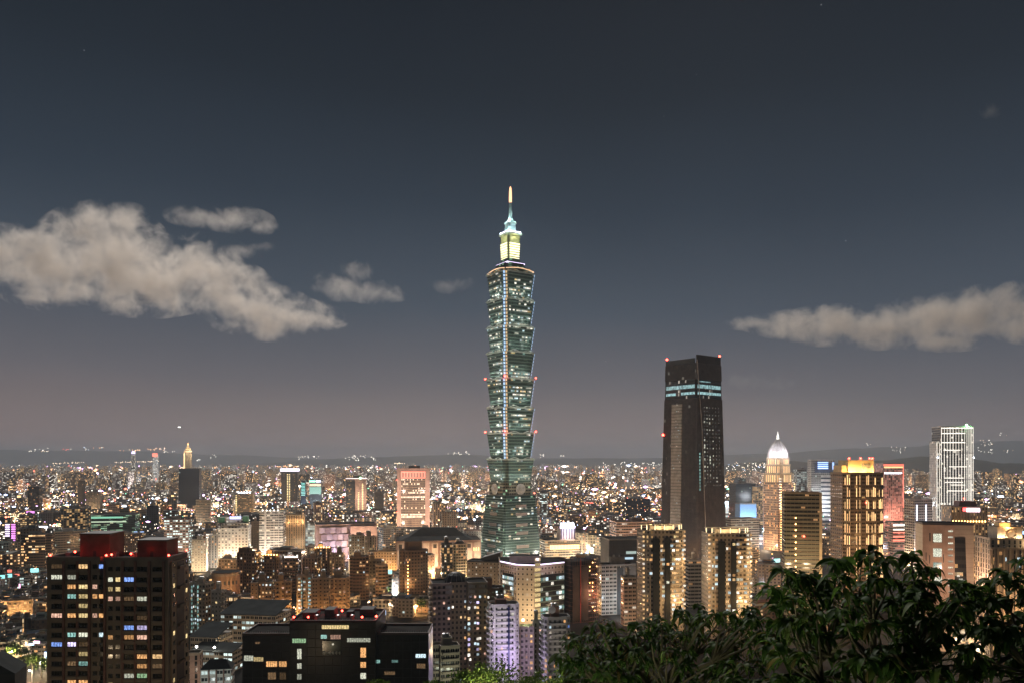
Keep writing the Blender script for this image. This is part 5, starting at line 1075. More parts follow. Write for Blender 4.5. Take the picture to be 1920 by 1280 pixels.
    for x_ in (-17, -12, -2, 4, 6, 15): m.box(x_, x_ + 1.6, -1, .8, ztop + .02, ztop + 1.9)
    m.build('roof_plant', [GREY], root)
    VIS.append((86, 350, Y, 1290)); FOOT.append((cx, Y + 7, 26)); LAND.append((210, Y, 'the dark residential tower'))
near_tower()
def near_block():
    Y = 330; X = lambda px: (px - 960) * Y / F; Z = lambda py: H - (py - HZ) * Y / F; gz = max(0, ground_z(0, Y)); cx = X(628); root = empty('dark_office', (cx, Y, gz)); tag(root, 'low black office block in three parts with red roof lamps and a few lit windows', 'building')
    lx = lambda px: X(px) - cx; lz = lambda py: Z(py) - gz; BK = surf('black glass wall', (.014, .014, .016), .3, var=.5, scale=.5); CP = surf('copper coping', (.12, .07, .055), .7); rr = random.Random(12)
    for nm, a, c, yt, y0, y1 in (('wing', 451, 545, 1192, 2, 22), ('middle_block', 545, 706, 1164, -2, 24), ('wing', 706, 803, 1190, 1, 20)):
        b = MB(); b.prism([(lx(a) + .02, y0), (lx(c) - .02, y0), (lx(c) - .02, y1), (lx(a) + .02, y1)], 0, lz(yt), 0, 1, 3.6, 3.8); w_ = b.build(nm, [BK, ROOF], root)
        m = MB(); m.ring([(lx(a) + .02, y0), (lx(c) - .02, y0), (lx(c) - .02, y1), (lx(a) + .02, y1)], .5, lz(yt) - .2, lz(yt) + .9); m.build('coping', [CP if nm == 'wing' else surf('dark red coping', (.09, .02, .02), .7)], w_)
        m = MB()
        for k in range(9): m.box(lx(a) + .3, lx(c) - .3, y0 - .25, y0 - .01, lz(yt) - 3 - 3.8 * k - .2, lz(yt) - 3 - 3.8 * k)
        n = int((lx(c) - lx(a)) / 3.6)
        for k in range(n + 1): x = lx(a) + .3 + (lx(c) - lx(a) - .6) * k / n; m.box(x - .1, x + .1, y0 - .2, y0 - .02, 0, lz(yt) - 1)
        m.build('mullion_grid', [surf('black mullion', (.035, .033, .033), .5)], w_)
    wins = [(606, 656, 1169, 1176, 'yellow', .7, -2), (551, 576, 1194, 1202, 'green', .5, -2), (560, 568, 1213, 1232, 'pale', 1, -2), (560, 568, 1240, 1250, 'pale', 1, -2), (560, 568, 1260, 1270, 'pale', 1, -2), (604, 615, 1187, 1194, 'teal', .5, -2), (622, 641, 1187, 1195, 'peach', .7, -2), (653, 696, 1193, 1200.5, 'pale', 1.2, -2), (678, 688, 1211, 1229, 'orange', 1, -2), (678, 688, 1237.5, 1248, 'orange', 1, -2), (678, 688, 1258, 1269, 'pale', 1, -2),
            (455, 472, 1230, 1240, 'pale', .7, 2), (473, 491, 1233, 1241, 'yellow', .6, 2), (497, 517, 1241, 1251, 'orange', .8, 2), (521, 535, 1241, 1251, 'orange', .9, 2), (476, 485, 1204, 1208, 'dim', 1, 2), (779, 798, 1226, 1233, 'cool', .5, 1), (781, 797, 1244, 1253, 'dim', 1, 1), (704.5, 712, 1237, 1243, 'teal', .3, 1), (734, 746, 1237, 1242, 'teal', .4, 1), (720, 740, 1259, 1265, 'dim', 1, 1), (500, 515, 1262, 1275, 'dim', 1, 2), (522, 534, 1262, 1275, 'dim', 1, 2)]
    for (a, c, t, bt, k, s, y0) in wins: link('lit_window', pane_mesh((c - a) * Y / F, (bt - t) * Y / F, WIN[k], .06), root, (lx((a + c) / 2), y0 - .27, lz((t + bt) / 2)))
    b = MB(); b.box(lx(607), lx(643), -2.6, -2.27, lz(1225), lz(1198)); t_ = b.build('terrace_glass', [surf('terrace glass', (.05, .055, .045), .15)], root)
    for k in range(6): m = MB(); m.ball((lx(610 + 6 * k), -2.9, lz(1220)), .55, 0, 8, 1.3); m.build('planter', [surf('pale planter', (.5, .47, .4))], root)
    lamp((lx(625), -4.4, lz(1206)), 70, (1, .9, .7), .4, root)
    for px, yy in ((551, 0), (578, 0), (597, 14), (628, 14), (679, 0), (704, 2), (672, 16)): beacon(root, (lx(px), max(yy, -1.2), lz(1164) + .9), .45, 210)
    for (a, c, y0, y1, hh_) in ((560, 585, 6, 14, 2.6), (600, 618, 8, 16, 3.4), (640, 652, 10, 15, 2.2), (664, 690, 12, 20, 2.8)):
        b = MB(); b.box(lx(a), lx(c), y0, y1, lz(1164) + .02, lz(1164) + hh_); b.build('roof_plant', [surf('dark roof plant', (.06, .05, .05), .8)], root)
    for px_ in (590, 630, 657): b = MB(); b.lathe([(1, 0), (1, 1.7), (.8, 2), (.1, 2.2)], 10); b.build('water_tank', [TANK], root, (lx(px_), 4, lz(1164) + .02))
    for a, c, yy_, zz_ in ((547, 704, -1.6, lz(1164) + .95), (453, 543, 2.4, lz(1192) + .95), (708, 801, 1.4, lz(1190) + .95)):
        m = MB(); m.tube([(lx(a), yy_, zz_ + .9), (lx(c), yy_, zz_ + .9)], .05, 4)
        for q in range(22): x_ = lx(a) + (lx(c) - lx(a)) * q / 21; m.tube([(x_, yy_, zz_), (x_, yy_, zz_ + .9)], .04, 4)
        m.build('railing', [STEEL], root)
    VIS.append((450, 804, Y, 1290)); FOOT.append((cx, Y + 10, 44)); LAND.append((628, Y, 'the black office block'))
near_block()
def fg(label, x0, x1, yt, Y, rz, q, fa, pk='cross', lit=.1, pal=('warm', 'white', 'peach', 'cool'), balc=2, pm=STONE, **k):
    return bld('apartment_tower', label, x0, x1, yt, Y, rz, q, facade(*fa), pk, fh=3.1, cw=2.8, lit=lit, pal=pal, wmax=95, win=(.42, .46), vb=1260, balc=balc, pmat=pm, bmat=pm, **k)
o = fg('large brown apartment complex with a striped dome roof and a column of bright windows', 806, 914, 1093, 470, 10, .6, ('tan', 'punch', .03, 'warm', .8), 'bays', .1, balc=3, pm=surf('tan tile', (.3, .22, .15)), house=0)
w, d, h = o.w, o.d, o.h
m = MB(); r = w * .2
m.lathe([(r, h + .05), (r * .95, h + 2), (r * .75, h + 4.4), (r * .4, h + 5.8), (.2, h + 6.3)], 18); dm = m.build('dome', [DARKC], o.root, (-w * .05, 0, 0)); m = MB()
for i in range(12):
    a = 2 * math.pi * i / 12; m.tube([((q_ + .1) * math.cos(a), (q_ + .1) * math.sin(a), z_) for q_, z_ in ((r, h + .1), (r * .95, h + 2), (r * .75, h + 4.4), (r * .4, h + 5.8))], .16, 4)
m.build('dome_rib', [surf('pale rib', (.4, .36, .3))], dm)
rr = random.Random(77)
for f in range(26):
    for u in (.64, .8):
        zz = h - 12 - f * 3.1
        if zz > 4 and rr.random() < .75: fbox(o, 'stair_window', 0, u, u + .045, zz, zz + 1.7, .04, .2, WIN[rr.choice(['white', 'violet', 'peach', 'cool', 'warm'])])
for u in (.3, .72, .9): fbox(o, 'gable_frame', 0, u - .06, u + .06, h - 6, h - .4, .05, .5, STONE)
flood(o, 6000, (1, .8, .6), n=2, out=16, up=40)
o = fg('brown tower with an arched white window on its roof house, behind the violet tower', 880, 946, 1104, 500, 10, .7, ('brown', 'punch', .06, 'warm', .8), 'cross', .08, balc=0, pm=BROWN, house=0)
b = MB(); b.prism([(x - o.w * .08, y) for x, y in rect(o.w * .45, o.d * .5)], o.h + .02, o.h + 7, 0, 1); b.build('roof_house', [surf('rust render', (.26, .14, .09)), ROOF], o.root)
m = MB(); m.lathe([(2.2, 0), (2.2, .5), (.1, .5)], 18); e = link('arched_window', m.mesh('arched_window', [surf('pale arch', (.5, .5, .47))]), o.root, (-o.w * .2, -o.d * .25 - .1, o.h + 5.2)); e.rotation_euler = (R(90), 0, 0)
o = fg('white curved balcony tower lit violet from below with a dark blue stripe', 914, 974, 1134, 440, 8, .7, ('white', 'small', .03, 'warm', .8), 'cut', .03, balc=3, pm=WHITE, house=1, hmat=surf('rust render', (.26, .14, .09)))
fbox(o, 'blue_stripe', 0, .60, .66, 0, o.h, .04, 1.5, surf('dark blue stripe', (.015, .02, .07), .4)); lamp((o.w * .1, -o.d / 2 - 14, 26), 5000, (.62, .5, 1), 1, o.root); lamp((o.w * .3, -o.d / 2 - 16, 22), 3500, (.72, .5, 1), 1, o.root); lamp((-o.w * .3, -o.d / 2 - 18, 44), 5000, (.9, .8, 1), 1, o.root)
o = fg('narrow apartment tower with orange lit lower floors and a green lit roof terrace', 972, 1001, 1176, 446, 6, .9, ('beige', 'punch', .06, 'gold', .8), 'bays', .25, ('orange', 'warm', 'warm', 'peach', 'white'), balc=1, pm=STONE, house=0); flood(o, 6000, ORANGE, n=1, out=9, up=22)
lamp((0, -o.d * .3, o.h + 3), 900, (.7, 1, .5), .5, o.root); m = MB(); m.ball((-o.w * .25, -o.d * .3, o.h + 4.5), .9, 0, 8); m.tube([(-o.w * .25, -o.d * .3, o.h + .02), (-o.w * .25, -o.d * .3, o.h + 3.6)], .1, 5, 1); m.build('roof_lamp', [L_O, DARKM], o.root)
o = fg('slim pale grey apartment tower beside the orange lit one', 998, 1017, 1166, 470, 6, 1.0, ('grey', 'slot', .03, 'warm', .7), 'rect', .05, balc=1, pm=GREY)
o = fg('grey apartment tower with curved balconies half hidden by the bush', 1014, 1070, 1158, 430, 8, .7, ('grey', 'punch', .05, 'warm', .8), 'cut', .1, ('warm', 'cool', 'orange', 'blue', 'pale'), balc=3, pm=surf('pale grey tile', (.36, .35, .33)), house=1, hmat=surf('rust render', (.26, .14, .09)))
flood(o, 4000, (1, .85, .7), n=1, out=14, up=36); m = MB(); m.lathe([(2, 0), (2, .5), (.1, .5)], 18); e = link('arched_window', m.mesh('arched_window', [surf('pale arch', (.5, .5, .47))]), o.root, (-o.w * .2, -o.d * .25 - 2, o.h + 5)); e.rotation_euler = (R(90), 0, 0)
o = fg('low beige apartment block with stepped bands right of the black office block', 805, 862, 1212, 395, 14, .7, ('beige', 'wide', .03, 'warm', .8), 'step', .04, balc=3, pm=BEIGE); flood(o, 6000, (.9, .95, .7), n=2, out=14, up=26)
def school():
    Y = 510; X = lambda px: (px - 960) * Y / F; Z = lambda py: H - (py - HZ) * Y / F; cx = X(402); root = empty('school_building', (cx, Y, 0), R(-8)); tag(root, 'low pale building with slanted dark roofs and two bright wall lamps', 'building')
    lx = lambda px: X(px) - cx; WH = facade('beige', 'wide', .45, 'cool', 1.2, row=.3); SL = surf('slate roof', (.05, .055, .055), .95, spec=.05)
    for nm, a, c, y0, y1, zt, rise in (('wing', 350, 402, 2, 24, Z(1196), 5), ('front_wing', 376, 456, -12, 1.5, Z(1212), 2.5), ('rear_wing', 352, 470, 40, 66, Z(1176) * 1.02, 6)):
        q = [(lx(a), y0), (lx(c), y0), (lx(c), y1), (lx(a), y1)]
        b = MB(); b.prism(q, 0, zt, 0, 0, 3.2, 3.6); w_ = b.build(nm, [WH], root)
        b = MB(); x0, x1 = lx(a) - .6, lx(c) + .6; b.add([(x0, y0 - .8, zt + .05), (x1, y0 - .8, zt + .05), (x1, y1 + .6, zt + rise), (x0, y1 + .6, zt + rise), (x0, y0 - .8, zt + .5), (x1, y0 - .8, zt + .5), (x1, y1 + .6, zt + rise + .5), (x0, y1 + .6, zt + rise + .5)], [(0, 1, 5, 4), (1, 2, 6, 5), (2, 3, 7, 6), (3, 0, 4, 7), (4, 5, 6, 7), (3, 2, 1, 0)]); b.build('roof', [SL], w_)
    for px in (388, 423): m = MB(); m.ball((lx(px), -13.2, Z(1203)), .75, 0, 10); m.tube([(lx(px), -12.3, Z(1203) - .3), (lx(px), -13.2, Z(1203))], .12, 5, 1); m.build('wall_lamp', [L_W, DARKM], root); lamp((lx(px), -14.6, Z(1203)), 1100, (1, .92, .75), .4, root)
    VIS.append((350, 470, Y, 1245)); FOOT.append((cx, Y + 20, 34))
school()
o = bld('town_house', 'beige town house with a flat parapet next to the dark residential tower', 346, 381, 1226, 405, 8, .9, facade('pink', 'slot', .05, 'warm'), 'rect', vb=1280, house=0, pmat=BEIGE); flood(o, 2500, (1, .75, .55), n=1, out=10, up=24)
o = bld('town_house', 'white town house with framed bays under a dark pitched roof', 376, 440, 1252, 395, 10, .7, facade('white', 'wide', .12, 'cool', .9), 'rect', vb=1280, house=0, para=0); flood(o, 3500, (.9, 1, .95), n=2, out=10, up=22)
b = MB(); w, d, h = o.w * 1.05, o.d * 1.08, o.h; b.add([(-w / 2, -d / 2, h + .05), (w / 2, -d / 2, h + .05), (w / 2, d / 2, h + .05), (-w / 2, d / 2, h + .05), (-w * .25, 0, h + 4), (w * .25, 0, h + 4)], [(0, 1, 5, 4), (1, 2, 5), (2, 3, 4, 5), (3, 0, 4), (3, 2, 1, 0)]); b.build('roof', [surf('slate roof', (.05, .055, .055), .95, spec=.05)], o.root)
for u in (.28, .52, .76): fbox(o, 'bay_frame', 0, u - .02, u + .02, 0, o.h - .2, .03, .7, surf('brown frame', (.2, .1, .07)))
o = bld('curved_terrace', 'curved orange lit terrace block left of the near residential tower', 14, 62, 1126, 640, 30, .5, facade('beige', 'punch', .4, 'warm', .9), 'rect', vb=1160, house=1, pmat=BEIGE); flood(o, 12000, ORANGE, n=2, out=10)
o = bld('dark_shed', 'large black gabled shed roof at the lower edge of the city', -70, 50, 1262, 330, 16, .8, facade('dark', 'blank', 0), 'rect', vb=1290, house=0, para=0)
b = MB(); w, d, h = o.w * 1.03, o.d * 1.03, o.h; b.add([(-w / 2, -d / 2, h + .05), (w / 2, -d / 2, h + .05), (w / 2, d / 2, h + .05), (-w / 2, d / 2, h + .05), (0, -d / 2, h + 7), (0, d / 2, h + 7)], [(0, 1, 4), (1, 2, 5, 4), (2, 3, 5), (3, 0, 4, 5), (3, 2, 1, 0)]); b.build('roof', [surf('slate roof', (.05, .055, .055), .95, spec=.05)], o.root)

# ------------------------------------------------------------------ the countable small blocks between the landmarks
g = random.Random(2024)
SHORT = [(210, 'the dark residential tower'), (356, 'the navy glass tower'), (440, 'the stepped white office'), (510, 'the white gridded tower'), (543, 'the lilac crowned tower'), (648, 'the lilac stepped mall'), (668, 'the two toned tower'), (775, 'the pinkish office slab'), (957, 'the supertall tower'), (1050, 'the brilliant roof sign'), (1180, 'the pinkish slotted hall'), (1300, 'the tapering tower'), (1458, 'the domed tower'), (1606, 'the gold lit hotel'), (1667, 'the red lit tower'), (1785, 'the white lit tower'), (1880, 'the classical hotel'), (120, 'the olive gridded block'), (25, 'the magenta striped tower')]
HT = [(14, 'low'), (22, 'squat'), (30, 'mid-height'), (44, 'tall'), (99, 'lofty')]
CW = {'tan': 'tan', 'brown': 'brown', 'beige': 'beige', 'grey': 'grey', 'white': 'white', 'dark': 'black', 'pink': 'pinkish', 'slate': 'slate grey', 'olive': 'olive', 'stone': 'sandy', 'navy': 'navy', 'green': 'green glass'}
def free(x, Y, r):
    return all((x - a) ** 2 + (Y - b) ** 2 > (r + c) ** 2 for a, b, c in FOOT)
def limit(px0, px1, Y):
    """the highest row a block here may reach without covering the visible part of a placed building"""
    lim = 868
    for a, b, YY, vb in VIS:
        if YY > Y and px1 > a - 3 and px0 < b + 3: lim = max(lim, vb - 6)
    return lim
SIGNC = [(L_B, 'white'), (LED_R, 'red'), (LED_B, 'blue'), (LED_C, 'teal'), (LED_M, 'magenta'), (LED_G, 'gold'), (SIGN_W, 'white')]
count = 0; tries = 0; SEEN = {}
QUARTERS = [(-12, 92, 1030, 1235, 44), (335, 470, 1120, 1200, 8), (690, 800, 1080, 1155, 12), (1412, 1470, 1040, 1120, 7), (60, 340, 985, 1010, 12)]
QL = [(a, b_, c, d_) for a, b_, c, d_, n_ in QUARTERS for _ in range(n_ * 6)]
while count < 296 and tries < 9000:
    tries += 1
    base = 895 + (1215 - 895) * g.random() ** 1.25; px = g.uniform(-15, 1935)
    if tries <= len(QL): q_ = QL[tries - 1]; px = g.uniform(q_[0], q_[1]); base = g.uniform(q_[2], q_[3])
    Y = H * F / (base - HZ)
    if Y < 560 and px > 100: continue
    near = Y < 900
    wm = (g.uniform(9, 16) if px < 100 else g.uniform(13, 26)) if near else g.uniform(16, 44); hm = g.choice([9, 11, 13, 15, 18]) if near and px < 100 else g.choice([12, 15, 18, 22, 26, 32, 38, 48, 60] if not near else [12, 15, 20, 26, 32])
    if base > 1090 and px > 860 and not 1410 < px < 1472: continue
    X = (px - 960) * Y / F; wpx = wm * F / Y / 2
    if not free(X, Y, wm * .42): continue
    lim = limit(px - wpx, px + wpx, Y); top = base - hm * F / Y
    if top < lim:
        hm = (base - lim) * Y / F
        if hm < 7: continue
        top = lim
    wall = g.choice(['tan', 'brown', 'beige', 'grey', 'grey', 'white', 'dark', 'pink', 'slate', 'olive', 'stone', 'stone'] if hm < 40 else ['slate', 'navy', 'tan', 'grey', 'white', 'pink', 'brown']); sty = g.choice(['punch', 'punch', 'wide', 'strip', 'grid', 'slot', 'small'])
    few = g.random(); prob = .08 if few < .3 else (.22 if few < .7 else .42); pal = g.choice(['warm', 'mix', 'mix', 'cool', 'gold', 'white'])
    rz = R(g.choice([12, 18, 33, -8, 25, 5]) + g.uniform(-4, 4)); d = wm * g.uniform(.5, 1.0)
    kind = 'walk_up_block' if hm < 20 else ('apartment_block' if sty in ('punch', 'slot', 'small') else 'office_block')
    hw = next(n for v, n in HT if hm < v); sg = g.random() < .2 and Y > 750; sm, sn = g.choice(SIGNC)
    ref = min(SHORT, key=lambda t: abs(t[0] - px)); side = 'left of' if px < ref[0] - 6 else ('right of' if px > ref[0] + 6 else 'in line with')
    dist = 'near' if Y < 1000 else ('mid-distance' if Y < 1800 else 'distant')
    lab = '%s %s %s block, %s%s windows, %s %s' % (dist, hw, CW[wall], 'sparse ' if prob < .1 else ('many ' if prob > .3 else ''), {'warm': 'warm', 'mix': 'mixed', 'cool': 'cool', 'gold': 'gold', 'white': 'white'}[pal], side, ref[1])
    if sg: lab = '%s %s %s block with %s roof sign %s %s' % (dist, hw, CW[wall], sn, side, ref[1])
    root = empty(kind, (X, Y, 0), rz); tag(root, lab, 'building', 'small city blocks between the towers')
    ply = plan(g.choice(['rect', 'rect', 'bays', 'cross', 'ell', 'step']), wm, d)
    b = MB(); b.prism(ply, 0, hm, 0, 1, 3.4, 3.3); b.build('wall', [facade(wall, sty, prob, pal, 1.3 if near else 1.9, row=.6 if sty == 'strip' else 0), g.choice([ROOF, ROOF, ROOFG, ROOFR, CONC])], root)
    b = MB(); hh = g.uniform(2.5, 5); b.prism([(x + wm * g.uniform(-.15, .15), y + d * .05) for x, y in rect(wm * .34, d * .4)] if False else [(x - wm * .1, y + d * .05) for x, y in rect(wm * .34, d * .4)], hm + .02, hm + hh, 0, 1); b.build('roof_house', [g.choice([GREY, TAN, STONE, WHITE, BROWN]), g.choice([ROOF, ROOFG, ROOFR])], root)
    if near or g.random() < .4:
        b = MB(); b.ring(ply, .35, hm - .2, hm + 1); b.build('parapet', [g.choice([GREY, STONE, WHITE])], root)
        b = MB(); b.lathe([(1, 0), (1, 1.8), (.8, 2.1), (.1, 2.3)], 8); b.build('water_tank', [TANK], root, (wm * .2, 0, hm + .05))
    if near and g.random() < .6:                            # sheet metal shelter on the roof
        b = MB(); a, c = wm * .3, d * .32; z = hm + 2.4; b.add([(-a, -c, z), (a, -c, z), (a, c, z), (-a, c, z), (-a, 0, z + 1.3), (a, 0, z + 1.3)], [(0, 1, 5, 4), (2, 3, 4, 5), (1, 2, 5), (3, 0, 4), (3, 2, 1, 0)])
        for x_ in (-a + .3, a - .3): b.box(x_ - .1, x_ + .1, -c + .2, -c + .4, hm + .02, z)
        b.build('roof_shelter', [g.choice([ROOFG, ROOFR, surf('blue roof sheet', (.05, .08, .13), .9, spec=.06)])], root)
    if sg:
        b = MB(); sw = g.uniform(4, wm * .6); b.box(-sw / 2, sw / 2, -d / 2 - .4, -d / 2 + .1, hm + 1, hm + g.uniform(3, 6)); b.build('roof_sign', [sm], root)
    FOOT.append((X, Y, wm * .42)); count += 1
print('small blocks', count)

# ------------------------------------------------------------------ beyond counting: the far city and its lights
f = random.Random(77)
FM = [facade('tan', 'punch', .3, 'mix', 2.2), facade('slate', 'grid', .26, 'mix', 2.2), facade('grey', 'wide', .3, 'gold', 2.2), facade('pink', 'punch', .34, 'white', 2.0), facade('beige', 'grid', .24, 'white', 2.2), facade('pink', 'strip', .3, 'white', 2.2), facade('white', 'punch', .3, 'mix', 2.2)]
b = MB()
for i in range(6200):
    row = 874 + (66 * f.random() ** 1.4 if f.random() < .6 else 165 * f.random()); Y = H * F / (row - HZ); px = f.uniform(-40, 1960); X = (px - 960) * Y / F
    if 1130 < px < 1480 and 3000 < Y < 3700: continue
    if Y < 620: continue
    if px > 1290 and Y > 5600: continue
    w, d, h = f.uniform(16, 50), f.uniform(14, 36), f.choice([10, 14, 18, 22, 28, 36, 50, 60, 80] if Y > 3000 else [9, 12, 14, 16, 18, 22, 26, 30]); a = f.choice([.2, .35, .6, -.1]); c, s = math.cos(a), math.sin(a)
    if not free(X, Y, w * .5) : continue
    lim = limit(px - w * .5 * F / Y, px + w * .5 * F / Y, Y)
    if H - (lim - HZ) * Y / F < h: h = H - (lim - HZ) * Y / F
    if h < 6: continue
    ply = [(X + x * c - y * s, Y + x * s + y * c) for x, y in rect(w, d)]; k = f.randrange(7)
    b.prism(ply, 0, h, k, 7, 4.5, 4.0, off=f.randrange(9999))
o = b.build('distant_city', FM + [ROOF]); tag(o, 'far city of countless small blocks fading towards the hills', 'city', kind='stuff')
LM = [glowm('far warm light', (1, .7, .45), 6), glowm('far orange light', (1, .46, .2), 7), glowm('far white light', (1, .92, .8), 7), glowm('far blue light', (.55, .68, 1), 8), glowm('far red light', (1, .16, .1), 7), glowm('far green light', (.3, 1, .6), 4), glowm('far violet light', (.85, .5, 1), 7)]
b = MB()
def dot(px, row, Y, r, mi, wide=1.0):
    p = P(px, row, Y); rr = r * Y / F * 1.2
    b.add([(p.x + rr * wide, p.y, p.z), (p.x - rr * wide, p.y, p.z), (p.x, p.y + rr, p.z), (p.x, p.y - rr, p.z), (p.x, p.y, p.z + rr), (p.x, p.y, p.z - rr)], [(0, 2, 4), (2, 1, 4), (1, 3, 4), (3, 0, 4), (2, 0, 5), (1, 2, 5), (3, 1, 5), (0, 3, 5)], mi)
def clear(px, row, Y):
    for a, c, YY, vb in VIS:
        if YY > Y and a - 3 < px < c + 3 and row < vb: return False
    return True
for i in range(11500):
    row = 869 + 122 * f.random() ** 2.0; px = f.uniform(-10, 1930); z = f.choice([6, 8, 12, 16, 22, 30, 40])
    Y = (H - z) * F / (row - HZ)
    if Y > 15000 or not clear(px, row, Y): continue
    if px > 1300 and Y > 5800: continue
    if not free((px - 960) * Y / F, Y, 1): continue
    if noise.noise(Vector(((px - 960) * Y / F / 520, Y / 900, 4.2))) < -.04 and f.random() < .82: continue      # parks, rivers and dark quarters
    mi = f.choices(range(7), [4, 4.5 if row < 890 else 2.2, 3.8, 2.4 if row > 885 else 1.3, 2.0, .9, 2.0])[0]; big = f.random()
    dot(px, row, Y, f.uniform(.4, .85) if big < .8 else f.uniform(.9, 2.1), mi, f.choice([1, 1, 1, 2, 3]) if big > .6 else 1)
for (x0, x1, y0, y1, n, mi, s) in ((1105, 1242, 886, 883, 40, 1, .8), (1150, 1242, 877, 875, 26, 1, .6), (1360, 1440, 893, 892, 22, 1, .75), (1690, 1745, 899, 902, 20, 1, .9), (1826, 1925, 901, 905, 34, 1, .9), (1840, 1925, 912, 915, 22, 0, .8), (1000, 1060, 874, 872, 20, 2, .5), (480, 560, 873, 874, 26, 1, .9), (215, 300, 866, 864, 22, 0, .8), (100, 160, 868, 866, 16, 0, .8), (1090, 1160, 941, 944, 26, 4, .7), (1055, 1100, 884, 884, 10, 1, .9), (1030, 1050, 881, 881, 8, 1, 1.0), (395, 440, 875, 878, 14, 1, .9), (740, 760, 868, 868, 8, 0, .9)):
    for k in range(n):
        px = x0 + (x1 - x0) * (k + f.uniform(-.3, .3)) / n; row = y0 + (y1 - y0) * k / n + f.uniform(-.6, .6); dot(px, row, min(15000, (H - 10) * F / (row - HZ)) if row > 871 else 12000, s * f.uniform(.6, 1.2), mi)
for (px, row, s, mi) in ((1015, 880, 2.4, 3), (1160, 893, 2.2, 3), (838, 897, 2.8, 6), (830, 916, 3, 3), (845, 916, 3.5, 3), (860, 915, 3, 3), (820, 915, 3, 3), (880, 898, 2.2, 6), (850, 952, 1.6, 6), (460, 886, 2.6, 6), (420, 890, 3, 6), (447, 887, 3, 3), (397, 887, 3, 3), (155, 878, 2.0, 6), (156, 884, 1.6, 2), (8, 902, 3, 3), (10, 920, 3, 3), (130, 873, 2.6, 4), (560, 908, 2, 4), (1168, 905, 2.4, 4), (1183, 928, 2.6, 4), (1210, 912, 3.0, 6), (1215, 924, 2.4, 0), (308, 908, 2, 3), (172, 889, 2.2, 3), (230, 911, 3.4, 3), (170, 908, 3.2, 3), (28, 870, 1.8, 4), (436, 907, 2, 4), (404, 914, 3.2, 2), (1122, 975, 2.2, 2), (1160, 968, 2, 3), (1135, 972, 2.6, 3), (1100, 957, 2.4, 2), (1030, 1000, 1.4, 3), (650, 876, 2, 3), (1105, 1015, 2.0, 4), (1122, 1014, 2.2, 4), (1118, 988, 2.0, 1), (1108, 992, 2.0, 0), (1134, 987, 2.2, 1), (1125, 1002, 1.6, 2), (1113, 1008, 1.8, 2)):
    z = 14; dot(px, row, (H - z) * F / (row - HZ), s * .62, mi, f.choice([1, 1.4, 2]))
for k in range(40):
    x0 = f.uniform(-2800, 2800); y0 = f.uniform(1500, 3800); ang = R(f.choice([57, 57, 60, -33, -30, 88])); L_ = f.uniform(1500, 6000); mi = f.choice([1, 1, 0, 2]); st_ = f.uniform(36, 60)
    for q in range(int(L_ / st_)):
        x, y = x0 + math.cos(ang) * q * st_ , y0 + math.sin(ang) * q * st_
        px, row = 960 + x * F / y if y > 900 else -99, HZ + (H - 9) * F / max(y, 1)
        if not (-10 < px < 1930) or y > 14000 or row > 1000 or not clear(px, row, y) or (px > 1300 and y > 5800) or not free(x, y, 1): continue
        dot(px, row, y, f.uniform(.5, .9), mi)
# house lights on the ridges
for (x0, x1, y0, y1, n, Y, mi) in ((50, 95, 839, 846, 9, 12600, 2), (78, 96, 845, 846, 6, 12600, 0), (115, 140, 841, 843, 5, 12600, 4), (158, 170, 838, 843, 5, 12600, 3), (175, 205, 838, 840, 6, 12600, 1), (222, 262, 841, 845, 9, 12600, 1), (276, 320, 839, 843, 14, 12600, 1), (240, 265, 842, 844, 7, 12600, 0), (306, 340, 845, 848, 6, 12600, 2), (368, 376, 860, 863, 5, 12600, 2), (393, 406, 851, 858, 4, 12600, 2), (560, 600, 851, 860, 12, 15800, 2), (645, 705, 852, 862, 26, 15800, 2), (840, 884, 845, 851, 12, 15800, 2), (1012, 1020, 850, 858, 7, 15800, 2), (1052, 1058, 852, 854, 2, 15800, 2), (1130, 1242, 866, 876, 50, 11000, 2)):
    for k in range(n): dot(f.uniform(x0, x1), f.uniform(y0, y1), Y, f.uniform(.4, .8), mi if f.random() < .75 else 2)
for (x0, x1, y0, y1, n) in ((1362, 1440, 866, 888, 75), (1520, 1560, 868, 872, 3)):
    for k in range(n): dot(f.uniform(x0, x1), f.uniform(y0, y1), 5750, f.uniform(.35, .7), f.choice([2, 2, 0, 3]))
for (x0, x1, y0, y1, n) in ((1615, 1632, 828, 834, 4), (1670, 1700, 834, 848, 10), (1834, 1862, 822, 848, 24), (1875, 1890, 811, 815, 3), (1880, 1900, 843, 848, 5)):
    for k in range(n): dot(f.uniform(x0, x1), f.uniform(y0, y1), 14200, f.uniform(.4, .7), f.choice([2, 0, 2]))
o = b.build('distant_lights', LM); tag(o, 'countless small coloured lights of the far streets and hillsides', 'lights', kind='stuff')

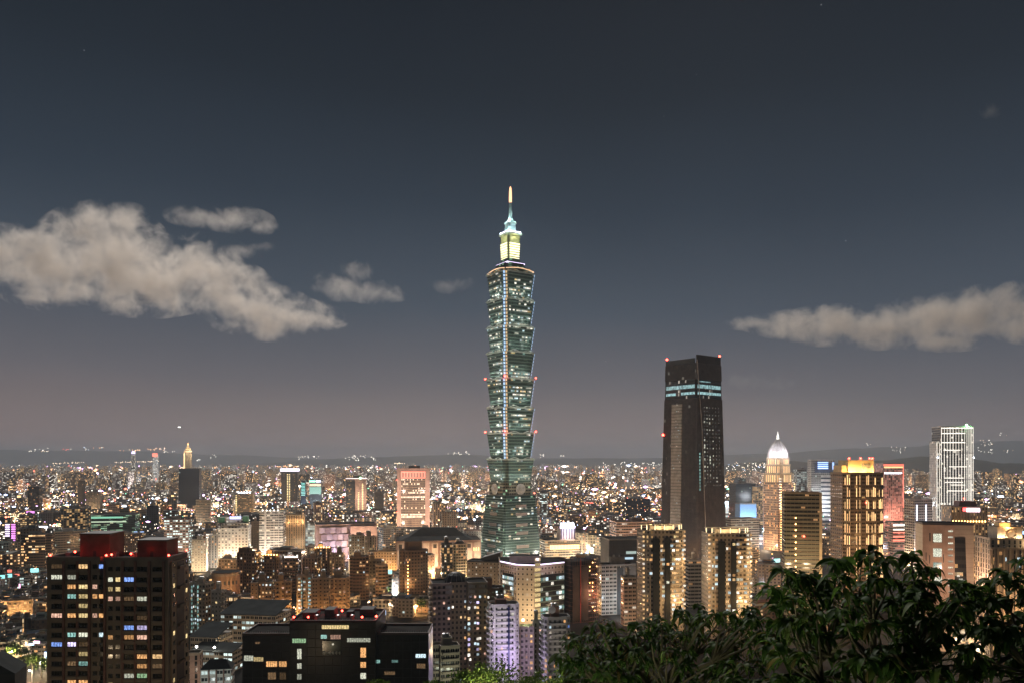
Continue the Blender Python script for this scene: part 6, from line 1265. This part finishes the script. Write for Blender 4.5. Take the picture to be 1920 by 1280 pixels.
# ------------------------------------------------------------------ street lamps along the visible streets
_b = MB(); _b.tube([(0, 0, 0), (0, 0, 7.6), (.3, 0, 8.0), (1.4, 0, 8.3)], [.16, .11, .09, .07], 6); POLE = _b.mesh('pole', [STEEL])
HEADS = []
for m_ in (L_O, L_W, L_B): _b = MB(); _b.ball((1.5, 0, 8.1), .62, 0, 8, .8); HEADS.append(_b.mesh('lamp_head', [m_]))
s = random.Random(31); nl = 0
def street_lamp(x, y, k, power, lab, z=0):
    e = empty('street_lamp', (x, y, z), s.uniform(0, 6.28)); tag(e, lab, 'street lamp', 'street lamps in the city streets')
    link('pole', POLE, e); link('lamp_head', HEADS[k], e); lamp((1.5, 0, 7.2), power, (ORANGE, WARMC, COOL)[k], .5, e)
for r in ROADS:
    for i in range(len(r) - 1):
        A, Bq = Vector(r[i]), Vector(r[i + 1]); L = (Bq - A).length; n = max(1, int(L / 75))
        for k in range(n):
            if nl > 62: break
            p = A.lerp(Bq, (k + .5) / n); row = base_row(p.y, 8); px = 960 + p.x * F / p.y
            if p.y > 1700 or px < -5 or px > 1500: continue
            c = s.choices((0, 1, 2), (5, 3, 1))[0]
            ref = min(SHORT, key=lambda t: abs(t[0] - px))[1]
            street_lamp(p.x + s.choice([-12, 12]), p.y, c, 24000, '%s street lamp glowing on a city street near %s' % (('orange', 'warm white', 'blue white')[c], ref)); nl += 1
for (px, py, c, pw) in ((1440, 1133, 1, 9000), (1462, 1120, 2, 9000), (1425, 1075, 1, 9000), (1450, 1060, 2, 8000), (445, 1150, 1, 8000), (455, 1162, 0, 8000), (725, 1105, 2, 12000), (715, 1090, 1, 9000), (1150, 1130, 1, 8000), (1100, 1130, 0, 7000), (745, 1085, 1, 9000), (800, 1070, 1, 12000), (812, 1060, 0, 9000), (735, 1135, 1, 6000), (30, 1160, 0, 9000), (70, 1130, 1, 7000), (20, 1210, 1, 7000), (75, 1240, 1, 8000), (60, 1255, 1, 8000), (440, 1225, 1, 5000), (770, 1125, 1, 6000), (780, 1135, 0, 6000), (600, 1150, 0, 6000)):
    Y = (H - 8) * F / (py - HZ); x = (px - 960) * Y / F; ref = min(SHORT, key=lambda t: abs(t[0] - px))[1]
    street_lamp(x, Y, c, pw * 1.9, '%s street lamp between the apartment blocks near %s' % (('orange', 'warm white', 'blue white')[c], ref))
for k in range(200):  # extra strong lamps strewn at random, added to raise the city glow
    px = s.uniform(0, 1920); py = 893 + 212 * s.random() ** 1.7
    Y = (H - 8) * F / (py - HZ); x = (px - 960) * Y / F
    if not free(x, Y, 4) or (Y < 700 and px > 1000): continue
    c = s.choices((0, 1, 2), (6, 5, 1))[0]; ref = min(SHORT, key=lambda t: abs(t[0] - px))[1]
    street_lamp(x, Y, c, min(480000, 38000 * (Y / 900) ** 1.9), '%s lamp added for city glow between the small blocks near %s' % (('orange', 'warm white', 'blue white')[c], ref))
SG = [('white', glowm('shop sign white', (1, .95, .88), 3.2)), ('red', glowm('shop sign red', (1, .2, .15), 3)), ('orange', glowm('shop sign orange', (1, .55, .2), 3.2)), ('blue', glowm('shop sign blue', (.4, .6, 1), 3.4)), ('green', glowm('shop sign green', (.3, 1, .6), 2.4)), ('pink', glowm('shop sign pink', (1, .5, .8), 3))]
for k in range(46):
    px, row = s.choice([(s.uniform(2, 88), s.uniform(1040, 1230)), (s.uniform(330, 480), s.uniform(1060, 1165)), (s.uniform(695, 830), s.uniform(1045, 1150)), (s.uniform(1412, 1470), s.uniform(1040, 1150)), (s.uniform(560, 900), s.uniform(1000, 1060)), (s.uniform(1020, 1190), s.uniform(960, 1050))])
    z = s.uniform(5, 14); Y = (H - z) * F / (row - HZ); x = (px - 960) * Y / F
    if not free(x, Y, 2): continue
    nm, mm = s.choice(SG); ref = min(SHORT, key=lambda t: abs(t[0] - px))[1]
    e = empty('shop_sign', (x, Y, 0), s.uniform(-.4, .4)); tag(e, '%s glowing shop sign on a post in the streets near %s' % (nm, ref), 'sign', 'glowing shop signs in the streets')
    m = MB(); m.tube([(0, .3, 0), (0, .3, z + .5)], .12, 6); m.build('post', [STEEL], e); w_, h_ = s.choice([(3, 1.4), (1.2, 4), (4.5, 1.6), (2, 2)]); m = MB(); m.box(-w_ / 2, w_ / 2, -.2, .15, z - h_ / 2, z + h_ / 2); m.build('sign_box', [mm], e)
def crane():
    Y = 930; p = P(1096, 1056, Y); root = empty('tower_crane', (p.x, Y, 0)); tag(root, 'red tower crane with a slanted jib beside the department store', 'crane'); RD = surf('red crane paint', (.35, .05, .03), .5)
    m = MB(); zt = H - (1000 - HZ) * Y / F
    for x, y in ((-.9, -.9), (.9, -.9), (.9, .9), (-.9, .9)): m.box(x - .15, x + .15, y - .15, y + .15, 0, zt)
    for k in range(int(zt / 2.4)): z = k * 2.4; m.tube([(-.9, -.9, z), (.9, -.9, z + 2.4)], .1, 4); m.tube([(.9, -.9, z), (.9, .9, z + 2.4)], .1, 4); m.box(-1, 1, -1, -.8, z, z + .15)
    m.build('mast', [RD], root); m = MB(); a, c = Vector((0, 0, zt)), Vector((9, -4, zt + 20)); m.tube([a + Vector((0, -.6, 0)), c], .22, 4); m.tube([a + Vector((0, .6, 0)), c], .22, 4); m.tube([a + Vector((0, 0, 1.4)), c], .22, 4)
    for k in range(10): t = k / 10; q = a.lerp(c, t); m.tube([q + Vector((0, -.6 * (1 - t), 0)), q + Vector((.7, 0, 1.4 * (1 - t) + .8))], .1, 4)
    m.build('jib', [RD], root); m = MB(); m.box(-1.4, 1.4, -1.2, 1.2, zt, zt + 2.4); m.build('cab', [GREY], root); m = MB(); m.box(-6, -2, -1, 1, zt - .4, zt + 1.4); m.build('counterweight', [CONC], root)
crane()
def aircraft():
    p = P(336, 800, 5200); root = empty('aircraft', p, R(20)); tag(root, 'aircraft with a bright landing light low in the sky above the gold spired tower', 'aircraft'); WM = surf('aircraft white', (.6, .6, .6), .3)
    m = MB(); m.tube([(0, -19, 0), (0, -17, .2), (0, -12, .3), (0, 12, .3), (0, 19, 1)], [.3, 1.4, 1.9, 1.9, .4], 12); m.build('fuselage', [WM], root)
    for sx in (-1, 1): m = MB(); m.add([(sx * 1.5, -4, -.4), (sx * 17, 5, .8), (sx * 17, 7, .8), (sx * 1.5, 3, -.4), (sx * 1.5, -4, .1), (sx * 17, 5, 1), (sx * 17, 7, 1), (sx * 1.5, 3, .1)], [(0, 1, 5, 4), (1, 2, 6, 5), (2, 3, 7, 6), (3, 0, 4, 7), (4, 5, 6, 7), (3, 2, 1, 0)]); m.build('wing', [WM], root)
    m = MB(); m.add([(-.2, 13, 1.6), (.2, 13, 1.6), (.2, 18, 1.6), (-.2, 18, 1.6), (-.15, 17, 7), (.15, 17, 7), (.15, 19.5, 7), (-.15, 19.5, 7)], [(0, 1, 5, 4), (1, 2, 6, 5), (2, 3, 7, 6), (3, 0, 4, 7), (4, 5, 6, 7)]); m.build('tail_fin', [WM], root)
    for x in (-4, 4): m = MB(); m.ball((x, -5, -.4), 4.2, 0, 10, .7); m.build('landing_light', [glowm('landing light', (1, .97, .9), 6)], root)
aircraft()

# ------------------------------------------------------------------ trees
def leafm(name, col):
    if name in MATS: return MATS[name]
    m = bpy.data.materials.new(name); m.use_nodes = True; nt = m.node_tree; p = nt.nodes['Principled BSDF']; out = nt.nodes['Material Output']
    p.inputs['Base Color'].default_value = (*col, 1); p.inputs['Roughness'].default_value = .6; p.inputs['Specular IOR Level'].default_value = .12; tr = N(nt, 'ShaderNodeBsdfTranslucent'); tr.inputs[0].default_value = (col[0] * 1.5, col[1] * 1.6, col[2], 1)
    mi = N(nt, 'ShaderNodeMixShader'); mi.inputs[0].default_value = .3; nt.links.new(p.outputs[0], mi.inputs[1]); nt.links.new(tr.outputs[0], mi.inputs[2]); nt.links.new(mi.outputs[0], out.inputs[0]); MATS[name] = m; return m
LEAF = [leafm('leaf dark', (.035, .07, .018)), leafm('leaf mid', (.055, .10, .025)), leafm('leaf olive', (.075, .105, .03)), leafm('leaf brown', (.08, .06, .025))]
BARK = surf('bark', (.085, .07, .045), .85, scale=6)
def leaf(b, p, d, L, mi, rr, droop=.55):
    """a pointed leaf folded along its midrib that droops towards the tip"""
    d = d.normalized(); up = Vector((0, 0, 1)); sd = d.cross(up)
    sd = sd.normalized() if sd.length > .05 else Vector((1, 0, 0)); sd = (sd + Vector((rr.uniform(-.5, .5), rr.uniform(-.5, .5), rr.uniform(-.5, .5)))).normalized(); nn = sd.cross(d).normalized()
    vs = []; n = 5; wd = L * rr.uniform(.115, .16)
    for i in range(n + 1):
        t = i / n; w = wd * math.sin(math.pi * min(1, t ** .8)) * (1.1 if i else .15) if i < n else 0
        c = p + d * (L * t * (1 - .18 * t)) - Vector((0, 0, droop * L * t * t))
        vs += [c - sd * w + nn * w * .35, c, c + sd * w + nn * w * .35]
    fs = []
    for i in range(n): o = i * 3; fs += [(o, o + 1, o + 4, o + 3), (o + 1, o + 2, o + 5, o + 4)]
    b.add(vs, fs, mi)
def near_tree(label, base, fork, clusters, seed, leaf_len, name='broadleaf_tree', rbase=.12):
    """trunk to a fork, limbs to groups of twig ends, a drooping whorl of leaves at each end"""
    rr = random.Random(seed); root = empty(name, base); tag(root, label, 'tree'); B0 = Vector(base); fork = Vector(fork); loc = lambda q: q - B0
    tb = MB(); tb.tube([loc(B0), loc(B0.lerp(fork, .5)) + Vector((rr.uniform(-.1, .1), rr.uniform(-.1, .1), 0)), loc(fork)], [rbase, rbase * .8, rbase * .62], 10); lb = MB(); cr = MB()
    ends = [Vector(c) for c in clusters]; rest = ends[:]; rr.shuffle(rest); limbs = []
    k = max(5, len(ends) // 14); cents = rest[:k]
    groups = {i: [] for i in range(k)}
    for e in ends: groups[min(range(k), key=lambda i: (cents[i] - e).length)].append(e)
    for i, grp in groups.items():
        if not grp: continue
        cen = sum(grp, Vector()) / len(grp); hub = fork.lerp(cen, .68) - Vector((0, 0, .08))
        mid = fork.lerp(hub, .5) + Vector((rr.uniform(-.14, .14), rr.uniform(-.14, .14), rr.uniform(-.02, .12)))
        tb.tube([loc(fork), loc(mid), loc(hub)], [rbase * .42, rbase * .3, rbase * .2], 7)
        for e in grp:
            j = hub.lerp(e, .55) + Vector((rr.uniform(-.09, .09), rr.uniform(-.09, .09), rr.uniform(-.03, .07)))
            lb.tube([loc(hub), loc(j), loc(e)], [rbase * .14, rbase * .09, .004], 5)
            tw = (e - j).normalized()
            for q in range(rr.randint(9, 14)):
                a = rr.uniform(0, 2 * math.pi); dv = (tw * rr.uniform(.15, .7) + Vector((math.cos(a), math.sin(a), rr.uniform(-.25, .45)))).normalized()
                leaf(cr, loc(e - tw * rr.uniform(0, .06)), dv, leaf_len * rr.uniform(.65, 1.2), rr.choices((0, 1, 2, 3), (5, 4, 2, .7))[0], rr, rr.uniform(.35, .95))
            for q in range(rr.randint(6, 10)):
                t = rr.uniform(.2, .95); a = rr.uniform(0, 2 * math.pi); dv = Vector((math.cos(a), math.sin(a), rr.uniform(-.2, .5))); leaf(cr, loc(j.lerp(e, t)), dv, leaf_len * rr.uniform(.5, .95), rr.choices((0, 1, 2, 3), (5, 4, 2, .7))[0], rr, rr.uniform(.4, .9))
    tr = tb.build('trunk', [BARK], root, smooth=True); lb.build('twig', [BARK], tr, smooth=True); cr.build('crown', LEAF, root, smooth=True)
    return root
def spread(outline, n, Y0, Y1, bottom, rr, rise=12):
    """twig ends that fill the volume under a crown line given in (column, row)"""
    out = []
    for px, py in outline:
        for k in range(2): Y = rr.uniform(Y0, Y1); out.append(P(px + rr.uniform(-10, 10), py + rr.uniform(rise - 6, rise + 14), Y))
    x0, x1 = outline[0][0], outline[-1][0]
    while len(out) < n + 2 * len(outline):
        px = rr.uniform(x0, x1)
        for k in range(len(outline) - 1):
            if outline[k][0] <= px <= outline[k + 1][0]: t = (px - outline[k][0]) / (outline[k + 1][0] - outline[k][0]); py = outline[k][1] + (outline[k + 1][1] - outline[k][1]) * t; break
        out.append(P(px, rr.uniform(py + rise + 10, bottom), rr.uniform(Y0, Y1)))
    return out
rt = random.Random(55)
near_tree('dark broadleaf tree with long drooping leaves in front of the olive slab and gold hotel', (3.1, 7.6, ground_z(0, 7.6)), P(1665, 1330, 7.6),
          spread([(1438, 1090), (1470, 1050), (1500, 1058), (1540, 1062), (1575, 1030), (1620, 1022), (1665, 1030), (1710, 1030), (1755, 1042), (1800, 1078), (1835, 1085)], 150, 6.6, 8.8, 1330, rt), 1, .215)
near_tree('dark broadleaf tree cut off by the frame edge in front of the classical hotel', (5.6, 7.9, ground_z(0, 7.9)), P(1990, 1320, 7.9),
          spread([(1790, 1130), (1825, 1088), (1850, 1062), (1885, 1050), (1925, 1035), (1980, 1030), (2060, 1040)], 70, 7.0, 8.8, 1330, rt), 2, .21)
near_tree('green lit broadleaf tree below the two gold apartment towers', (1.9, 9.4, ground_z(0, 9.4)), P(1240, 1330, 9.4),
          spread([(1045, 1205), (1075, 1170), (1110, 1148), (1150, 1156), (1190, 1148), (1230, 1140), (1270, 1128), (1310, 1124), (1345, 1136), (1380, 1138), (1415, 1128), (1450, 1130)], 210, 8.4, 10.8, 1330, rt), 3, .175)
def puff_tree(label, px, row, Y, hgt, rad, seed, lit=None):
    p = P(px, row, Y); gz = ground_z(p.x, Y); rr = random.Random(seed); root = empty('broadleaf_tree', (p.x, Y, gz)); tag(root, label, 'tree'); top = p.z - gz
    tb = MB(); tb.tube([(0, 0, 0), (.1, 0, top * .5), (0, 0, top * .8)], [.3, .22, .1], 8); cr = MB(); cl = []
    for k in range(6):
        a = k * 1.05; tb.tube([(0, 0, top * .45), (rad * .3 * math.cos(a), rad * .3 * math.sin(a), top * .62), (rad * .65 * math.cos(a), rad * .65 * math.sin(a), top * .74)], [.14, .09, .03], 5)
    for k in range(46):
        v = Vector((rr.gauss(0, 1), rr.gauss(0, 1), rr.gauss(0, 1))).normalized() * rad * rr.uniform(.45, 1); c = Vector((v.x, v.y, top - rad * .8 + v.z * .75)); s_ = rad * rr.uniform(.16, .3)
        for q in range(60):
            d = Vector((rr.gauss(0, 1), rr.gauss(0, 1), rr.gauss(0, .8))) * s_ * .62; sz = rr.uniform(.10, .2); u = Vector((rr.gauss(0, 1), rr.gauss(0, 1), rr.gauss(0, 1))).normalized(); w = u.orthogonal().normalized()
            cc = c + d; cr.add([cc - u * sz, cc + w * sz * .5, cc + u * sz, cc - w * sz * .5], [(0, 1, 2, 3)], rr.choice((0, 1, 1, 2)))
    tb.build('trunk', [BARK], root, smooth=True); cr.build('crown', [leafm('bright leaf dark', (.05, .09, .02)), leafm('bright leaf', (.09, .14, .03)), leafm('bright leaf light', (.12, .16, .04))], root)
    return root
for (lab, px, row, Y, rad) in (('bright green lamplit treetop left of the pair at the foot of the violet tower', 878, 1258, 74, 1.9), ('largest bright green lamplit treetop below the violet balcony tower', 925, 1236, 70, 2.7), ('lamplit treetop between the violet tower and the bush', 1010, 1262, 78, 2.3), ('yellow green lamplit tree at the left tip of the bush', 1088, 1236, 58, 2.4), ('dim green treetop in front of the low beige block', 812, 1272, 84, 1.7), ('dim treetop in front of the black office block', 706, 1274, 88, 1.4)):
    r_ = puff_tree(lab, px, row, Y, 0, rad, int(px))
for (px, row, Y, pw, lab) in ((925, 1300, 66, 560, 'warm white'), (1075, 1312, 54, 420, 'warm white'), (870, 1312, 70, 240, 'warm white'), (1015, 1316, 74, 300, 'warm white')):  # assumed lamps, out of view under the frame, that light the treetops
    p = P(px, row, Y); gz = ground_z(p.x, Y); e = empty('assumed_path_lamp', (p.x, Y, gz)); tag(e, 'assumed unseen path lamp lighting the treetops, in the column %s' % {925: 'of the violet tower', 1075: 'of the bush tip', 870: 'of the leftmost treetop', 1015: 'of the middle treetop'}[px], 'street lamp', 'assumed path lamps below the lamplit trees')
    hh = p.z - gz; m = MB(); m.tube([(0, 0, 0), (0, 0, hh)], [.1, .06], 6); m.build('pole', [STEEL], e); m = MB(); m.ball((0, 0, hh + .25), .26, 0, 8); m.build('lamp_head', [L_W], e); lamp((0, 0, hh + .9), pw, (1, .93, .6), .3, e)
# an assumed lamp, unseen below the frame edge, added to light the near trees
e = empty('added_trail_lamp', (.75, 5.9, ground_z(0, 5.9))); tag(e, 'assumed low trail lamp, out of view, lighting the green lit broadleaf tree', 'street lamp'); hh = 1.0
m = MB(); m.tube([(0, 0, 0), (0, 0, hh)], [.05, .04], 8); m.build('post', [DARKM], e); m = MB(); m.ball((0, 0, hh + .1), .1, 0, 8); m.build('lamp_head', [L_W], e); lamp((0, 0, hh + .3), 85, (.98, 1, .6), .12, e)
e = empty('added_trail_lamp', (2.35, 5.6, ground_z(0, 5.6))); tag(e, 'added low lamp, out of view, brightening the dark drooping leaved tree', 'street lamp'); hh = .9  # second lamp, unseen, added to brighten the dark tree
m = MB(); m.tube([(0, 0, 0), (0, 0, hh)], [.05, .04], 8); m.build('post', [DARKM], e); m = MB(); m.ball((0, 0, hh + .1), .1, 0, 8); m.build('lamp_head', [L_W], e); lamp((0, 0, hh + .3), 7, (1, .96, .64), .12, e)
for k, (x, y, pw) in enumerate(((-150, 196, 3200), (-118, 200, 3200), (-92, 206, 2600), (-97, 254, 2600))):  # unseen lamps added below the frame to brighten the near tower
    street_lamp(x, y, 1, pw, 'added warm white lamp below the frame that brightens the dark residential tower', ground_z(x, y))
for k in range(26):                                        # street trees in the city
    rr = random.Random(400 + k)
    px, py = ((1120, 1128), (1135, 1135), (1150, 1126), (1170, 1132), (1182, 1138), (612, 966), (632, 960), (660, 968), (690, 958), (590, 974), (25, 1240), (40, 1250), (60, 1262), (78, 1270), (440, 1200), (455, 1192), (430, 1170), (460, 1165), (730, 1095), (740, 1110), (720, 1120), (1430, 1105), (1448, 1090), (1470, 1140), (770, 1150), (790, 1148))[k]
    x, Y = G(px, py)
    if 'STREE' not in globals():
        STREE = []
        for q in range(3):
            r2 = random.Random(q); tb = MB(); tb.tube([(0, 0, 0), (0, 0, 5)], [.25, .12], 6); cr = MB()
            for c_ in range(14):
                v = Vector((r2.gauss(0, 1), r2.gauss(0, 1), r2.gauss(0, .8))).normalized() * 2.6
                for w_ in range(26):
                    cc = Vector((v.x, v.y, 7 + v.z)) + Vector((r2.gauss(0, .7), r2.gauss(0, .7), r2.gauss(0, .6))); u = Vector((r2.gauss(0, 1), r2.gauss(0, 1), r2.gauss(0, 1))).normalized() * .5; w2 = u.orthogonal() * .6; cr.add([cc - u, cc + w2, cc + u, cc - w2], [(0, 1, 2, 3)], r2.choice((0, 1, 2)))
            STREE.append((tb.mesh('trunk', [BARK]), cr.mesh('crown', LEAF[:3])))
    ref = min(SHORT, key=lambda t: abs(t[0] - px))[1]
    e = empty('street_tree', (x, Y, 0), rr.uniform(0, 6)); e.scale = (1.3,) * 3; tag(e, 'small dark street tree growing between the blocks near %s' % ref, 'tree', 'street trees in the city'); tq = STREE[k % 3]; link('trunk', tq[0], e); link('crown', tq[1], e)

# ------------------------------------------------------------------ clouds
def cloud(label, lobes, Y, dens, nscale, seed, thick=.55):
    """LOBES = [(column, row, radius x, radius z)] at distance Y: a lumpy closed hull filled with uneven vapour"""
    c0 = P(sum(l[0] for l in lobes) / len(lobes), sum(l[1] for l in lobes) / len(lobes), Y); k = Y / F
    bm = bmesh.new(); cs = []
    for (px, py, rx, rz_) in lobes:
        c = P(px, py, Y) - c0; rx_, rz2 = rx * k, rz_ * k; ry = max(rx_, rz2) * thick; cs.append((c, rx_, ry, rz2))
        bmesh.ops.create_icosphere(bm, subdivisions=3, radius=1, matrix=Matrix.Translation(c) @ Matrix.Diagonal((rx_ * 1.12, ry * 1.12, rz2 * 1.12, 1)))
    me = bpy.data.meshes.new('cloud'); bm.to_mesh(me); bm.free(); o = link('cloud', me, None, c0); tag(o, label, 'cloud')
    md = o.modifiers.new('hull', 'REMESH'); md.mode = 'VOXEL'; md.voxel_size = max(8 * k, 12)
    m = bpy.data.materials.new('cloud vapour'); m.use_nodes = True; nt = m.node_tree; nt.nodes.clear(); L = nt.links.new
    out = N(nt, 'ShaderNodeOutputMaterial'); pv = N(nt, 'ShaderNodeVolumePrincipled'); L(pv.outputs[0], out.inputs['Volume'])
    pv.inputs['Color'].default_value = (1, .93, .85, 1); pv.inputs['Anisotropy'].default_value = .55
    tc = N(nt, 'ShaderNodeTexCoord'); acc = None
    for (c, rx_, ry, rz2) in cs:
        sb = N(nt, 'ShaderNodeVectorMath', operation='SUBTRACT'); L(tc.outputs['Object'], sb.inputs[0]); sb.inputs[1].default_value = c
        dv = N(nt, 'ShaderNodeVectorMath', operation='DIVIDE'); L(sb.outputs[0], dv.inputs[0]); dv.inputs[1].default_value = (rx_, ry, rz2)
        ln = N(nt, 'ShaderNodeVectorMath', operation='LENGTH'); L(dv.outputs[0], ln.inputs[0])
        iv = N(nt, 'ShaderNodeMath', operation='SUBTRACT'); iv.inputs[0].default_value = 1; L(ln.outputs['Value'], iv.inputs[1])
        if acc is None: acc = iv.outputs[0]
        else:
            mxn = N(nt, 'ShaderNodeMath', operation='SMOOTH_MAX'); L(acc, mxn.inputs[0]); L(iv.outputs[0], mxn.inputs[1]); mxn.inputs[2].default_value = .2; acc = mxn.outputs[0]
    mp = N(nt, 'ShaderNodeMapping'); L(tc.outputs['Object'], mp.inputs[0]); mp.inputs['Location'].default_value = (seed * 3.1, seed, 0)
    no = N(nt, 'ShaderNodeTexNoise'); no.inputs['Scale'].default_value = nscale / (100 * k); no.inputs['Detail'].default_value = 9; no.inputs['Roughness'].default_value = .7; no.inputs['Distortion'].default_value = .35; L(mp.outputs[0], no.inputs['Vector'])
    ma = N(nt, 'ShaderNodeMath', operation='MULTIPLY_ADD'); L(no.outputs[0], ma.inputs[0]); ma.inputs[1].default_value = 4.3; ma.inputs[2].default_value = -2.25
    ad = N(nt, 'ShaderNodeMath', operation='ADD'); L(acc, ad.inputs[0]); L(ma.outputs[0], ad.inputs[1])
    mr = N(nt, 'ShaderNodeMapRange'); L(ad.outputs[0], mr.inputs[0]); mr.inputs[1].default_value = .0; mr.inputs[2].default_value = .9; mr.inputs[3].default_value = 0; mr.inputs[4].default_value = dens / (100 * k)
    L(mr.outputs[0], pv.inputs['Density']); me.materials.append(m)
    return o
CY_ = 6000
cloud('big pale cloud bank spreading across the sky left of the supertall tower', [(20, 470, 75, 50), (90, 500, 120, 75), (190, 470, 120, 85), (230, 420, 55, 40), (270, 520, 150, 70), (370, 500, 80, 60), (420, 545, 90, 55), (480, 580, 100, 48), (560, 595, 80, 32), (610, 604, 45, 18), (500, 610, 70, 28)], CY_, 2.9, 2.1, 1)
cloud('thin cloud wisp above the big cloud bank', [(370, 405, 60, 20), (440, 412, 70, 22), (490, 425, 35, 14)], CY_, 1.3, 2.0, 2)
cloud('tiny cloud scrap beside the big cloud bank', [(450, 470, 40, 14), (490, 464, 32, 10)], CY_, 1.0, 2.4, 3)
cloud('ragged cloud between the big cloud bank and the supertall tower', [(640, 535, 55, 30), (665, 512, 38, 26), (700, 548, 50, 22), (735, 556, 28, 12)], CY_, 1.4, 2.2, 4)
cloud('small faint cloud close beside the supertall tower', [(838, 535, 28, 16), (866, 532, 28, 14)], CY_, .9, 2.4, 5)
cloud('long pale cloud over the domed tower and the white lit tower', [(1420, 606, 60, 14), (1490, 608, 90, 26), (1560, 610, 110, 36), (1650, 612, 120, 40), (1750, 605, 120, 48), (1830, 590, 110, 50), (1920, 585, 110, 55), (1780, 640, 80, 18)], CY_, 2.7, 2.2, 6)
cloud('tiny cloud puff high near the edge of the sky', [(1858, 208, 22, 16)], CY_, .7, 2.6, 7)
cloud('faint thin cloud below the long pale cloud', [(1400, 712, 50, 18), (1450, 718, 40, 14)], CY_, .28, 2.2, 8)

# ------------------------------------------------------------------ the air between
HAZE = 7e-5
b = MB(); b.box(-34000, 34000, -200, 33000, -3, 600)
m = bpy.data.materials.new('haze'); m.use_nodes = True; nt = m.node_tree; nt.nodes.clear(); ho = N(nt, 'ShaderNodeOutputMaterial'); hv = N(nt, 'ShaderNodeVolumePrincipled'); hv.inputs['Color'].default_value = (.74, .83, .95, 1); hv.inputs['Density'].default_value = HAZE; nt.links.new(hv.outputs[0], ho.inputs['Volume'])
if HAZE: tag(b.build('haze', [m]), 'thin city haze that fades the far lights', kind='stuff')
